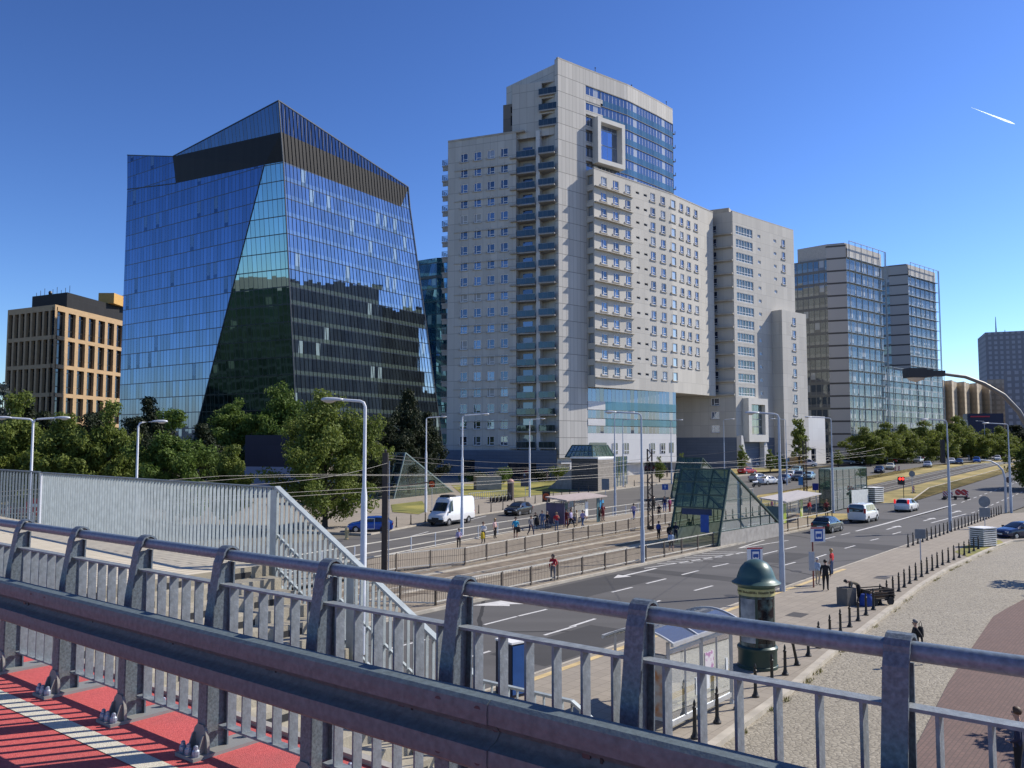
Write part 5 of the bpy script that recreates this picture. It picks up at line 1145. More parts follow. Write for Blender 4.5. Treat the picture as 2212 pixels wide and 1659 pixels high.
v = car('bigvan','white','large white delivery van with a roof cooling unit driving along the far carriageway',975,1131,fd,name='delivery_van',cat='van')
mb = MB(); mb.box(0.1,1.3,-.6,.6,2.78,2.92); mb.box(.2,1.2,-.5,.5,2.92,2.98); mb.obj('cooling_unit', trim, v, world=False)
mb = MB(); mb.box(2.72,3.03,-.93,.93,.40,.66); mb.obj('bumper', trim, v, world=False)
car('hatch','black','black hatchback following the white delivery van',1120,1111.5,fd)
c = car('hatch','blue','bright blue car with white door outlines half behind the nearest tall lamp post',800,1149,(-1.0,-0.12),dz=0)
mb = MB()
for x0,x1,z0,z1 in ((-.42,-.38,.35,1.3),(.42,.46,.35,1.3),(-.42,.46,.33,.38),(-.42,.46,1.27,1.32)): mb.box(x0,x1,.895,.91,z0,z1)
mb.obj('door_outline', white_paint, c, world=False)
car('hatch','green','dark green hatchback on the near carriageway, closest to the bus stop signs',1788,1148,away)
car('van','white','white people carrier with a black rear window on the near carriageway',1866,1126,away,name='minivan',cat='minivan')
car('wagon','white','white estate car with red tail lights waiting ahead of the people carrier',1959,1103.5,away,lit=True)
car('sedan','navy','dark navy saloon parked at the right edge beside the ribbed cabinet',2206,1163,(-0.96,-0.28))
g_ = 'cars moving on the far carriageway'
car('sedan','navy','dark blue saloon leading the oncoming cars at the two striped posts',1900,1021,fd,g_)
car('sedan','cream','cream taxi right behind the leading dark blue saloon',1924,1013.5,fd,g_)
car('sedan','silver','silver oncoming saloon, midway between the dark blue saloon and the signal box lamp post',2004,1009.5,fd,g_)
car('hatch','navy','dark hatchback just right of the lamp post with the signal box',2072,1003.5,fd,g_)
car('hatch','white','white oncoming hatchback behind the lamp post with the signal box',2056,1001.5,fd,g_)
car('suv','blue','dark blue oncoming car below the arc of the curved pole',2110,1000.5,fd,g_)
car('suv','white','white oncoming car nearest the right edge of the far carriageway',2155,995.5,fd,g_)
g_ = 'cars parked under the roadside trees'
pk_ = [(1798,1001,'black','black parked car at the left end of the roadside row'),(1826,1003,'grey','second parked car from the left end of the roadside row, dark grey'),(1850,1002.5,'black','black parked car below the two dark parked hatchbacks of the roadside row'),(1872,1002,'black','black car parked in front of the leading oncoming saloon'),
       (1893,1001,'navy','navy car parked above the oncoming dark blue saloon'),(1918,1000,'red','dark red car parked above the cream taxi'),(1943,999.5,'black','black car parked just left of the silver off-roader'),(2012,990,'navy','navy car parked right of the silver off-roader'),(2028,988,'blue','blue car parked under the trees, left of the signal box lamp post'),
       (2088,987,'silver','silver car parked under the trees, right of the signal box lamp post'),(2108,985,'black','black car parked above the dark blue oncoming car'),(2138,983.5,'green','dark green car parked above the white oncoming car at the right')]
for i_, (x, y, c_, lab) in enumerate(pk_): car(('hatch','sedan','wagon')[i_ % 3], c_, lab, x, y, (0.88,-0.47), g_, dz=0.13 if y > 995 else 0.0)
car('suv','silver','silver off-roader parked under the trees behind the oncoming silver saloon',1984,1000,(-0.6,-0.8),g_,name='off_roader',dz=0.1)
g_ = 'vehicles on the forecourt by the junction'
car('boxvan','yellow','ochre yellow box van standing before the airy tree',1713,1010,(-0.85,0.3),g_,'box_van','van')
car('van','white','white van standing right of the ochre yellow box van',1741,1008.5,(0.9,-0.2),g_,'parked_van','van')
car('suv','black','black off-roader left of the ochre yellow box van',1686,1013,(0.9,-0.1),g_,'off_roader')
car('sedan','white','white saloon nearest the right flank of the main glass metro entrance',1660,1046,(0.75,0.55),g_)
car('hatch','silver','silver hatchback behind the white saloon by the metro entrance',1640,1040,(0.75,0.55),g_)
car('wagon','navy','dark estate car between the white saloon and the second lattice mast',1692,1043,(-0.5,-0.85),g_)
car('hatch','white','white hatchback right behind the dark estate car at the junction',1708,1033,(-0.5,-0.85),g_)
car('suv','grey','dark grey car at the foot of the second lattice mast',1727,1037,(-0.5,-0.85),g_)
car('hatch','aqua','pale blue hatchback just right of the second lattice mast',1747,1035,(-0.5,-0.85),g_)
car('hatch','aqua','pale blue car farther back between the white hatchback and the dark grey car',1722,1022,(-0.5,-0.85),g_)
car('sedan','red','red car seen through the thin bar railing below the no entry sign',52,1116,(1.0,-0.2),None)
car('hatch','black','dark car behind the red one beyond the thin bar railing',80,1103,(1.0,-0.2),None)
car('suv','white','white rescue car with a red nose beside the glass metro entrance',1620,1010,(0.75,0.55),g_)
car('hatch','red','red car low behind the slope of the main glass metro entrance',1614,1024,(0.75,0.55),g_)
def motorbike(px, py, lab, rz):
    t = thing('motorcycle', lab, 'motorcycle', G(px,py), rz); 
    w = MB(); w.lathe([(.2,-.05),(.31,-.06),(.31,.06),(.2,.05)], 16, axis='y'); me = w.mesh('wheel',[rubber],40)
    for x in (-.68,.72):
        o = bpy.data.objects.new('wheel', me); COL.objects.link(o); o.parent = t; o.location = (x,0,.31)
    mb = MB(); mb.tube([(-.68,0,.31),(-.3,0,.5),(.3,0,.55),(.55,0,.85),(.72,0,.31)], .05, 6); mb.box(-.35,.3,-.16,.16,.35,.65); mb.obj('frame', trim, t, world=False)
    mb = MB(); mb.tube([(-.9,0,.85),(-.3,0,.8),(.1,0,.85),(.35,0,.95)], [.1,.16,.2,.1], 8); mb.obj('bodywork', PAINT['white'], t, world=False, smooth=True)
    mb = MB(); mb.tube([(.5,-.36,1.05),(.58,0,.98),(.5,.36,1.05)], .02, 6); mb.obj('handlebar', trim, t, world=False)
motorbike(1634,1052,'white motorcycle in front of the white saloon by the metro entrance',0.6)
# ---------------------------------------------------------------- people
def cloth(n, c): return pm('cloth_'+n, c, 0.85, 0, 0.12, 12.0)
CL = {k: cloth(k, c) for k, c in dict(black=(.012,.012,.014), navy=(.018,.024,.06), white=(.62,.62,.62), lilac=(.36,.32,.50), blue=(.02,.06,.28), cyan=(.03,.33,.52), red=(.45,.02,.03), darkred=(.15,.02,.025), denim=(.07,.11,.20), grey=(.16,.16,.18),
      beige=(.42,.36,.27), pink=(.52,.36,.36), khaki=(.22,.185,.13), magenta=(.22,.03,.12), yellow=(.55,.40,.03), brown=(.09,.055,.035), paleblue=(.34,.44,.58), orange=(.5,.2,.06)).items()}
skin_m = pm('skin', (.48,.30,.22), .55, 0, .06, 8.0); HAIR = {'dark':pm('hair_dark',(.018,.013,.01),.6), 'brown':pm('hair_brown',(.09,.05,.025),.6), 'white':pm('hair_white',(.55,.53,.5),.7), 'blond':pm('hair_blond',(.38,.25,.11),.6), 'grey':pm('hair_grey',(.2,.19,.18),.7)}
shoe_m = pm('shoes', (.02,.018,.016), .5); eye_m = pm('eyes', (.02,.015,.012), .2)
BASE = dict(pelvis=(0,0,.95), waist=(0,0,1.10), chest=(.0,0,1.30), neck0=(-.01,0,1.46), neck=(.005,0,1.53), jaw=(.03,0,1.585), skull=(.015,0,1.66), crown=(.0,0,1.71),
  shL=(0,.165,1.41), elL=(-.03,.225,1.13), wrL=(.04,.23,.90), haL=(.06,.23,.835), shR=(0,-.165,1.41), elR=(-.03,-.225,1.13), wrR=(.04,-.23,.90), haR=(.06,-.23,.835),
  hiL=(0,.085,.90), knL=(.015,.095,.50), anL=(-.02,.10,.09), toL=(.13,.115,.035), hiR=(0,-.085,.90), knR=(.015,-.095,.50), anR=(-.02,-.10,.09), toR=(.13,-.115,.035))
RADI = dict(pelvis=.135, waist=.13, chest=.15, neck0=.07, neck=.056, jaw=.068, skull=.088, crown=.06, sh=.066, el=.045, wr=.03, ha=.034, hi=.10, kn=.062, an=.042, to=.036)
EDG = [('pelvis','waist'),('waist','chest'),('chest','neck0'),('neck0','neck'),('neck','jaw'),('jaw','skull'),('skull','crown')]
for S_ in 'LR': EDG += [('chest','sh'+S_),('sh'+S_,'el'+S_),('el'+S_,'wr'+S_),('wr'+S_,'ha'+S_),('pelvis','hi'+S_),('hi'+S_,'kn'+S_),('kn'+S_,'an'+S_),('an'+S_,'to'+S_)]
def region(a, b):
    if a in ('neck0','neck','jaw','skull'): return 0
    if a.startswith('wr'): return 0
    if a in ('pelvis','waist','chest') and not b.startswith('hi'): return 1 if a != 'pelvis' else 1
    if a.startswith('sh'): return 1
    if a.startswith('el'): return 4
    if b.startswith('hi') or a.startswith('hi'): return 2
    if a.startswith('kn'): return 5
    return 3
def body_mesh(pose):
    J = {k: Vector(v) for k, v in BASE.items()}; J.update({k: Vector(v) for k, v in pose.items()})
    names = list(J); idx = {n: i for i, n in enumerate(names)}; vs = [J[n] for n in names]; rs = [RADI.get(n, RADI.get(n[:-1], .05)) for n in names]; es = [(idx[a], idx[b]) for a, b in EDG]
    bones = [(J[a], J[b], region(a, b)) for a, b in EDG]
    up = (J['crown']-J['jaw']).normalized(); fw = Vector((1,0,0)); fw = (fw-up*fw.dot(up)).normalized()
    if 'face' in pose: pass
    vs.append(J['jaw'].lerp(J['skull'],.35)+fw*.092); rs.append(.012); es.append((idx['jaw'], len(vs)-1)); bones.append((J['jaw'], vs[-1], 0))
    for S_, sg in (('L',1),('R',-1)):
        w_, h_ = J['wr'+S_], J['ha'+S_]; d = (h_-w_).normalized(); side = Vector((1,0,0)); side = (side-d*side.dot(d))
        side = side.normalized() if side.length > .2 else d.orthogonal().normalized(); curl = Vector((0,-sg,0)); curl = (curl-d*curl.dot(d)).normalized()
        for k, (o_, ln) in enumerate(((.028,.065),(.010,.078),(-.009,.072),(-.027,.056))):
            a = h_+side*o_+d*.028; b = a+d*ln*.55+curl*.006*(k+1); c = b+d*ln*.4+curl*.022
            i0 = len(vs); vs.extend([a,b,c]); rs.extend([.0105,.0095,.0075]); es += [(idx['ha'+S_], i0),(i0,i0+1),(i0+1,i0+2)]; bones.append((a,c,0))
        a = h_+side*.036-d*.012; b = a+side*.022+d*.028+curl*.012; c = b+d*.026+curl*.008; i0 = len(vs); vs.extend([a,b,c]); rs.extend([.012,.0105,.008]); es += [(idx['ha'+S_], i0),(i0,i0+1),(i0+1,i0+2)]; bones.append((a,c,0))
        for e_ in (1,): 
            p = J['jaw'].lerp(J['skull'],.6)+Vector((-.005,sg*.088,0)); vs.append(p); rs.append(.018); es.append((idx['skull'], len(vs)-1)); bones.append((J['skull'],p,0))
    me = bpy.data.meshes.new('person'); me.from_pydata([tuple(v_) for v_ in vs], es, [])
    o = bpy.data.objects.new('tmp_person', me); COL.objects.link(o)
    sk = o.modifiers.new('skin','SKIN'); sk.use_smooth_shade = True; sk.branch_smoothing = 0.3
    for i, r_ in enumerate(rs): me.skin_vertices[0].data[i].radius = (r_, r_); me.skin_vertices[0].data[i].use_root = (i == 0)
    ss = o.modifiers.new('sub','SUBSURF'); ss.levels = 1; ss.render_levels = 1
    dg = bpy.context.evaluated_depsgraph_get(); m2 = bpy.data.meshes.new_from_object(o.evaluated_get(dg)); bpy.data.objects.remove(o)
    sp = [(J['pelvis'],J['waist']),(J['waist'],J['chest']),(J['chest'],J['neck0'])]
    def dist(p, a, b):
        ab = b-a; t = max(0, min(1, (p-a).dot(ab)/max(1e-9, ab.length_squared))); return (p-(a+ab*t)).length, a+ab*t
    for v_ in m2.vertices:                                   # flatten the trunk front to back
        b = min(bones, key=lambda q: dist(v_.co, q[0], q[1])[0])
        if b[2] == 1 and any((b[0]-s_[0]).length < 1e-6 and (b[1]-s_[1]).length < 1e-6 for s_ in sp):
            _, c = dist(v_.co, b[0], b[1]); v_.co.x = c.x+(v_.co.x-c.x)*.74; v_.co.y = c.y+(v_.co.y-c.y)*1.08
    for m_ in (skin_m, CL['grey'], CL['navy'], shoe_m, CL['grey'], CL['navy']): m2.materials.append(m_)
    for p in m2.polygons:
        b = min(bones, key=lambda q: dist(p.center, q[0], q[1])[0]); p.material_index = b[2]; p.use_smooth = True
    m2.name = 'person'; return m2, J
POSE = {
 'stand': {},
 'stand2': dict(elL=(-.04,.24,1.14), wrL=(.12,.14,1.02), haL=(.17,.09,1.03), knR=(.05,-.11,.50), toR=(.15,-.16,.035)),
 'walk': dict(hiL=(.01,.085,.90), knL=(.20,.09,.53), anL=(.26,.09,.12), toL=(.40,.10,.09), knR=(-.08,-.09,.50), anR=(-.33,-.10,.16), toR=(-.21,-.11,.05), elL=(-.15,.22,1.15), wrL=(-.16,.24,.92), haL=(-.15,.24,.86), elR=(.06,-.22,1.13), wrR=(.22,-.21,.96), haR=(.27,-.20,.91)),
 'carry': dict(elR=(-.06,-.23,1.13), wrR=(-.02,-.25,.88), haR=(-.01,-.25,.815), elL=(-.02,.24,1.14), wrL=(.16,.16,1.10), haL=(.22,.12,1.13)),
 'phone': dict(elL=(.04,.24,1.16), wrL=(.16,.13,1.38), haL=(.13,.10,1.47), skull=(.035,0,1.65), crown=(.03,0,1.70)),
 'bend': dict(waist=(.05,0,1.07), chest=(.26,0,1.17), neck0=(.42,0,1.16), neck=(.48,0,1.15), jaw=(.55,0,1.12), skull=(.60,0,1.16), crown=(.645,0,1.19), shL=(.37,.165,1.12), elL=(.40,.2,.86), wrL=(.52,.16,.72), haL=(.58,.14,.68), shR=(.37,-.165,1.12), elR=(.38,-.2,.86), wrR=(.52,-.15,.74), haR=(.58,-.13,.70), knL=(.06,.10,.50), knR=(.02,-.10,.49)),
 'reach': dict(elL=(.18,.2,1.30), wrL=(.38,.16,1.22), haL=(.44,.15,1.20), elR=(.14,-.2,1.26), wrR=(.34,-.16,1.15), haR=(.40,-.15,1.12), chest=(.03,0,1.30)),
}
BM = {}
def hair_mesh(J, long_):
    mb = MB(); up = (J['crown']-J['jaw']).normalized(); c = J['skull']+up*.012; fw = Vector((1,0,0)); fw = (fw-up*fw.dot(up)).normalized(); sd_ = up.cross(fw)
    vs = []; n = 14; rows = 7; lim = 118 if not long_ else 135
    for i in range(rows+1):
        th = rad(lim)*i/rows
        for k in range(n):
            a = 2*PI*k/n; f = math.cos(a); drop = 1.0 if f < .35 else max(.42, 1-(f-.35)*.9); t_ = th*drop
            r_ = .102 if not long_ else .112; vs.append(c+up*math.cos(t_)*r_+(fw*math.cos(a)*1.02+sd_*math.sin(a)*.95)*math.sin(t_)*r_+(-up*.16*max(0,i-5)/2*(1 if f < .2 else .2) if long_ else Vector()))
    fs = [(i*n+k, i*n+(k+1)%n, (i+1)*n+(k+1)%n, (i+1)*n+k) for i in range(rows) for k in range(n)]; mb.add(vs, fs); return mb.mesh('hair', [HAIR['dark']], 'all')
def eyes_mesh(J):
    mb = MB(); up = (J['crown']-J['jaw']).normalized(); fw = Vector((1,0,0)); fw = (fw-up*fw.dot(up)).normalized(); sd_ = up.cross(fw); c = J['jaw'].lerp(J['skull'],.55)
    for s in (-1,1): mb.lathe([(.001,-.010),(.010,0),(.001,.010)], 8, c+fw*.082+sd_*s*.032)
    mb.lathe([(.001,-.004),(.02,0),(.001,.004)], 8, c+fw*.064-up*.075); return mb.mesh('eyes', [eye_m], 'all')
def person(label, base, h=1.72, pose='stand', face=0.0, shirt='grey', legs='navy', sleeves=True, shorts=False, hair='dark', long_=False, group=None, wide=1.12, skirt=None):
    """stands on base, head tops out h metres up; face is the heading angle"""
    if pose not in BM:
        me, J = body_mesh(POSE[pose]); BM[pose] = (me, J, {False: hair_mesh(J, False), True: hair_mesh(J, True)}, eyes_mesh(J))
    me, J, hm, em = BM[pose]
    o = bpy.data.objects.new('person', me); COL.objects.link(o); s = h/1.765; o.scale = (s*wide, s*wide, s); o.location = base; o.rotation_euler = (0,0,face)
    recolour(o, {1: CL[shirt], 2: CL[legs], 4: CL[shirt] if sleeves else skin_m, 5: skin_m if shorts else CL[legs]}); tag(o, label, 'person', group)
    if hair:
        q = bpy.data.objects.new('hair', hm[long_]); COL.objects.link(q); q.parent = o; recolour(q, {0: HAIR[hair]})
    q = bpy.data.objects.new('eyes', em); COL.objects.link(q); q.parent = o
    if skirt:
        mb = MB(); mb.lathe([(.13,1.02),(.17,.9),(.22,.62),(.21,.62),(.15,.9)], 16); mb.obj('skirt', CL[skirt], o, smooth=True, world=False)
    return o
def PX(px, py, dz=0.1): return G(px, py, dz)
def bagobj(label, base, off, sz, col, rz=0.0, name='bag', strap=True):
    p = Vector(base)+Vector(off); mb = MB(); a, b, c = sz
    prof = [(a*.42,0),(a*.5,c*.08),(a*.5,c*.6),(a*.38,c*.95),(a*.2,c)]
    mb.lathe([(r_, z) for r_, z in prof], 12); 
    for v_ in mb.v: v_.y *= b/a
    t = thing(name, label, 'bag', p, rz); mb.obj('pouch', CL[col], t, smooth=True, world=False)
    if strap: m_ = MB(); m_.tube([(-a*.25,0,c*.9),(-a*.2,0,c*1.25),(0,0,c*1.45),(a*.2,0,c*1.25),(a*.25,0,c*.9)], .012, 6); m_.obj('strap', CL[col], t, world=False)
    return t
W_ = PI
p1 = 'people waiting at the tram stop'
L_ = [ # label, px, py(feet), top px, pose, face, shirt, legs, kw
 ('person in a lilac shirt and black trousers at the near end of the tram stop', 991,1185,1141.5,'stand2',-1.2,'lilac','black',dict(hair='brown')),
 ('person in white and black holding a yellow bag on the tram platform', 1044,1174,1127,'carry',-1.9,'white','black',dict(hair='brown')),
 ('person in a pale pink top and dark trousers on the tram platform', 1069,1163,1119.5,'stand2',-0.6,'pink','black',dict(hair='blond',long_=True,sleeves=False)),
 ('person in a bright cyan T-shirt and dark shorts facing the fence', 1114,1165.5,1109,'stand',-1.4,'cyan','brown',dict(sleeves=False,shorts=True,hair='dark')),
 ('person in dark grey clothes standing just left of the person with a big black bag', 1147,1158,1113.5,'walk',-1.0,'grey','navy',dict(hair='dark')),
 ('person in black holding a big black bag beside the tram shelter', 1157,1141.5,1107,'stand',-2.0,'black','black',dict(hair='dark')),
 ('person in a denim jacket and jeans left of the purple advertising panel', 1171.5,1145,1102,'stand',-1.6,'denim','denim',dict(hair='grey',wide=1.15)),
 ('person in black close against the purple advertising panel', 1182,1144,1104,'stand2',-2.2,'black','navy',dict(hair='grey')),
 ('person in a red top and blue jeans before the purple advertising panel', 1202,1147,1106,'phone',-1.3,'red','denim',dict(hair='blond',sleeves=False)),
 ('person with a dark shoulder bag walking past the tram shelter in a pale top', 1233.5,1143,1098.5,'walk',-0.6,'lilac','black',dict(hair='dark')),
 ('person in dark red standing inside the tram shelter', 1223.5,1139,1100,'stand',-1.6,'darkred','darkred',dict(hair='dark')),
 ('person reaching forward in beige inside the tram shelter', 1246,1136,1103,'reach',2.6,'beige','beige',dict(hair='blond',sleeves=False)),
 ('person in a purple shirt and dark jeans walking beside the tram shelter', 1259,1142,1101.5,'walk',-2.3,'lilac','denim',dict(hair='dark',sleeves=False)),
 ('person in black under the blue and white stop sign of the shelter', 1294.5,1127.5,1096,'stand',-1.2,'black','black',dict(hair='brown')),
 ('person in dark red with bags at the far end of the tram shelter', 1302.5,1126,1086,'carry',-1.0,'darkred','darkred',dict(hair='grey',wide=1.1)),
 ('person in a lilac top and blue trousers walking along the tram platform', 1369,1123,1087.5,'walk',1.0,'lilac','blue',dict(hair='dark')),
 ('person with a white cap in dark clothes by the lattice mast', 1424,1120,1088,'stand2',-2.0,'black','black',dict(hair='white')),
 ('person in black left of the person in blue in the crowd behind the lattice mast', 1412,1104,1071,'stand',-1.0,'black','black',dict(hair='dark')),
 ('person in black directly behind the lattice mast', 1401,1104,1072,'walk',0.6,'black','black',dict(hair='dark')),
 ('person in blue jeans and a navy top at the blue arrow sign', 1436,1106,1072,'stand',-1.8,'navy','blue',dict(hair='dark')),
 ('person in dark red at the left edge of the glass metro entrance', 1447,1107,1074,'carry',2.4,'magenta','darkred',dict(hair='blond',wide=1.1)),
 ('person in a bright blue jacket and dark trousers before the metro entrance', 1423,1165,1127,'stand',0.7,'blue','black',dict(hair='brown')),
 ('person in a pale blue top over bare legs walking from the metro entrance', 1450,1192,1148,'walk',-1.6,'paleblue','black',dict(hair='dark',shorts=True,long_=True)),
 ('person in black just behind the person in the pale blue top', 1446,1173,1131,'stand2',-1.0,'black','black',dict(hair='dark')),
 ('person in a navy jacket right of the person in the pale blue top', 1460,1171,1127,'carry',-2.0,'navy','navy',dict(hair='grey')),
 ('person in dark clothes standing in the mouth of the metro entrance', 1489,1159,1121,'stand2',1.6,'black','black',dict(hair='blond')),
 ('person in a red top and grey trousers at the fence beside the near carriageway', 1195,1254,1197,'stand2',-1.9,'red','grey',dict(hair='dark',long_=True)),
 ('person in magenta behind the slope of the glass metro entrance', 1668,1108,1078,'stand',-0.8,'magenta','black',dict(hair='dark')),
 ('person in dark red between the right tram shelter and the glass lift', 1786,1116,1078,'carry',-1.4,'darkred','black',dict(hair='blond')),
 ('person in red at the right end of the tram shelter with green posters', 1749,1112,1080,'stand',-1.2,'red','grey',dict(hair='dark')),
 ('white-haired person in a pale blue shirt and beige trousers at the bus stop sign', 1766.5,1264,1204.5,'stand2',0.4,'paleblue','beige',dict(hair='white')),
 ('person seen from behind in black at the bus stop sign', 1784,1276,1208.5,'stand',1.2,'black','black',dict(hair='dark',wide=1.15)),
 ('person with fair hair in a red top by the kerb at the bus stop', 1797,1242,1185,'stand',2.4,'red','denim',dict(hair='blond',long_=True,sleeves=False)),
 ('person in a black coat walking over the cobbled street', 1980,1436,1337.5,'walk',2.9,'black','black',dict(hair='grey')),
 ('person in dark clothes cut by the right edge on the red pavement', 2204,1706,1482,'stand2',2.5,'navy','black',dict(hair='brown',wide=1.05)),
 ('person in white walking by the bushes before the blue-grey ground storey', 1133,1038,1020,'walk',0.3,'white','denim',dict(hair='dark')),
 ('person in pale clothes left of the sunlit bush', 1166,1040,1020,'stand',0.3,'white','white',dict(hair='dark')),
 ('person in a pink top next to the sunlit bush', 1181,1040,1019,'walk',0.3,'pink','pink',dict(hair='dark')),
 ('person in white at the street crossing under the white base of the apartment block', 1416,1030,1006,'stand',-1.2,'white','navy',dict(hair='dark')),
 ('person in black at the street crossing beside the white-topped person', 1441,1031,1006,'stand',-1.2,'black','black',dict(hair='dark')),
]
PEOPLE = []
for lab, px, py, pt, pose, fc, sh, lg, kw in L_:
    near = px > 1750 and py > 1230; dz = -0.01 if px in (1980,) else (0.12 if near else 0.1)
    b = PX(px, py, dz); x_, y_, z_ = ray(px, pt); hh = EYE+z_/y_*b.y-b.z
    kw = dict(kw); kw['h'] = max(1.55, min(1.9, hh)); PEOPLE.append(person(lab, b, pose=pose, face=fc, shirt=sh, legs=lg, **kw))
bagobj('yellow shopping bag held by the person in white and black', PEOPLE[1].location, (-.05,-.3,.42), (.34,.16,.5), 'yellow', 0.4)
bagobj('big black bag held beside the tram shelter', PEOPLE[5].location, (.12,-.36,.35), (.5,.25,.75), 'black', 0.4)
bagobj('dark shoulder bag of the person walking past the tram shelter', PEOPLE[9].location, (.3,-.1,.78), (.42,.2,.4), 'navy', 0.4)
bagobj('black bag held by the person in the cyan T-shirt', PEOPLE[3].location, (.22,-.15,.65), (.4,.2,.45), 'black', 0.3)
bagobj('black backpack worn by the person on the cobbled street', PEOPLE[33].location, (.17,-.04,1.02), (.26,.16,.4), 'black', 0.3, 'backpack')
# ---------------------------------------------------------------- street furniture
lens_m = pm('lamp_lens', (0.62,0.58,0.50), 0.3); housing = pm('lamp_housing', (0.55,0.57,0.60), 0.45, 0.2)
def street_lamp(label, x, top, Y, arms, r=0.085, m=None, xb=None, group='street lamps of the junction', name='street_lamp', hs=1.0):
    """pole foot at depth Y under the sight line of its top; arms = [(direction vector, length)]"""
    tp = P3(x, top, Y); base = onground(tp.x, Y, 0.0); h = tp.z-base.z
    t = thing(name, label, 'street lamp', base, 0, group)
    mb = MB(); mb.lathe([(r*1.5,0),(r*1.5,h*.22),(r*1.25,h*.24),(r*1.15,h*.62),(r*.72,h*.66),(r*.6,h-.25)], 12); mb.obj('pole', m or polewhite, t, smooth=True, world=False)
    for d, L in arms:
        d = Vector((d[0],d[1],0)).normalized(); mb = MB()
        mb.tube([(0,0,h-.4),(0,0,h-.22),d*.07+Vector((0,0,h-.07)),d*.2+Vector((0,0,h-.01)),d*L+Vector((0,0,h+.05*L))], r*.52, 8); mb.obj('arm', m or polewhite, t, smooth=True, world=False)
        s = d.cross(Vector((0,0,1))); e = d*(L-.05)+Vector((0,0,h+.05*L)); hd = MB(); ln = .78*hs
        sect = [(0,.05,.045),(.12,.09,.07),(.3,.15,.095),(.6,.17,.1),(.78,.13,.07),(.82,.04,.03)]
        rings = []; n = 10
        for q, wd, ht in sect:
            c = e+d*q*ln/.8; rings += [c+s*wd*math.cos(2*PI*k/n)*hs+Vector((0,0,(ht*math.sin(2*PI*k/n) if math.sin(2*PI*k/n) > 0 else .5*ht*math.sin(2*PI*k/n))*hs)) for k in range(n)]
        hd.add(rings, [(i*n+k, i*n+(k+1)%n, (i+1)*n+(k+1)%n, (i+1)*n+k) for i in range(len(sect)-1) for k in range(n)]+[tuple(range(n-1,-1,-1)), tuple(range((len(sect)-1)*n, len(sect)*n))])
        ho = hd.obj('lamp_head', housing, t, smooth='all', world=False)
        le = MB(); 
        sec2 = [(.3,.11,.02),(.42,.13,.085),(.6,.13,.085),(.74,.09,.03)]; rings = []
        for q, wd, ht in sec2:
            c = e+d*q*ln/.8-Vector((0,0,.03)); rings += [c+s*wd*math.cos(PI*k/6)*hs-Vector((0,0,ht*math.sin(PI*k/6)*hs)) for k in range(7)]
        le.add(rings, [(i*7+k, i*7+k+1, (i+1)*7+k+1, (i+1)*7+k) for i in range(3) for k in range(6)]); le.obj('lens', lens_m, ho, smooth='all', world=False)
    return t
Lf = -RR; Rt = RR; X1 = Vector((1,0,0))
street_lamp('white street lamp with two arms spread left and right over the park trees', 72,905,46,[((-1,-.1),1.15),((1,.1),1.15)],0.095)
street_lamp('slim white street lamp with a single arm to the right, above the slatted fence', 299,912,46,[((1,.15),.75)],0.085)
street_lamp('nearest tall white street lamp, its arm reaching left before the blue tower', 789,866,34,[((-1,.12),.95)],0.105,hs=1.15)
street_lamp('white street lamp right beside the delivery van, its arm pointing right at the apartment edge', 921,902,102,[((1,-.1),1.7)],0.11)
street_lamp('white street lamp rising from the tram platform in front of the delivery van', 999,897,77.5,[((1,-.1),1.7)],0.10)
street_lamp('white street lamp behind the black hatchback, in front of the slab corner', 1144,906,122,[((1,-.1),1.5)],0.10)
street_lamp('grey street lamp at the tram fence left of the main glass metro entrance', 1385,893,59,[((-1,.05),1.75)],0.10,polegrey)
street_lamp('slender grey lamp post beside the canopied metro entrance, its arm to the right', 1327,892,97,[((1,.1),1.6)],0.09,polegrey)
street_lamp('thin far lamp post showing through the canopied metro entrance', 1345,907,140,[((1,.1),1.6)],0.09,polegrey)
street_lamp('thin lamp post at the end of the glazed base of the apartment block', 1449,908,147,[((1,.1),1.4)],0.09,polegrey)
street_lamp('thin lamp post before the shaded passage wall', 1563,906,150,[((1,.1),1.2)],0.08,polegrey)
street_lamp('tall grey street lamp right behind the poster column, its arm to the left', 1682,894,47.5,[((-1,.05),1.1)],0.105,polegrey)
street_lamp('thin lamp post left of the airy brown-green tree', 1697,906,145,[((-1,.1),1.8)],0.09,polegrey)
street_lamp('grey street lamp beside the glass lift, its long arm to the left', 1795,903,101,[((-1,.05),2.3)],0.10,polegrey)
l_ = street_lamp('grey street lamp carrying a black signal box, in the row of black bollards', 2045,908,80,[((-1,.05),1.7)],0.10,polegrey)
mb = MB(); b_ = P3(2040,975,80); o = Vector((b_.x,b_.y,b_.z))-l_.location; mb.box(o.x-.28,o.x-.02,-.2,.2,o.z-1.1,o.z+1.1); mb.obj('signal_box', trim, l_, world=False)
street_lamp('grey street lamp nearest the curved traffic pole, its arm to the left', 2177,916,101,[((-1,.05),2.2)],0.10,polegrey)
g2 = 'distant lamp posts before the roadside trees'
for x, tp, Y, lab in ((1914,914,215,'far lamp post before the left part of the roadside trees'),(1999,912,235,'far lamp post before the middle of the roadside trees'),(2090,908,262,'far lamp post near the dark blue sign building'),(2126,910,275,'far lamp post between the sign building and the right edge')):
    street_lamp(lab, x, tp, Y, [((-1,.05),2.0)], 0.12, polegrey, group=g2, name='distant_lamp')
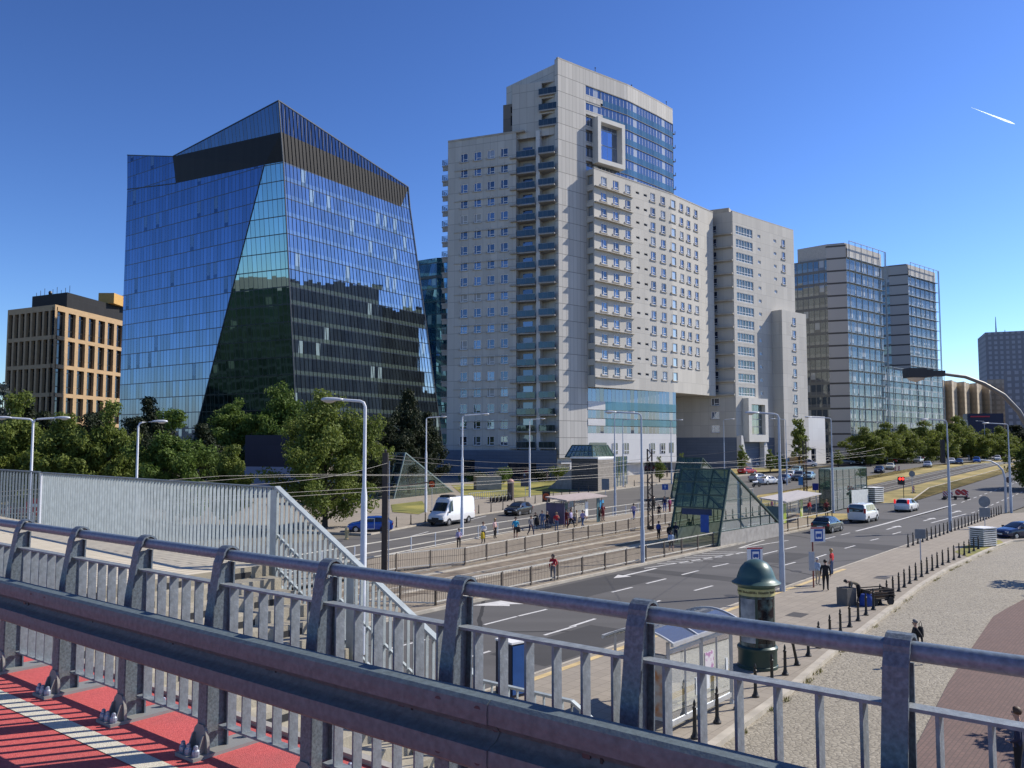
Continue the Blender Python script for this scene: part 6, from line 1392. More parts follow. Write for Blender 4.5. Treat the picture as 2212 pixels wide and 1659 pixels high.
# the big curved lamp at the right edge
pts = [P3(x,y,17.0) for x, y in ((2037,808),(2085,814),(2125,829),(2168,854),(2200,888),(2225,930),(2240,985))]; q = pts[-1]; bs = onground(q.x+.05,17.0,.03)
t = thing('curved_street_lamp', 'large dark street lamp on a curved arm entering from the right edge', 'street lamp', bs)
mb = MB(); mb.tube(pts+[Vector((q.x+.05,17,q.z-1.2)), bs], [.03,.036,.04,.045,.05,.055,.06,.075,.09], 12); mb.obj('pole', pm('brown_grey_pole',(0.20,0.19,0.17),0.5,0.3), t, smooth=True)
a, b = P3(2038,807,17), P3(1957,806,17); d = (b-a).normalized(); u_ = Vector((0,-1,0)); w_ = d.cross(u_)
mb = MB(); A0_ = a+d*-.02
for f0,f1,w0,h0 in ((0,.33,.10,.11),(.33,.52,.13,.15),(.52,1.0,.17,.19)): mb.bar(a.lerp(b,f0), a.lerp(b,f1), w0*1.6, h0)
ho = mb.obj('lamp_head', pm('dark_housing',(0.035,0.034,0.033),0.5), t)
mb = MB(); rings = []
for f0, wd, dp in ((.5,.06,.07),(.58,.12,.13),(.75,.13,.17),(.9,.12,.14),(.98,.05,.08)):
    c = a.lerp(b,f0); rings += [c+u_*wd*math.cos(PI*k/8)+Vector((0,0,-.06-(dp-.05)*math.sin(PI*k/8))) for k in range(9)]
mb.add(rings, [(i*9+k, i*9+k+1, (i+1)*9+k+1, (i+1)*9+k) for i in range(4) for k in range(8)]); mb.obj('lens', lens_m, ho, smooth='all')
# curved traffic pole
t = thing('curved_traffic_pole', 'curved grey traffic pole bowing left over the carriageway by the bollards', 'pole', G(2173,1107,.1))
pts = [P3(x,y,101) for x, y in ((2118,993),(2140,996),(2155,1004),(2166,1016),(2171,1034),(2172,1060))]+[t.location.copy()]
mb = MB(); mb.tube(pts, [.06,.08,.1,.11,.12,.13,.15], 10); mb.obj('pole', polegrey, t, smooth=True)
# catenary masts
t = thing('tram_mast', 'dark brown steel tram mast beside the nearest tall lamp post', 'mast', G(830,1244)); hb = t.location
mb = MB(); tp = P3(837,978,hb.y); mb.bar(hb, Vector((hb.x,hb.y,tp.z)), .34, .34); mb.obj('mast', darkbrown, t)
mb = MB(); mb.bar(Vector((hb.x+.26,hb.y-.05,hb.z)), Vector((hb.x+.26,hb.y-.05,tp.z-.5)), .05,.05)  # pale back pole: the mast's lit side put into its colour
for z in range(1,8): mb.bar((hb.x+.15,hb.y-.05,z*.95),(hb.x+.27,hb.y-.05,z*.95),.03,.03)
mb.obj('lit_back_pole', polegrey, t); mb = MB(); mb.tube([(hb.x,hb.y,tp.z-2.2),(hb.x+2.6,hb.y+1.2,tp.z-1.9)], .04, 6); mb.lathe([(.05,0),(.09,.12),(.05,.24)], 8, (hb.x,hb.y,tp.z)); mb.obj('bracket', darkbrown, t)
def lattice(lab, px, py, top, w=.42):
    b = G(px, py, .1); tp = P3(px, top, b.y).z; t = thing('lattice_mast', lab, 'mast', b); mb = MB(); h = tp-b.z
    for sx in (-1,1):
        for sy in (-1,1): mb.bar((sx*w/2,sy*w/2,0),(sx*w/2,sy*w/2,h),.07,.07)
    n = int(h/.5)
    for k in range(n):
        z = k*h/n; z2 = (k+1)*h/n; s = 1 if k % 2 else -1
        for y in (-w/2,w/2): mb.bar((-s*w/2,y,z),(s*w/2,y,z2),.04,.04)
        for x in (-w/2,w/2): mb.bar((x,-s*w/2,z),(x,s*w/2,z2),.04,.04)
    mb.obj('lattice', darkbrown, t, world=False); mb = MB(); mb.box(-w*.7,w*.7,-w*.7,w*.7,0,.3); mb.obj('foot', darkbrown, t, world=False)
lattice('dark lattice tram mast in the middle of the tram stop', 1405,1143,970); lattice('second dark lattice mast beyond the right tram shelter', 1740,1070,952)
wire_m = pm('wire', (0.24,0.23,0.21), 0.5, 0.3)
t = thing('overhead_wires', 'thin overhead tram wires strung along the tracks and across the junction', 'wires', RQ(46,-37,5.5))
for q0, z0, sag in ((-1.4,5.6,0.0),(1.4,5.6,0.0),(-1.4,6.7,.5),(1.4,6.7,.5)):
    mb = MB(); pts = []
    for s in range(-60,150,6):
        qq = cl[0][1]; 
        for (sa,qa),(sb_,qb) in zip(cl[:-1],cl[1:]):
            if sa <= s <= sb_: qq = qa+(qb-qa)*(s-sa)/(sb_-sa)
        ph = ((s+14) % 40)/40; p = RQ(s, qq+q0); pts.append(p+Vector((0,0,z0-sag*4*ph*(1-ph))))
    mb.tube(pts, 0.011, 4); mb.obj('wire', wire_m, t)
for a, b in (((838,984,53.6),(1385,1000,59)),((838,990,53.6),(1144,1012,122)),((1404,985,82),(1682,960,47.5)),((1404,990,82),(999,1012,77.5)),((1740,965,130),(2045,1000,80)),((1740,960,130),(1795,985,101)),((1795,990,101),(1682,1005,47.5)),((540,1047,40),(838,1000,53.6))):
    A, Bq = P3(*a), P3(*b); mb = MB(); mb.tube([A.lerp(Bq,k/8)-Vector((0,0,.5*4*(k/8)*(1-k/8)*.5)) for k in range(9)], 0.011, 4); mb.obj('wire', wire_m, t)
# ---- bollards
def bollard_mesh():
    mb = MB(); mb.lathe([(.12,0),(.12,.05),(.085,.09),(.07,.16),(.058,.2),(.05,.78),(.062,.80),(.062,.84),(.035,.87),(.045,.93),(.03,1.0),(.004,1.06)], 10); return mb.mesh('bollard',[black_iron],35)
bme = bollard_mesh()
def bollard(p, lab, grp, tilt=None, name='bollard'):
    o = bpy.data.objects.new(name, bme); COL.objects.link(o); o.location = p; tag(o, lab, 'bollard', grp)
    if tilt: o.rotation_euler = tilt
    return o
def along(line, step, s0=0.0):
    L = [Vector((p[0],p[1],0)) for p in line]; out = []; acc = -s0
    for a, b in zip(L[:-1], L[1:]):
        d = (b-a).length; k = 0
        pos = -acc if acc < 0 else (step-acc % step) % step
        while pos <= d:
            out.append(a.lerp(b, pos/d)); pos += step
        acc += d
    return out
off = [(p+Vector((-.78,.62,0))*.55) for p in [Vector((x,y,0)) for x, y in cobL]]
i_ = 0
for p in along([(q.x,q.y) for q in off], 1.58, 27):
    if p.y < 8 or p.y > 70: continue
    i_ += 1; bollard(onground(p.x,p.y,.12), 'short black pointed bollard along the edge of the cobbled street', 'bollards along the cobbled street', (0.12,-.22,0) if i_ == 19 else None)
for k in range(28): bollard(RQ(72+k*1.5, -18.05, .12), 'short black pointed bollard along the kerb of the near carriageway', 'bollards along the near carriageway')
for k, p in enumerate(along(farf[2:9], 3.0, 6)):
    n = 0.7; bollard(onground(p.x-n*.85,p.y+n*.5,.09), 'dark post along the far kerb by the lawn and canopied metro entrance', 'posts along the far kerb', name='kerb_post')
for px, py in ((740,1151),(772,1139),(1098,1080),(1103,1084)): pass
# ---- fences along the tram stop
def tube_fence(label, pts, group, post_m, rail_m, mesh_=True, h=1.1, rails_=(1.08,.18), pw=.09, sp=.14, cat='fence'):
    t = thing('tram_fence', label, cat, pts[0], 0, group)
    for p in pts: mb = MB(); mb.bar(p, p+Vector((0,0,h)), pw, pw, up=RD); mb.obj('post', post_m, t)
    mb = MB()
    for a, b in zip(pts[:-1], pts[1:]):
        for z in rails_: mb.bar(a+Vector((0,0,z)), b+Vector((0,0,z)), .06, .06)
    mb.obj('rails', rail_m, t)
    if mesh_:
        mb = MB()
        for a, b in zip(pts[:-1], pts[1:]):
            n = int((b-a).length/sp)
            for k in range(1, n): p = a.lerp(b,k/n); mb.bar(p+Vector((0,0,rails_[1])), p+Vector((0,0,rails_[0])), .014, .014, up=RD)
            mb.bar(a+Vector((0,0,.62)), b+Vector((0,0,.62)), .02,.02)
        mb.obj('bars', post_m, t)
    return t
pale_rail = pm('rail_pale', (0.60,0.57,0.50), 0.45, 0.2); post_b = pm('fence_brown', (0.105,0.082,0.062), 0.6)  # pale colour for the fence and stand rails
tube_fence('brown mesh fence with a pale top rail along the near carriageway', [RQ(31.5+2.62*k, -30.2, .1) for k in range(17)], None, post_b, pale_rail)
tube_fence('brown mesh fence with a pale top rail behind the tram track, before the waiting people', [onground(p.x,p.y,.1) for p in along(lf[:7], 2.62, 14)], None, post_b, pale_rail, rails_=(1.08,.14), sp=.16)
tube_fence('short brown mesh gate closing off the end of the tram track', [RQ(31.5,-30.2,.05), RQ(30.6,-31.8,.05), RQ(29.6,-33.6,.05)], None, post_b, pale_rail)
tube_fence('grey two-rail barrier along the far carriageway at the back of the tram platform', [onground(p.x,p.y,.1) for p in along([(-16,50)]+farn[1:6], 3.3, 4)], None, polegrey, pale_rail, False, 1.12, (1.1,.45,.12), .07)
tube_fence('pale handrail barrier past the right flank of the main glass metro entrance', [RQ(73.0+2.6*k, -30.0, .1) for k in range(7)]+[RQ(92,-30.5,.1)], None, post_b, pale_rail, False, 1.1, (1.08,.2))
tube_fence('pale-topped railing behind the right tram shelter', [onground(p.x,p.y,.1) for p in along([(22,92),(40,113)], 3.2, 0)], None, post_b, pale_rail, False, 1.1, (1.08,.3))
# ---- glass metro entrances
mglass = sheet_glass('metro_glass', (0.50,0.66,0.57), 0.02, 0.46, body=(0.095,0.14,0.118)); mframe = pm('metro_frame', (0.045,0.075,0.062), 0.45, 0.3); mpale = pm('frame_pale', (0.24,0.30,0.28), 0.4, 0.3)  # second frame colour is paler, for braces and the left wedge
def wedge(name, label, o, d, w, L, zt, lean, h0=1.1, doorz=2.9, wallm=concrete, g=None, mglass=None, mframe=None):
    """glass wedge: tall leaning front at o, ridge falling to h0 after L metres along d; w metres to the left"""
    mglass = mglass or globals()['mglass']; mframe = mframe or globals()['mframe']
    d = Vector((d[0],d[1],0)).normalized(); s = Vector((-d.y,d.x,0)); o = Vector(o); gz_ = o.z; t = thing(name, label, 'metro entrance', o, 0, g)
    def q(a, b, z): return o+d*a+s*b+Vector((0,0,z))
    def sl(z): return lean*(z-h0)/(zt-h0) if z > h0 else 0.0
    for b0 in (0.0, w-.2):
        mb = MB(); mb.obox(q(.1,b0,-.1), d*(L-.1), s*.2, Vector((0,0,h0+.1))); mb.obj('base_wall', wallm, t)
    mb = MB(); mb.obox(q(L-.2,.2,-.1), d*.2, s*(w-.4), Vector((0,0,h0+.1))); mb.obj('base_wall', wallm, t)
    for b in (0.06, w-.06):
        mb = MB(); mb.quad(q(0,b,h0), q(L,b,h0), q(lean,b,zt), q(lean,b,zt)); mb.f[-1] = mb.f[-1][:3]; mb.uv[-1] = None; mb.obj('side_glass', mglass, t)
    mb = MB(); mb.quad(q(lean,0,zt), q(L,0,h0), q(L,w,h0), q(lean,w,zt)); mb.obj('roof_glass', mglass, t)
    mb = MB(); mb.quad(q(sl(doorz),0,doorz), q(sl(doorz),w,doorz), q(lean,w,zt), q(lean,0,zt)); mb.obj('front_glass', mglass, t)
    mb = MB(); up = Vector((0,0,1))
    for b in (0.06, w-.06):
        mb.bar(q(-.25,b,0), q(lean,b,zt), .16, .16); mb.bar(q(lean,b,zt), q(L,b,h0), .16, .2); mb.bar(q(0,b,h0+.03), q(L,b,h0+.03), .1, .1)
        for k in range(1, 5):
            a = lean+(L-lean)*k/5; zz = zt+(h0-zt)*k/5; mb.bar(q(a,b,h0), q(a,b,zz), .07,.07)
        for k in (1,2,3): z = h0+(zt-h0)*k/4; xe = lean+(L-lean)*(1-k/4); mb.bar(q(sl(z),b,z), q(xe,b,z), .05,.05)
        for k in range(3): mb.bar(q(lean*.6+k*2.0,b-.12 if b > 1 else b+.12,h0), q(lean*.6+k*2.0+1.5,b-.12 if b > 1 else b+.12,min(zt-.3,h0+(zt-h0)*(1-(k*2.0+1.5+lean*.6-lean)/(L-lean)))), .06,.06)
    for k in range(4): b = w*k/3; mb.bar(q(sl(doorz),b,doorz), q(lean,b,zt), .09,.12); mb.bar(q(lean,b,zt), q(L,b,h0), .08,.1)
    for k in range(4): z = doorz+(zt-doorz)*k/3; mb.bar(q(sl(z),0,z), q(sl(z),w,z), .1 if 0 < k < 3 else .16,.12)
    for k in range(1,6): a = lean+(L-lean)*k/6; z = zt+(h0-zt)*k/6; mb.bar(q(a,0,z), q(a,w,z), .07,.08)
    mb.obj('frame', mframe, t)
    mb = MB()
    for k in range(2): mb.bar(q(lean+1.0+k*2.4,.5+k,zt-.75-k*1.3), q(lean+2.4+k*2.4,.5+k,zt-1.5-k*1.3), .12,.12)
    mb.obj('brace', mpale, t)
    mb = MB(); mb.bar(q(sl(doorz)+.15,w*.25,doorz-.35), q(sl(doorz)+.15,w*.85,doorz-.35), .12,.5); mb.obj('sign_board', pm('sign_navy',(0.015,0.03,0.10),0.5), t)
    mb = MB(); mb.bar(q(.25,w*.32,1.0), q(.25,w*.32,2.4), .1,.7,up=s); mb.obj('blue_sign', pm('sign_blue',(0.01,0.07,0.33),0.5), t)
    return t
w1 = Vector((16.4,68.0,.1)); wd = (.655,.755)
wedge('metro_entrance', 'large green-tinted glass wedge metro entrance in the middle of the tram stop', w1, wd, 4.5, 11.2, 6.0, 1.95)
p_ = P3(1519,988.7,119); wedge('metro_entrance', 'green glass wedge metro entrance showing just behind and above the large one', onground(p_.x-1.4,p_.y-1.6,.1), wd, 3.9, 10.5, p_.z-gz(0,118)-.1, 1.9)
a_ = G(852,1079); wedge('metro_entrance', 'glass wedge metro entrance beside the park trees, behind the delivery van', Vector((a_.x,a_.y,.0)), (.58,.81), 4.8, 13.5, 6.9, 2.2, .5, 2.6, mglass=sheet_glass('metro_glass_clear', (0.62,0.72,0.66), 0.02, 0.3, body=(0.12,0.15,0.13)), mframe=mpale)
t = thing('canopied_metro_entrance', 'metro entrance with ribbed dark concrete walls and a green glass canopy before the apartment block', 'metro entrance', G(1292,1061,.1))
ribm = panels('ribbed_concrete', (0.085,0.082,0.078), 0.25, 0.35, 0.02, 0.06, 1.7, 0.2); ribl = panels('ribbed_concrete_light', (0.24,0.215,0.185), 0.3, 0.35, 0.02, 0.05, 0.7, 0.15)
c1 = G(1292,1061,.1); c0 = c1+Vector((-3.9,2.4,0)); c2 = c1+Vector((3.2,7.0,0)); zt = P3(1292,991,c1.y).z; z0 = c1.z-.2
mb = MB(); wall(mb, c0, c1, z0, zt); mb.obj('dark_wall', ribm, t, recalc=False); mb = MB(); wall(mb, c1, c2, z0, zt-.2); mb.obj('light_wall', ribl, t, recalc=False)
mb = MB(); mb.prism([((c0+Vector((-.2,-.1,0))).x,(c0+Vector((-.2,-.1,0))).y),(c1.x,c1.y-.25),(c2.x+.2,c2.y),(c2.x-3.9,c2.y+2.6)], zt, zt+.25); mb.obj('roof_slab', white_paint, t)
mb = MB(); dv = (c1-c0).normalized(); mb.extr([c0+Vector((0,0,-.3)), c0-dv*4.3+Vector((0,0,-.3)), c0-dv*4.3+Vector((0,0,.2)), c0+Vector((0,0,zt-1.6-c0.z))], Vector((dv.y,-dv.x,0))*-.4); mb.obj('sloping_wall', concrete, t)
e = c2+Vector((.2,.4,0)); zc = P3(1340,962,e.y+3).z; mb = MB(); u_ = (c2-c1).normalized(); v_ = Vector((-u_.y,u_.x,0))
lo = [c1+Vector((-.6,2.2,0)), c1+Vector((-.6,2.2,0))+u_*11, c1+Vector((-.6,2.2,0))+u_*11+v_*4.6, c1+Vector((-.6,2.2,0))+v_*4.6]; cen = sum(lo, Vector())/4
hi = [cen+(p-cen)*.72 for p in lo]; za = zt+.2
for i in range(4): j = (i+1) % 4; mb.quad(lo[i]+Vector((0,0,za-lo[i].z)), lo[j]+Vector((0,0,za-lo[j].z)), hi[j]+Vector((0,0,zc-hi[j].z)), hi[i]+Vector((0,0,zc-hi[i].z)))
mb.add([p+Vector((0,0,zc-p.z)) for p in hi], [(0,1,2,3)]); mb.obj('canopy_glass', mglass, t)
mb = MB()
for i in range(4):
    j = (i+1) % 4; A = lo[i]+Vector((0,0,za-lo[i].z)); Bq = hi[i]+Vector((0,0,zc-hi[i].z)); C_ = lo[j]+Vector((0,0,za-lo[j].z)); D_ = hi[j]+Vector((0,0,zc-hi[j].z))
    mb.bar(A,Bq,.16,.16); mb.bar(A,C_,.14,.2); mb.bar(Bq,D_,.14,.2); mb.bar(A.lerp(Bq,.5),C_.lerp(D_,.5),.1,.12)
    for k in range(1,6): mb.bar(A.lerp(C_,k/6),Bq.lerp(D_,k/6),.07,.07)
mb.obj('canopy_frame', mframe, t)
mb = MB(); g0 = c2+u_*.3; g1 = c2+u_*7.5; mb.quad(g0+Vector((0,0,-.2)), g1+Vector((0,0,-.2)), g1+Vector((0,0,za-g1.z)), g0+Vector((0,0,za-g0.z))); mb.obj('side_glass', mglass, t)
mb = MB()
for k in range(5): p = g0.lerp(g1,k/4); mb.bar(p, p+Vector((0,0,za-p.z)), .12,.12)
mb.obj('glass_post', polegrey, t)
# glass lift
t = thing('glass_lift', 'boxy glass lift building behind the right tram shelter', 'lift building', G(1795,1104,.1)); p = t.location
f0 = G(1771,1098,.1); f1 = G(1795,1104,.1); f2 = P3(1873,1072,f1.y+9.5); f2 = onground(f2.x,f2.y,.1); bk = f2+Vector((-3.0,2.2,0)); bl = f0+(f2-f1); h_ = P3(1795,1016,f1.y).z-f1.z
mb = MB()
for A, Bq in ((f0,f1),(f1,f2),(f2,bl),(bl,f0)): mb.quad(A, Bq, Bq+Vector((0,0,h_+f1.z-Bq.z)), A+Vector((0,0,h_+f1.z-A.z)))
mb.obj('glass_wall', mglass, t)
mb = MB(); mb.extr([q+Vector((0,0,h_+f1.z-q.z)) for q in (f0,f1,f2,bl)], (0,0,.14)); mb.obj('roof', pm('lift_roof',(0.16,0.22,0.20),0.4,0.2), t)
mb = MB()
for A, Bq, n in ((f0,f1,2),(f1,f2,6),(f2,bl,2),(bl,f0,6)):
    for k in range(n): q = A.lerp(Bq,k/n); mb.bar(q, Vector((q.x,q.y,f1.z+h_)), .1 if k == 0 else .06, .1 if k == 0 else .06)
    for z in (1.2,2.4,3.6): mb.bar(A+Vector((0,0,z)), Bq+Vector((0,0,z)), .06,.06)
mb.obj('frame', mframe, t)
mb = MB(); m0 = f1.lerp(f2,.52)+Vector((.12,-.12,0)); m1 = f1.lerp(f2,1.0)+Vector((.12,-.12,0)); mb.quad(m0, m1, m1+Vector((0,0,1.9)), m0+Vector((0,0,2.1))); mb.obj('frosted_panel', pm('frosted',(0.55,0.57,0.55),0.4), t)
mb = MB(); mb.obox(f1.lerp(f2,.22)+Vector((-.6,.7,0)), (f2-f1)*.22, (-.9,.7,0), (0,0,2.6)); mb.obj('lift_shaft', pm('shaft',(0.10,0.085,0.08),0.7), t)
# ---- signs
bus_blue = pm('sign_bus_blue', (0.02,0.09,0.36), 0.45); sgn_back = pm('sign_back', (0.20,0.22,0.24), 0.5, 0.3); red_post = pm('red_brown_post', (0.20,0.05,0.035), 0.55)
def bus_sign(lab, base, z0, w, h, face, pole, plate=True, pm_=red_post):
    t = thing('bus_stop_sign', lab, 'bus stop sign', base, face)
    mb = MB(); mb.tube([(0,0,0),(0,0,z0+h*.9)], .045, 8); mb.obj('pole', pm_, t, world=False, smooth=True)
    mb = MB(); mb.box(-.02-w*.15,w*.85,-.085,-.055,z0,z0+h); bd = mb.obj('board', white_paint, t, world=False)
    mb = MB(); x0 = w*.08; mb.box(x0,x0+w*.62,-.092,-.086,z0+h*.04,z0+h*.86); mb.obj('blue_field', bus_blue, bd, world=False)
    mb = MB(); mb.box(x0+w*.09,x0+w*.53,-.099,-.093,z0+h*.2,z0+h*.72); mb.obj('white_field', white_paint, bd, world=False)
    mb = MB(); bx = x0+w*.13; mb.box(bx,bx+w*.36,-.106,-.1,z0+h*.34,z0+h*.5); mb.box(bx+w*.02,bx+w*.36,-.106,-.1,z0+h*.5,z0+h*.56); mb.lathe([(.001,-.106),(w*.04,-.106),(w*.04,-.1),(.001,-.1)],10,(bx+w*.09,0,z0+h*.33),0,'y'); mb.lathe([(.001,-.106),(w*.04,-.106),(w*.04,-.1),(.001,-.1)],10,(bx+w*.27,0,z0+h*.33),0,'y'); mb.obj('bus_symbol', bus_blue, bd, world=False)
    mb = MB(); mb.box(-.02-w*.15,w*.85,-.093,-.0865,z0+h*.9,z0+h*.99); mb.obj('top_strip', pm('sign_red',(0.5,0.03,0.03),0.5), bd, world=False)
    if plate: mb = MB(); mb.box(-.28,.05,-.09,-.05,.95,2.0); mb.obj('timetable', pm('timetable_grey',(0.42,0.44,0.46),0.5), t, world=False)
    return t
s2 = G(1757.6,1269,.12); bus_sign('bus stop sign with the blue bus symbol on a red-brown pole beside the waiting people', s2, 2.55, .85, .82, 0.15, None)
s1 = RQ(41.4,-17.9,.12); zz = P3(1610,1213,s1.y).z-s1.z; bus_sign('bus stop sign with the blue bus symbol peeping out above the poster column dome', s1, zz-.03, .78, .74, 0.1, None, True, polegrey)
def flat_sign(name, lab, px, py, top, hpx, wpx, m, shape='rect', face=-0.1, plate=None, pole_m=None, dz=.12, inner=None):
    b = G(px, py, dz); k = b.y/F; zc = P3(px, top, b.y).z-b.z; w, h = wpx*k, hpx*k; t = thing(name, lab, 'sign', b, face)
    mb = MB(); mb.tube([(0,0,0),(0,0,zc)], .035, 8); mb.obj('pole', pole_m or polegrey, t, world=False, smooth=True)
    mb = MB()
    if shape == 'rect': mb.box(-w/2,w/2,-.07,-.045,zc-h,zc)
    else: mb.lathe([(.001,-.07),(w/2,-.07),(w/2,-.045),(.001,-.045)], 24, (0,0,zc-h/2), 0, 'y')
    fo = mb.obj('board', m, t, world=False)
    if plate: mb = MB(); mb.box(-w*.46,w*.46,-.07,-.045,zc-h-plate*k,zc-h-.06); mb.obj('plate', m, t, world=False)
    if inner: inner(fo, w, h, zc)
    return t
flat_sign('round_sign', 'back of a round traffic sign over a square plate behind the ribbed cabinet', 2128,1142,1072,23,24,sgn_back,'round',plate=21)
flat_sign('rectangular_sign', 'back of a rectangular traffic sign among the pavement bollards', 1990,1239,1143,20,22,sgn_back,'rect')
flat_sign('round_sign', 'back of a round traffic sign above the tram tracks on the dry grass median', 1971,1067,1017,13,13,sgn_back,'round',dz=.05)
def ring_in(fo, w, h, zc):
    mb = MB(); mb.lathe([(w*.34,-.076),(w*.47,-.076),(w*.47,-.071),(w*.34,-.071)], 24, (0,0,zc-h/2), 0, 'y'); mb.obj('ring', pm('sign_dark',(0.05,0.03,0.03),0.5), fo, world=False)
    mb = MB(); mb.bar((-w*.2,-.073,zc-h*.7),(w*.2,-.073,zc-h*.3),.006,h*.14); mb.obj('stroke', MATS['sign_dark'], fo, world=False)
flat_sign('round_sign', 'round no turning sign with a dark ring beside the curved traffic pole', 2182,1106,1029,15,15,white_paint,'round',inner=ring_in)
def noentry(fo, w, h, zc):
    mb = MB(); mb.box(-w*.34,w*.34,-.078,-.071,zc-h*.6,zc-h*.4); mb.obj('white_bar', white_paint, fo, world=False)
flat_sign('no_entry_sign', 'red round no entry sign with a white bar seen through the thin bar railing', 70,1150,1076,30,30,pm('sign_red',(0.5,0.03,0.03),0.5),'round',face=0.3,inner=noentry,dz=0)
flat_sign('blue_sign', 'small blue sign seen through the far left bars of the thin railing', 15,1120,1035,20,14,bus_blue,'rect',face=0.3,dz=0)
def arrow_in(fo, w, h, zc):
    mb = MB(); mb.box(-w*.06,w*.06,-.078,-.071,zc-h*.75,zc-h*.35); mb.extr([(-w*.22,-.078,zc-h*.4),(w*.22,-.078,zc-h*.4),(0,-.078,zc-h*.15)],(0,.007,0)); mb.obj('arrow', white_paint, fo, world=False)
flat_sign('blue_arrow_sign', 'square blue arrow sign left of the main glass metro entrance', 1437,1078,1046,12,13,bus_blue,'rect',inner=arrow_in,dz=0)
flat_sign('blue_notice', 'blue square sign above the roof of the right tram shelter', 1762,1076,1044,15,13,pm('sign_violet',(0.04,0.05,0.25),0.5),'rect',dz=0.05)
flat_sign('blue_notice', 'bright blue sign on a yellow post by the dark estate car', 1730,1060,1030,18,10,pm('sign_sky',(0.02,0.15,0.4),0.5),'rect',dz=0.05,pole_m=roadyellow)
flat_sign('board_sign', 'dark two-legged board on the lawn before the apartment block', 1135,1070,1037,14,20,pm('sign_slate',(0.05,0.06,0.09),0.5),'rect')
flat_sign('board_sign', 'large dark rectangular sign with two poles beside the canopied metro entrance', 1308,1069,1034,24,16,sgn_back,'rect')
mor = pm('metro_orange', (0.62,0.10,0.02), 0.5)
def metro_in(fo, w, h, zc):
    c = zc-h*.5; mb = MB(); mb.lathe([(.001,-.078),(w*.44,-.078),(w*.44,-.071),(.001,-.071)], 24, (0,0,c), 0, 'y'); d_ = mb.obj('disc', mor, fo, world=False)
    mb = MB(); k = w*.2
    for a, b in (((-k,-k*1.1),(-k*.75,k*1.1)),((-k*.75,k*1.1),(0,-k*.5)),((0,-k*.5),(k*.75,k*1.1)),((k*.75,k*1.1),(k,-k*1.1))): mb.bar((a[0],-.082,c+a[1]),(b[0],-.082,c+b[1]),.006,k*.34)
    mb.obj('letter_m', pm('metro_m',(0.10,0.012,0.008),0.5), d_, world=False)
mblk = pm('metro_black', (0.018,0.014,0.014), 0.45)
flat_sign('metro_sign', 'square black metro sign with an orange M disc beside the left glass wedge', 933,1101,1037,17,14,mblk,'rect',inner=metro_in,dz=.1,face=-.2)
flat_sign('metro_sign', 'square black metro sign with an orange M disc at the left tram shelter', 1180,1106,1061.5,22.5,17,mblk,'rect',inner=metro_in,dz=.1,face=-.2)
# traffic light and works barriers
t = thing('tram_signal', 'black tram signal with two red lights glowing at the end of the median grass', 'traffic light', G(1952.5,1077.6,0)); b = t.location; zz = P3(1945,1030,b.y).z-b.z
mb = MB(); mb.tube([(0,0,0),(0,0,zz)], .05, 8); mb.obj('pole', black_iron, t, world=False)
mb = MB(); mb.box(-.78,.1,-.2,.05,zz-1.1,zz); hd = mb.obj('signal_head', trim, t, world=False)
redl = bpy.data.materials.new('signal_red'); redl.use_nodes = True; _b = redl.node_tree.nodes['Principled BSDF']; _b.inputs['Base Color'].default_value = (.8,.02,.02,1); _b.inputs['Emission Color'].default_value = (1,.03,.02,1); _b.inputs['Emission Strength'].default_value = 3.0
for x in (-.55,-.15): mb = MB(); mb.lathe([(.001,-.25),(.17,-.23),(.17,-.2),(.001,-.2)],16,(x,0,zz-.28),0,'y'); mb.obj('red_light', redl, hd, world=False)
def striped(nm): 
    m = bpy.data.materials.new(nm); m.use_nodes = True; t_ = m.node_tree; b_ = t_.nodes['Principled BSDF']; tc = nn(t_,'ShaderNodeTexCoord'); sx = nn(t_,'ShaderNodeSeparateXYZ'); t_.links.new(tc.outputs['Object'], sx.inputs[0])
    f = math_node(t_,'LESS_THAN',math_node(t_,'FRACT',math_node(t_,'MULTIPLY',math_node(t_,'ADD',sx.outputs[2],sx.outputs[0]),2.6)),.5); t_.links.new(mixc(t_,f,(.5,.04,.03),(.6,.58,.55)), b_.inputs['Base Color']); return m
stripe = striped('red_white_stripes'); stripe_d = striped('dark_stripes')
def works(lab, px, py, name='striped_post', h=1.1, grp='striped posts at the roadworks'):
    t = thing(name, lab, 'post', G(px,py), 0, grp); mb = MB(); mb.box(-.17,.17,-.05,.05,.25,h); mb.obj('board', stripe, t, world=False); mb = MB(); mb.box(-.3,.3,-.2,.2,0,.16); mb.tube([(0,0,.1),(0,0,.3)],.05,6); mb.obj('foot', rubber, t, world=False)
works('striped marker post at the left end of the roadworks barrier',2040,1078); works('striped marker post at the right end of the roadworks barrier',2089,1077); works('striped marker post on the dry grass beyond the tram signal',1973,1066)
works('left one of the two striped posts beside the leading oncoming cars',1934,1019); works('right one of the two striped posts beside the leading oncoming cars',1942,1018)
t = thing('roadworks_barrier', 'low roadworks barrier with two red round arrow signs on the carriageway', 'barrier', G(2064,1079)); 
mb = MB(); mb.box(-1.7,1.6,-.05,.05,.25,.45); mb.box(-1.6,-1.5,-.3,.3,0,.3); mb.box(1.4,1.5,-.3,.3,0,.3); mb.box(-.05,.05,-.3,.3,0,.5); mb.obj('stand', trim, t, world=False)
mb = MB(); mb.box(-1.7,-.4,-.09,-.06,.5,1.1); mb.obj('board', stripe, t, world=False)
for x in (.35,1.15):
    mb = MB(); mb.lathe([(.001,-.1),(.42,-.1),(.42,-.06),(.001,-.06)],20,(x,0,1.0),0,'y'); ds = mb.obj('red_disc', MATS['sign_red'], t, world=False); mb = MB(); mb.bar((x-.22,-.108,1.15),(x+.18,-.108,.85),.008,.12); mb.obj('arrow', pm('sign_cream',(0.5,0.4,0.36),0.6), ds, world=False)
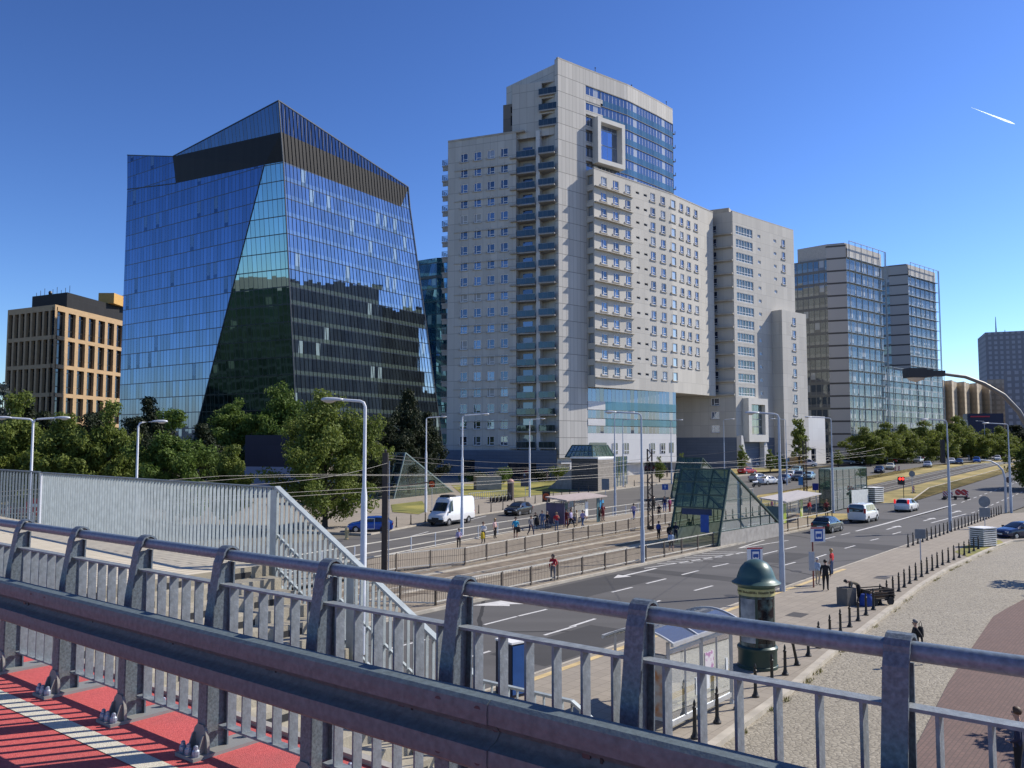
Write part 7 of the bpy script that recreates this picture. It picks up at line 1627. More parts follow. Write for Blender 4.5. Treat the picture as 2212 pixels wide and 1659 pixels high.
# ---- tram shelters
alum = pm('aluminium', (0.52,0.53,0.53), 0.4, 0.4); clear = sheet_glass('clear_glass', (0.86,0.90,0.88), 0.02, 0.10); pinkroof = pm('roof_pink', (0.40,0.335,0.31), 0.6); greyroof = pm('roof_grey', (0.42,0.39,0.37), 0.6)
def shelter(name, lab, o, d, L, dep, h, roof_m, post_m, panels_, group=None):
    """roof on posts; d along, depth to the left; panels_ = [(along0, along1, z0, z1, material, at_depth)]"""
    d = Vector((d[0],d[1],0)).normalized(); s = Vector((-d.y,d.x,0)); o = Vector(o); t = thing(name, lab, 'tram shelter', o, 0, group)
    def q(a, b, z): return o+d*a+s*b+Vector((0,0,z))
    mb = MB(); mb.extr([q(-.3,-.5,h), q(L+.3,-.5,h), q(L+.3,dep,h+.28), q(-.3,dep,h+.28)], (0,0,.12)); mb.obj('roof', roof_m, t)
    for a in (0, L/3, 2*L/3, L): mb = MB(); mb.bar(q(a,dep-.1,0), q(a,dep-.1,h+.26), .1,.1); mb.obj('post', post_m, t)
    for a in (0, L): mb = MB(); mb.bar(q(a,0,0), q(a,0,h+.05), .09,.09); mb.obj('post', post_m, t)
    mb = MB(); mb.quad(q(.05,dep-.1,.3), q(L-.05,dep-.1,.3), q(L-.05,dep-.1,h-.2), q(.05,dep-.1,h-.2)); mb.obj('back_glass', clear, t)
    mb = MB(); mb.obox(q(.5,dep-.55,.42), d*(L-1), s*.38, Vector((0,0,.06))); mb.obj('bench', pm('bench_wood',(0.30,0.19,0.09),0.7), t)
    for k, (a0,a1,z0,z1,m,b,along_) in enumerate(panels_):
        mb = MB()
        if along_: mb.obox(q(a0,b,z0), d*(a1-a0), s*.08, Vector((0,0,z1-z0)))
        else: mb.obox(q(a0,b,z0), d*.12, s*(a1), Vector((0,0,z1-z0)))
        mb.obj('poster_panel', m, t)
    return t
ad_purple = pm('poster_purple', (0.022,0.018,0.05), 0.3, col2=(0.075,0.05,0.13), scale=1.2); ad_green = pm('poster_green', (0.28,0.36,0.03), 0.4, col2=(0.55,0.55,0.35), scale=1.4, thresh=(.5,.66)); teal_p = pm('teal_panel',(0.05,0.11,0.13),0.5); skyb = pm('sign_cyan',(0.03,0.26,0.5),0.5)
o_ = G(1218,1140,.1); e_ = G(1300,1126,.1); d_ = e_-o_; dd = d_.normalized(); sv = Vector((-dd.y,dd.x,0))
shelter('tram_shelter', 'left tram shelter with a pinkish white roof and a dark purple advertising panel', o_, d_, d_.length, 1.9, 2.55, pinkroof, pinkroof, [(-.1,2.0,.35,2.35,ad_purple,-.1,False),(2.6,3.5,1.1,2.1,teal_p,1.5,True),(d_.length*.62,d_.length*.62+.6,.7,2.2,white_paint,.3,True),(d_.length*.85,d_.length*.85+.55,.0,2.45,teal_p,-.1,True),(d_.length*.95,d_.length*.95+.9,1.35,2.2,skyb,.0,True)])
o_ = G(1690,1146,.1); e_ = G(1764,1120,.1); d_ = e_-o_
shelter('tram_shelter', 'right tram shelter with a thin flat grey roof and yellow-green posters', o_, d_, d_.length, 2.0, 2.6, greyroof, alum, [(.8,1.6,.5,2.1,pm('poster_grey',(0.36,0.37,0.38),0.5),.5,True),(2.2,3.3,.45,2.3,ad_green,.4,True),(d_.length*.62,d_.length*.62+1.1,.45,2.3,ad_green,.4,True),(.1,1.8,.5,2.2,teal_p,0,False)])
# ---- near bus shelter
t = None
b0 = G(1445,1589,.12); b1 = G(1581,1519,.12); d = (b1-b0); L = d.length; d.normalize(); s = Vector((-d.y,d.x,0)); t = thing('bus_shelter', 'near bus shelter with a curved translucent roof, clear walls and poster panels', 'bus shelter', b0)
def q(a, b, z): return b0+d*a+s*b+Vector((0,0,z))
dep = 1.75; H_ = 2.38
mb = MB()
for k in range(12):
    a0, a1 = k/12, (k+1)/12; f = lambda x: (-.25+(dep+.55)*x, H_+.42*math.sin(PI*(.12+.86*x)))
    (y0,z0),(y1,z1) = f(a0), f(a1); mb.extr([q(-.15,y0,z0), q(L+.15,y0,z0), q(L+.15,y1,z1), q(-.15,y1,z1)], (0,0,.02))
mb.obj('roof', sheet_glass('smoked_roof', (0.35,0.40,0.48), 0.08, 0.55, body=(0.16,0.18,0.23)), t)
mb = MB()
for a in (-.15, L*.33, L*.66, L+.15):
    pts = [q(a,-.25+(dep+.55)*k/12, H_+.42*math.sin(PI*(.12+.86*k/12))+.03) for k in range(13)]
    for A, Bq in zip(pts[:-1], pts[1:]): mb.bar(A, Bq, .06,.05)
mb.bar(q(-.2,-.25,H_+.15), q(L+.2,-.25,H_+.15), .09,.1); mb.bar(q(-.2,dep+.3,H_+.06), q(L+.2,dep+.3,H_+.06), .09,.1); mb.obj('roof_frame', alum, t)
for a in (0, L/2, L): mb = MB(); mb.bar(q(a,0,0), q(a,0,H_+.15), .09,.09); mb.lathe([(.08,0),(.06,.12),(.03,.2)],10,q(a,0,-.02)); mb.obj('post', alum, t)
for a in (0, L): mb = MB(); mb.bar(q(a,dep,0), q(a,dep,H_+.2), .07,.07); mb.obj('post', alum, t)
mb = MB(); mb.quad(q(0.06,0,.32), q(L-.06,0,.32), q(L-.06,0,H_-.05), q(.06,0,H_-.05)); mb.obj('back_glass', clear, t)
mb = MB(); mb.quad(q(L,.05,.32), q(L,dep-.05,.32), q(L,dep-.05,H_-.1), q(L,.05,H_-.1)); mb.obj('end_glass', clear, t)
mb = MB(); mb.bar(q(0,0,.28), q(L,0,.28), .06,.14); mb.bar(q(0,0,H_-.12), q(L,0,H_-.12), .06,.1); mb.bar(q(L*.25,0,.3), q(L*.25,0,H_-.1), .05,.04); mb.bar(q(L*.75,0,.3), q(L*.75,0,H_-.1), .05,.04); mb.obj('back_rail', alum, t)
mb = MB(); mb.bar(q(0.05,.02,1.0), q(L-.05,.02,1.0), .02,.16); mb.obj('yellow_band', pm('yellow_band',(0.48,0.30,0.05),0.5), t)
mb = MB(); mb.obox(q(.5,.25,.44), d*(L-1.0), s*.4, Vector((0,0,.05))); mb.obj('bench', pm('bench_cream',(0.55,0.49,0.33),0.6), t)
mb = MB(); mb.obox(q(-.02,.1,.35), d*.14, s*1.25, Vector((0,0,1.8))); lb_ = mb.obj('light_box', alum, t)
mb = MB(); mb.obox(q(-.03,.18,.45), d*.01, s*1.1, Vector((0,0,1.6))); mb.obox(q(.121,.18,.45), d*.01, s*1.1, Vector((0,0,1.6))); mb.obj('poster', pm('poster_mixed',(0.45,0.42,0.36),0.4,col2=(0.42,0.16,0.05),scale=2.2,thresh=(.42,.6)), lb_)
mb = MB(); mb.obox(q(L*.55,-.01,1.35), d*.55, s*-.012, Vector((0,0,.5))); mb.obj('notice', pm('notice_magenta',(0.62,0.58,0.60),0.5,col2=(0.40,0.20,0.36),scale=7.0,thresh=(.5,.56)), t)
for a_, z_, w0_, h0_ in ((.4,.75,.3,.5),(.56,.8,.22,.42),(.9,1.0,.12,.45)): mb = MB(); mb.obox(q(L*a_,-.01,z_), d*w0_, s*-.012, Vector((0,0,h0_))); mb.obj('timetable', pm('paper_white',(0.66,0.69,0.70),0.5), t)
# ---- poster column
pc = G(1637,1440,.12); t = thing('advertising_column', 'dark green advertising column with a domed cap and posters beside the bus stop', 'advertising column', pc)
gr = pm('column_green', (0.022,0.055,0.048), 0.4, 0.1, .1); zs = pc.y/F
mb = MB(); mb.lathe([(.72,0),(.72,.10),(.69,.12),(.69,.62),(.72,.66),(.72,.74),(.66,.80)], 32); mb.obj('plinth', gr, t, smooth=True, world=False)
pst = bpy.data.materials.new('posters'); pst.use_nodes = True; n_ = pst.node_tree; b_ = n_.nodes['Principled BSDF']; tc = nn(n_,'ShaderNodeTexCoord'); vo = nn(n_,'ShaderNodeTexNoise'); vo.inputs['Scale'].default_value = 1.6; vo.inputs['Detail'].default_value = 5; n_.links.new(tc.outputs['Object'],vo.inputs['Vector'])
rp = nn(n_,'ShaderNodeValToRGB'); rp.color_ramp.elements[0].position = .42; rp.color_ramp.elements[0].color = (.012,.016,.022,1); rp.color_ramp.elements[1].position = .68; rp.color_ramp.elements[1].color = (.16,.25,.24,1); n_.links.new(vo.outputs['Fac'],rp.inputs['Fac']); n_.links.new(rp.outputs[0],b_.inputs['Base Color']); b_.inputs['Roughness'].default_value = .12
mb = MB(); mb.lathe([(.63,.78),(.63,2.62)], 32); mb.obj('drum', pst, t, smooth=True, world=False)
def curved(a0, a1, z0, z1, r_, m, nm):
    mb = MB(); n = 10; vs = [(r_*math.cos(a0+(a1-a0)*k/n), r_*math.sin(a0+(a1-a0)*k/n), z) for z in (z0,z1) for k in range(n+1)]; mb.add(vs, [(k,k+1,n+2+k,n+1+k) for k in range(n)]); mb.obj(nm, m, t, smooth='all', world=False)
curved(3.35,4.35,.95,2.5,.637,pm('poster_cloud',(0.10,0.13,0.17),0.15,col2=(0.42,0.46,0.48),scale=2.0),'poster'); curved(4.5,5.6,.95,2.5,.637,pm('poster_night',(0.012,0.012,0.014),0.12,col2=(0.10,0.16,0.15),scale=3.0,thresh=(.5,.75)),'poster')
for a in (3.25,4.42,5.7,0.6,2.0): curved(a-.06,a+.06,.78,2.6,.65,gr,'batten')
mb = MB(); mb.lathe([(.66,2.60),(.66,2.86)], 32); mb.obj('lettering_band', pm('band_yellow',(0.40,0.38,0.14),0.5,col2=(0.50,0.47,0.22),scale=6), t, smooth=True, world=False)
mb = MB(); mb.lathe([(.64,2.84),(.70,2.93),(.86,2.99),(.88,3.03),(.80,3.09),(.70,3.16),(.66,3.3),(.56,3.55),(.40,3.74),(.2,3.84),(.01,3.87)], 36); mb.obj('dome', pm('dome_green',(0.05,0.105,0.095),0.4,0.1), t, smooth=60, world=False)
rr_ = random.Random(3); mb = MB()
for k in range(40):
    a = 3.0+k*.075
    if rr_.random() < .2: continue
    c_ = Vector((math.cos(a),math.sin(a),0)); s_ = Vector((-c_.y,c_.x,0)); hh = rr_.uniform(.05,.09); mb.obox(c_*.662+s_*-.018+Vector((0,0,2.70)), s_*.034, c_*.004, Vector((0,0,hh)))
mb.obj('lettering', pm('lettering_dark',(0.08,0.07,0.03),0.6), t, world=False)
# ---- ticket pillar, bins, cabinets, cart
p = RQ(22.0,-17.7,.12); t = thing('ticket_pillar', 'blue pillar with dark sides beside the near carriageway', 'pillar', p, rad(38))
mb = MB(); mb.box(-.3,.3,-.42,.42,0,1.68); mb.obj('body', pm('pillar_dark',(0.012,0.018,0.04),0.3), t, world=False); mb = MB(); mb.box(-.27,.27,-.445,-.421,.1,1.62); mb.obj('blue_face', pm('pillar_blue',(0.02,0.08,0.26),0.35), t, world=False); mb = MB(); mb.box(-.32,.32,-.45,.44,1.68,1.74); mb.obj('cap', white_paint, t, world=False)
p = G(1829,1306,.12); t = thing('litter_bin', 'square grey concrete litter bin with a person bending over it', 'bin', p, 0.5); mb = MB(); mb.box(-.33,.33,-.33,.33,0,.85); mb.obj('body', pm('bin_concrete',(0.15,0.14,0.125),0.9), t, world=False); mb = MB(); mb.box(-.24,.24,-.24,.24,.85,.87); mb.obj('mouth', trim, t, world=False)
person('person in a dark jacket and cap bending over the grey litter bin', G(1856,1306,.12), 1.74, 'bend', PI-.1, 'khaki', 'black', hair='dark', wide=1.05)
p = G(1893,1305,.12); t = thing('hand_cart', 'low dark hand cart with a box of belongings behind the bending person', 'cart', p, .35); mb = MB(); mb.box(-.75,.75,-.4,.4,.3,.36)
for x in (-.75,.75): mb.box(x-.03,x+.03,-.42,.42,.3,.78)
for y in (-.42,.42):
    for z in (.5,.64,.76): mb.box(-.75,.75,y-.02,y+.02,z,z+.05)
mb.obj('crate', pm('cart_wood',(0.09,0.07,0.05),0.8), t, world=False); mb = MB(); mb.box(-.6,.5,-.3,.3,.36,.6); mb.obj('load', CL['brown'], t, world=False)
w_ = MB(); w_.lathe([(.08,-.03),(.2,-.035),(.2,.035),(.08,.03)],14,axis='y'); wm_ = w_.mesh('wheel',[rubber],40)
for x in (-.5,.5):
    for y in (-.44,.44): o = bpy.data.objects.new('wheel',wm_); COL.objects.link(o); o.parent = t; o.location = (x,y,.2)
bagobj('bright blue bag beside the hand cart', G(1872,1309,.12), (0,0,0), (.7,.5,.62), 'blue', 0, 'bag', False)
rib_w = pm('slat_white', (0.66,0.66,0.62), 0.6); rib_d = pm('slat_dark', (0.05,0.05,0.045), 0.7)
def cabinet(lab, px, py, w, d, h, n, rz, dz=.12, grp=None, light=rib_w):
    t = thing('vent_cabinet', lab, 'cabinet', G(px,py,dz), rz, grp); mb = MB(); mb.box(-w/2+.06,w/2-.06,-d/2+.06,d/2-.06,0,h-.05); mb.obj('body', rib_d, t, world=False)
    mb = MB()
    for k in range(n): z = .1+(h-.2)*k/n; mb.box(-w/2,w/2,-d/2,d/2,z,z+(h-.2)/n*.55)
    mb.obj('slats', light, t, world=False); mb = MB(); mb.box(-w/2-.04,w/2+.04,-d/2-.04,d/2+.04,h-.08,h); mb.obj('lid', white_paint, t, world=False)
cabinet('white and dark ribbed vent cabinet on the grass patch beside the dark navy saloon', 2124,1180,1.75,1.2,1.5,8,.5)
cabinet('tall ribbed white vent cabinet right of the glass lift', 1888,1085,2.2,1.6,2.0,7,.65)
gpoly('grass_patch', [G(x,y) for x, y in ((2062,1196),(2100,1176),(2160,1170),(2172,1178),(2135,1191),(2090,1207))], 0.135, greengrass)
t = thing('concrete_cabinet', 'plain grey concrete box on the lawn before the long hedge', 'cabinet', G(1053,1057,.13), .25); mb = MB(); mb.box(-2.0,2.0,-1.1,1.1,0,1.95); mb.obj('body', concrete, t, world=False); mb = MB(); mb.box(-2.05,2.05,-1.15,1.15,1.95,2.05); mb.obj('lid', kerbm, t, world=False)
t = thing('hydrant', 'yellow hydrant at the road edge beside the blue car', 'hydrant', G(749,1165)); mb = MB(); mb.lathe([(.2,0),(.2,.08),(.14,.1),(.14,.75),(.18,.78),(.18,.9),(.1,1.0),(.01,1.03)],14); mb.obj('body', roadyellow, t, smooth=True, world=False); mb = MB(); mb.tube([(-.22,0,.6),(.22,0,.6)],.06,8); mb.obj('outlet', roadyellow, t, world=False)
t = thing('advertising_pillar', 'slim round-topped brown pillar on the lawn edge right of the concrete box', 'pillar', G(1103,1079,.1)); mb = MB(); mb.lathe([(.45,0),(.45,2.3),(.4,2.35)],16); mb.obj('body', pm('pillar_brown',(0.10,0.075,0.06),0.6), t, smooth=True, world=False); mb = MB(); mb.lathe([(.47,2.35),(.5,2.5),(.3,2.75),(.01,2.85)],16); mb.obj('cap', pm('pillar_pink',(0.45,0.25,0.2),0.6), t, smooth=True, world=False)
# bicycles at the stand
bkm = MB()
for x in (-.5,.52): bkm.lathe([(.30,-.015),(.33,-.02),(.33,.02),(.30,.015)],18,(x,0,.33),0,'y')
wheelme = MB(); wheelme.lathe([(.29,-.015),(.33,-.02),(.33,.02),(.29,.015)],18,axis='y'); wheelme = wheelme.mesh('wheel',[rubber],40)
fr = MB()
for a, b in (((-.5,.33),(-.15,.3)),((-.15,.3),(.35,.78)),((-.2,.82),(-.15,.3)),((-.2,.78),(.35,.78)),((-.5,.33),(-.2,.78)),((.35,.78),(.52,.33)),((.35,.78),(.3,.98))): fr.tube([(a[0],0,a[1]),(b[0],0,b[1])],.018,6)
fr.tube([(.3,-.25,.98),(.33,0,.98),(.3,.25,.98)],.014,6); frme = fr.mesh('frame',[chrome]); sd_ = MB(); sd_.box(-.32,-.08,-.06,.06,.84,.9); sdme = sd_.mesh('saddle',[trim])
for k in range(6):
    t = thing('bicycle', 'parked bicycle in the row of bicycles behind the delivery van and black hatchback', 'bicycle', G(1062+k*8,1085.5-k*0.9,.1), 1.9, 'bicycles in the stand by the lawn')
    for nm, me, loc in (('wheel',wheelme,(-.5,0,.33)),('wheel',wheelme,(.52,0,.33)),('frame',frme,(0,0,0)),('saddle',sdme,(0,0,0))):
        o = bpy.data.objects.new(nm, me); COL.objects.link(o); o.parent = t; o.location = loc
t = thing('bicycle_stand', 'long pale bicycle stand of upright hoops along the lawn', 'bicycle stand', G(1060,1080,.1)); a, b = G(1012,1080,.1), G(1108,1071,.1)
mb = MB(); mb.bar(a+Vector((0,0,.9)), b+Vector((0,0,.9)), .06,.06); mb.bar(a+Vector((0,0,.1)), b+Vector((0,0,.1)), .06,.06); mb.obj('rail', pale_rail, t)
mb = MB()
for k in range(24): p = a.lerp(b,k/23); mb.bar(p, p+Vector((0,0,.95)), .05,.05)
mb.obj('hoops', polegrey, t)
q_ = P3(1241,1000,150); t = thing('entrance_sign', 'small red and yellow sign on a slim post at the foot of the tall slab', 'sign', onground(q_.x,150,.1)); b = t.location
mb = MB(); mb.box(-.12,.12,-.12,.12,0,P3(1241,997,b.y).z-b.z); mb.obj('post', white_paint, t, world=False); zz = P3(1241,997,b.y).z-b.z
mb = MB(); mb.box(-.55,.55,-.2,.2,zz,zz+.6); mb.obj('red_box', MATS['sign_red'], t, world=False); mb = MB(); mb.lathe([(.45,zz+.6),(.34,zz+.95),(.2,zz+1.3),(.02,zz+1.6)],8); mb.obj('yellow_crown', roadyellow, t, world=False)
# contrail high in the sky
a, b = P3(2098,232,6000), P3(2192,268,6000); t = thing('contrail', 'short white aircraft trail in the sky above the far towers', 'contrail', (a+b)/2)
mb = MB(); mb.tube([a.lerp(b,k/10) for k in range(11)], [.6,1,1.6,2.4,3.2,4.2,5.2,6.2,7,6.4,2], 8); vap = bpy.data.materials.new('vapour'); vap.use_nodes = True; n_ = vap.node_tree; n_.nodes.remove(n_.nodes['Principled BSDF']); d1 = nn(n_,'ShaderNodeBsdfDiffuse'); d1.inputs[0].default_value = (1,1,1,1); d2 = nn(n_,'ShaderNodeBsdfTranslucent'); d2.inputs[0].default_value = (1,1,1,1); d3 = nn(n_,'ShaderNodeBsdfTransparent'); m1 = nn(n_,'ShaderNodeAddShader'); m2 = nn(n_,'ShaderNodeMixShader'); m2.inputs[0].default_value = .4
n_.links.new(d1.outputs[0],m1.inputs[0]); n_.links.new(d2.outputs[0],m1.inputs[1]); n_.links.new(d3.outputs[0],m2.inputs[1]); n_.links.new(m1.outputs[0],m2.inputs[2]); n_.links.new(m2.outputs[0],n_.nodes['Material Output'].inputs[0]); mb.obj('trail', vap, t, smooth='all')
# ---------------------------------------------------------------- trees
def leafmat(name, c1, c2, tr=0.3):
    m = bpy.data.materials.new(name); m.use_nodes = True; t = m.node_tree; b = t.nodes['Principled BSDF']
    tc = nn(t, 'ShaderNodeTexCoord'); no = nn(t, 'ShaderNodeTexNoise'); no.inputs['Scale'].default_value = 0.9; no.inputs['Detail'].default_value = 3; t.links.new(tc.outputs['Object'], no.inputs['Vector'])
    wn = nn(t, 'ShaderNodeTexWhiteNoise', noise_dimensions='3D'); ge = nn(t, 'ShaderNodeTexNoise'); ge.inputs['Scale'].default_value = 8.0; t.links.new(tc.outputs['Object'], ge.inputs['Vector'])
    f = math_node(t, 'ADD', math_node(t, 'MULTIPLY', no.outputs['Fac'], 0.7), math_node(t, 'MULTIPLY', ge.outputs['Fac'], 0.5))
    r = nn(t, 'ShaderNodeMapRange'); r.inputs[1].default_value = 0.35; r.inputs[2].default_value = 0.85; t.links.new(f, r.inputs[0])
    c = mixc(t, r.outputs[0], c1, c2); t.links.new(c, b.inputs['Base Color']); b.inputs['Roughness'].default_value = 0.65; b.inputs['Specular IOR Level'].default_value = 0.3
    tl_ = nn(t, 'ShaderNodeBsdfTranslucent'); t.links.new(c, tl_.inputs[0]); mx = nn(t, 'ShaderNodeMixShader'); mx.inputs[0].default_value = tr
    t.links.new(b.outputs[0], mx.inputs[1]); t.links.new(tl_.outputs[0], mx.inputs[2]); t.links.new(mx.outputs[0], t.nodes['Material Output'].inputs[0])
    return m
leaf_mid = leafmat('leaf_mid', (0.045,0.088,0.016), (0.155,0.225,0.042), 0.35); leaf_lime = leafmat('leaf_lime', (0.065,0.105,0.018), (0.22,0.26,0.052), 0.35); leaf_dark = leafmat('leaf_dark', (0.012,0.020,0.009), (0.035,0.048,0.018), 0.2)  # leaf_dark: dark foliage, with the shade of the back trees put in
leaf_far = leafmat('leaf_far', (0.07,0.105,0.02), (0.25,0.28,0.06), 0.4); leaf_spruce = leafmat('leaf_spruce', (0.05,0.065,0.06), (0.12,0.14,0.13), 0.15)
bark = pm('bark', (0.055,0.043,0.032), 0.95, var=0.3, scale=6, bump=0.6, bscale=30)
def tree_meshes(seed, w, h, n, leaf, trunk_h=0.25, spread=1.0, shape='round', airy=0.0):
    """crown meshed from leaf clumps hung on limbs; returns (trunk, crown) meshes with the foot at the origin"""
    r = random.Random(seed); tm = MB(); cm = MB()
    th = h*trunk_h; rt = 0.018*h+0.05
    top = Vector((r.uniform(-.3,.3), r.uniform(-.3,.3), h*0.86))
    tm.tube([(0,0,-0.3),(0,0,0.2),(r.uniform(-.1,.1),r.uniform(-.1,.1),th),(top.x*0.5,top.y*0.5,h*0.6),top], [rt*1.35,rt,rt*0.8,rt*0.45,0.03], 8)
    clumps = []
    nb = int(16+6*spread)
    for k in range(nb):
        f = (k+0.5)/nb; az = k*2.399+r.uniform(-.4,.4)
        z0 = th*0.6+(h*0.8-th*0.6)*f*0.85; 
        if shape == 'round': rr = (w/2)*math.sin(PI*min(0.97, 0.22+0.76*f))**0.75*r.uniform(0.72,1.08)
        elif shape == 'cone': rr = (w/2)*(1.02-f)**0.85*r.uniform(0.8,1.1)
        else: rr = (w/2)*math.sin(PI*min(0.97, 0.35+0.6*f))**0.6*r.uniform(0.6,1.15)
        z1 = z0+rr*(0.75 if shape != 'cone' else -0.12)*r.uniform(0.5,1.0); z1 = min(z1, h*0.97)
        e = Vector((math.cos(az)*rr, math.sin(az)*rr, z1)); s0 = Vector((0,0,z0))
        tm.tube([s0, s0.lerp(e,0.5)+Vector((0,0,0.12*rr)), e], [rt*0.42*(1-f*0.6), rt*0.2, 0.015], 5)
        for q in range(5 if airy < 0.5 else 2):
            c = s0.lerp(e, 0.35+0.18*q+r.uniform(-.06,.06)); c += Vector((r.uniform(-1,1),r.uniform(-1,1),r.uniform(-.5,.9)))*w*0.07
            clumps.append((c, w*r.uniform(0.07,0.145)*(1-0.2*airy)))
    for k in range(12): zz_ = r.uniform(0.66,0.95); clumps.append((Vector((r.gauss(0,w*0.2*(1.15-zz_)+.1), r.gauss(0,w*0.2*(1.15-zz_)+.1), h*zz_)), w*r.uniform(0.08,0.13)))
    tot = sum(c[1]**2 for c in clumps)
    for c, cr in clumps:
        m_ = max(8, int(n*cr*cr/tot))
        for _ in range(m_):
            d = Vector((r.gauss(0,1), r.gauss(0,1), r.gauss(0,1))).normalized(); p = c+Vector((d.x,d.y,d.z*0.8))*cr*(r.random()**0.4)*r.uniform(0.85,1.25)
            nrm = (d*0.7+Vector((r.uniform(-1,1),r.uniform(-1,1),r.uniform(-.6,1)))).normalized()
            a = nrm.orthogonal().normalized(); a = Matrix.Rotation(r.uniform(0,2*PI), 3, nrm) @ a; b = nrm.cross(a)
            s = leaf*r.uniform(0.6,1.4)
            cm.add([p-a*s, p+b*s*0.55-a*s*0.1+nrm*s*0.12, p+a*s, p-b*s*0.55+a*s*0.1+nrm*s*0.1], [(0,1,2,3)])
    return tm, cm
def build_tree(name, label, loc, tm, cm, lm, group, rz=0.0, scale=None):
    t = thing(name, label, 'tree', loc, rz, group, scale)
    tm.obj('trunk', bark, t, smooth=True, world=False); cm.obj('crown', lm, t, world=False, recalc=False); return t
TP = {}
def tree(kind, label, px, py_top, Y, group, name='tree', wpx=None, rz=0.0, lm=None):
    """a tree whose crown tops out at the sight line (px, py_top) at distance Y"""
    top = P3(px, py_top, Y); base = onground(top.x, Y); h = top.z-base.z
    seed, w0, h0, n, leaf, lmat, kw = KIND[kind]
    if kind not in TP:
        tm, cm = tree_meshes(seed, w0, h0, n, leaf, **kw); TP[kind] = (tm.mesh('trunk', bark, True), cm.mesh('crown', lmat, recalc=False))
    t = thing(name, label, 'tree', base, rz, group)
    sw = (wpx/F*Y)/w0 if wpx else h/h0
    t.scale = (sw, sw, h/h0)
    for nm, me in zip(('trunk','crown'), TP[kind]):
        o = bpy.data.objects.new(nm, me); COL.objects.link(o); o.parent = t
        if lm and nm == 'crown': recolour(o, {0: lm})
    return t
KIND = {'a':(1,7,11,17000,0.165,leaf_lime,dict(trunk_h=0.07)), 'b':(2,7,11,17000,0.165,leaf_lime,dict(trunk_h=0.06,spread=1.3)), 'c':(3,8,13,18000,0.175,leaf_mid,dict(trunk_h=0.07)),
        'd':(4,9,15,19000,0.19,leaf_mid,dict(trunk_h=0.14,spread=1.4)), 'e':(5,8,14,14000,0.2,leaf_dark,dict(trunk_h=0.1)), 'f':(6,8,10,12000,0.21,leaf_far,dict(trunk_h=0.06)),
        'g':(7,8,10,12000,0.21,leaf_far,dict(trunk_h=0.05,spread=1.3)), 'h':(8,6,9,2200,0.22,leaf_far,dict(trunk_h=0.3,shape='open',airy=1.0)), 's':(9,2.6,5,1500,0.16,leaf_lime,dict(trunk_h=0.22)),
        'k':(10,5,13,5000,0.26,leaf_spruce,dict(trunk_h=0.06,shape='cone')), 't':(12,11,17,34000,0.175,leaf_mid,dict(trunk_h=0.07,spread=2.2,shape='open'))}
pg = 'park trees along the side street'
for kind, px, pt, Y, wp, rz, lab, lm in (
    ('a',40,846,96,150,0.3,'yellow-green tree at the far left, in front of the sandstone building',None),
    ('c',-45,868,100,150,2.6,'yellow-green tree cut by the left edge of the view',None),
    ('b',150,868,93,145,1.2,'yellow-green tree just right of the twin-armed street lamp',None),
    ('a',242,866,94,130,2.4,'yellow-green tree with a small separate top tuft, left of the slim single-armed lamp',None),
    ('c',375,882,90,165,0.2,'broad green tree between the slim single-armed lamp and the dark pavilion',None),
    ('b',497,942,86,95,3.0,'smallest pale green tree at the corner of the slatted fence',None),
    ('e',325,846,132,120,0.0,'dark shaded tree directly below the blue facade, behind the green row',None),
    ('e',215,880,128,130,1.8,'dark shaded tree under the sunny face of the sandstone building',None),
    ('d',505,842,134,140,0.7,'round green tree standing at the foot of the blue tower corner',leaf_mid),
    ('d',612,802,133,125,2.2,'tall green tree against the dark reflection in the blue tower',None),
    ('t',706,826,84,215,0.4,'largest tree, tall and green, right of the dark pavilion',leaf_lime),
    ('c',778,905,126,90,1.0,'leafy tree half behind the nearest tall lamp post, over the metro entrance',leaf_mid),
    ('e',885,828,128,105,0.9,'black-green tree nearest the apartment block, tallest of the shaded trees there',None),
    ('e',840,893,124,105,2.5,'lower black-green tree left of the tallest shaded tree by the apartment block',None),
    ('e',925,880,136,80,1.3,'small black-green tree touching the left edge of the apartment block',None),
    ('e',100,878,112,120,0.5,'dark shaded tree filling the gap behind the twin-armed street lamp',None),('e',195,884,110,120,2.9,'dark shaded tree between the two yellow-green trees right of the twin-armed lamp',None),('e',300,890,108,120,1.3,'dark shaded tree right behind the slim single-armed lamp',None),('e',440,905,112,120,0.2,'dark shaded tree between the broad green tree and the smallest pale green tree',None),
    ('e',790,902,116,100,2.2,'dark shaded tree right behind the largest tree, over the left glass wedge',None),
    ('e',60,862,140,120,2.0,'dark shaded tree below the shaded side of the sandstone building',None)):
    tree(kind, lab, px, pt, Y, pg, 'park_tree', wp, rz, lm)
tree('k', 'pale blue-green conifer at the far left edge of the park', 8, 818, 145, pg, 'conifer', 70)
pg = 'trees along the far side of the avenue'
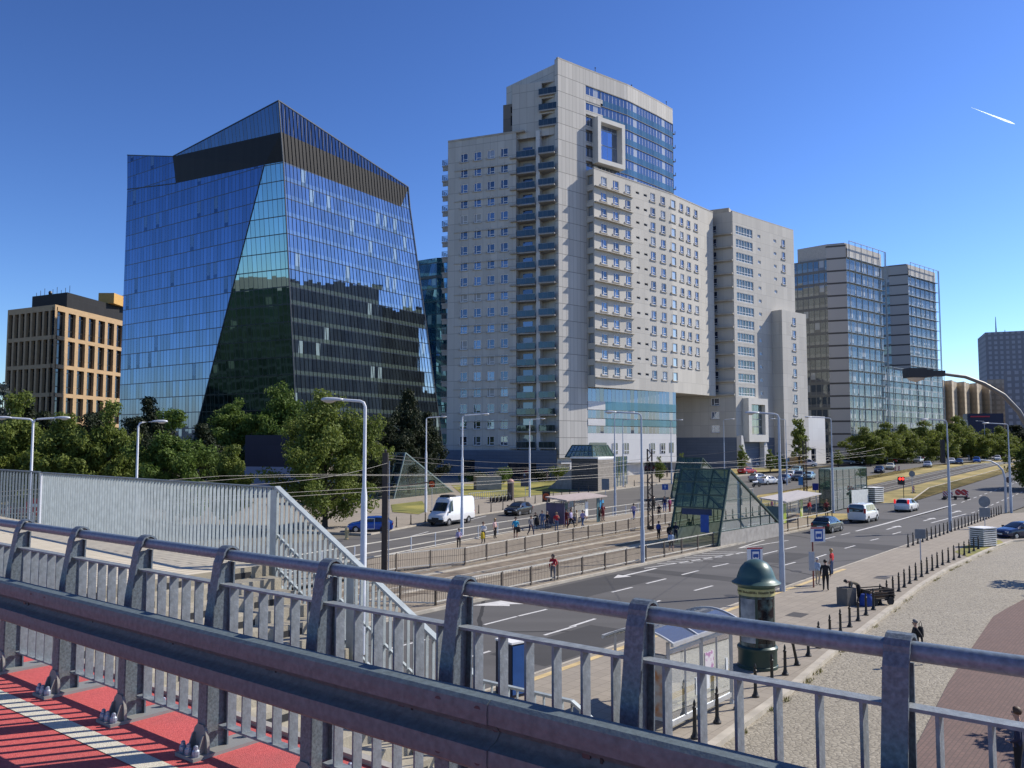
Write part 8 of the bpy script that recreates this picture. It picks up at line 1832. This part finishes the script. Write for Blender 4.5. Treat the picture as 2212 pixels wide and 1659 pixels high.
for i_, (kind, px, pt, Y, wp, rz, lab) in enumerate((
    ('f',1868,922,205,88,0.0,'roadside tree at the left end of the far row, below the first glass tower'),
    ('g',1908,912,214,86,1.0,'second roadside tree from the left end of the far row'),
    ('f',1950,916,222,84,2.0,'roadside tree below the middle of the glass link building'),
    ('g',1990,908,232,88,0.5,'roadside tree under the tip of the curved street lamp head'),
    ('f',2030,914,244,80,2.7,'roadside tree below the foot of the farther glass tower'),
    ('g',2060,898,262,74,1.4,'tallest roadside tree, below the beige flats'),
    ('f',2095,922,262,80,0.2,'roadside tree left of the dark blue sign building'),
    ('g',2128,926,276,78,2.2,'roadside tree in front of the dark blue sign building'),
    ('f',2160,920,292,82,1.1,'dark roadside tree below the shade-coloured beige flats'),
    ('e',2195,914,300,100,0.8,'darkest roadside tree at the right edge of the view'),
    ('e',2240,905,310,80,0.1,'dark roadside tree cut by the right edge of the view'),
    ('f',2080,905,330,50,0.9,'far roadside tree whose top rises behind the row by the beige flats'))):
    tree(kind, lab, px, pt, Y, pg, 'roadside_tree', wp, rz)
tree('h', 'airy brown-green tree by the corner of the white pavilion', 1725, 905, 180, None, 'street_tree', 62)
pg = 'young trees in front of the apartment block'
for px, pt, pb_, Y, lab in ((1424,983,0,150,'young slim tree by the white base of the apartment block'),(1473,976,0,158,'young slim tree at the left end of the passage under the block'),(1602,958,0,172,'young slim tree before the shaded wall of the passage'),(1663,968,0,176,'young slim tree beside the flared white foot'),(1684,975,0,178,'young slim tree under the framed bay'),(1885-5,975,0,200,'young slim tree left of the far tree row'),(1810,970,0,196,'young slim tree in front of the dark frontage of the nearer glass tower')):
    tree('s', lab, px, pt, Y, pg, 'young_tree', 24)
def shrub(px, py, wpx, hpx, lm, lab, name='shrub', seed=1, cat='shrub', dz=0.1):
    b = G(px, py, dz); Y = b.y; w = wpx/F*Y; h = hpx/F*Y; r = random.Random(seed); cm = MB(); tm = MB()
    t = thing(name, lab, cat, b, 0, None)
    for k in range(5): tm.tube([(0,0,-0.1), (r.uniform(-w*.3,w*.3), r.uniform(-w*.3,w*.3), h*0.7)], [0.05,0.02], 5)
    n = int(900*max(1, w/2.5)); lump = [(Vector((r.uniform(-w*.34,w*.34), r.uniform(-w*.25,w*.25), h*r.uniform(.3,.62))), r.uniform(.22,.34)*min(w, h*1.5)) for _ in range(9)]
    for _ in range(n):
        c, cr = r.choice(lump); d = Vector((r.gauss(0,1),r.gauss(0,1),r.gauss(0,1))).normalized(); p = c+d*cr*r.random()**0.35; p.z = max(0.03, min(p.z, h))
        nrm = (d+Vector((r.uniform(-1,1),r.uniform(-1,1),r.uniform(-.5,1)))*0.8).normalized(); a = nrm.orthogonal().normalized(); a = Matrix.Rotation(r.uniform(0,6.28),3,nrm) @ a; bb = nrm.cross(a); s = 0.13*r.uniform(.7,1.3)
        cm.add([p-a*s, p+bb*s*.6, p+a*s, p-bb*s*.6], [(0,1,2,3)])
    tm.obj('stem', bark, t, world=False); cm.obj('foliage', lm, t, world=False, recalc=False)
shrub(1087,1046,48,42,leaf_mid,'round dark green bush on the lawn before the blue-grey ground storey',seed=2)
shrub(1205,1039,44,36,leaf_lime,'sunlit yellow-green bush beside the concrete canopy wall',seed=3)
shrub(1165,1040,50,26,leaf_dark,'low dark hedge between the two round bushes','hedge',4,'hedge')
shrub(1022,1040,75,24,leaf_mid,'long low green hedge behind the concrete cabinet','hedge',5,'hedge')
shrub(712,1092,60,34,leaf_lime,'low shrub under the largest park tree',seed=6)
shrub(655,1086,70,38,leaf_lime,'low sunlit shrub just beyond the corner of the slatted fence',seed=7)
shrub(1955,1000,40,16,leaf_lime,'low pale bush at the foot of the roadside trees',seed=8)
shrub(2120,986,60,14,leaf_lime,'low pale bush behind the far moving cars',seed=9)

pg = 'street trees along the red pavement'
for x, y, h_, w_, rz, lab in ((38.5,49.5,9,9,0.3,'street tree beyond the right edge whose shadow falls on the cobbles'),(20.5,24.4,7,6,1.7,'street tree beyond the right edge shading the red pavement in front'),(84,137,9,9,2.2,'street tree beyond the right edge shading the far end of the near carriageway')):
    if 'c' not in TP: pass
    t = thing('shade_tree', lab, 'tree', onground(x,y), rz, pg); k_ = 'g' if 'g' in TP else 'f'; t.scale = (w_/8,w_/8,h_/10)
    for nm, me in zip(('trunk','crown'), TP[k_]): o = bpy.data.objects.new(nm, me); COL.objects.link(o); o.parent = t

mb = MB(); r_ = random.Random(5)
for k in range(1500):                                        # weeds rooted in the joint of the kerb
    i_ = r_.randrange(1, len(cobL)-2); a = Vector((*cobL[i_],0)); b = Vector((*cobL[i_+1],0)); f = r_.random()
    if math.sin(f*9+i_*2.1)+math.sin(f*23+i_) < .35: continue
    p = a.lerp(b, f)+Vector((.8,-.6,0))*r_.uniform(.13,.34); hgt = r_.uniform(.04,.13); q = Vector((r_.uniform(-1,1),r_.uniform(-1,1),0))*.05; s_ = Vector((-q.y,q.x,0)).normalized()*.02 if q.length > 1e-4 else Vector((.02,0,0))
    mb.add([p-s_, p+s_, p+q+Vector((0,0,hgt))], [(0,1,2)])
o = mb.obj('weeds', greengrass, recalc=False); o['kind'] = 'stuff'; tag(o, 'weeds growing along the kerb of the cobbled street', 'weeds')
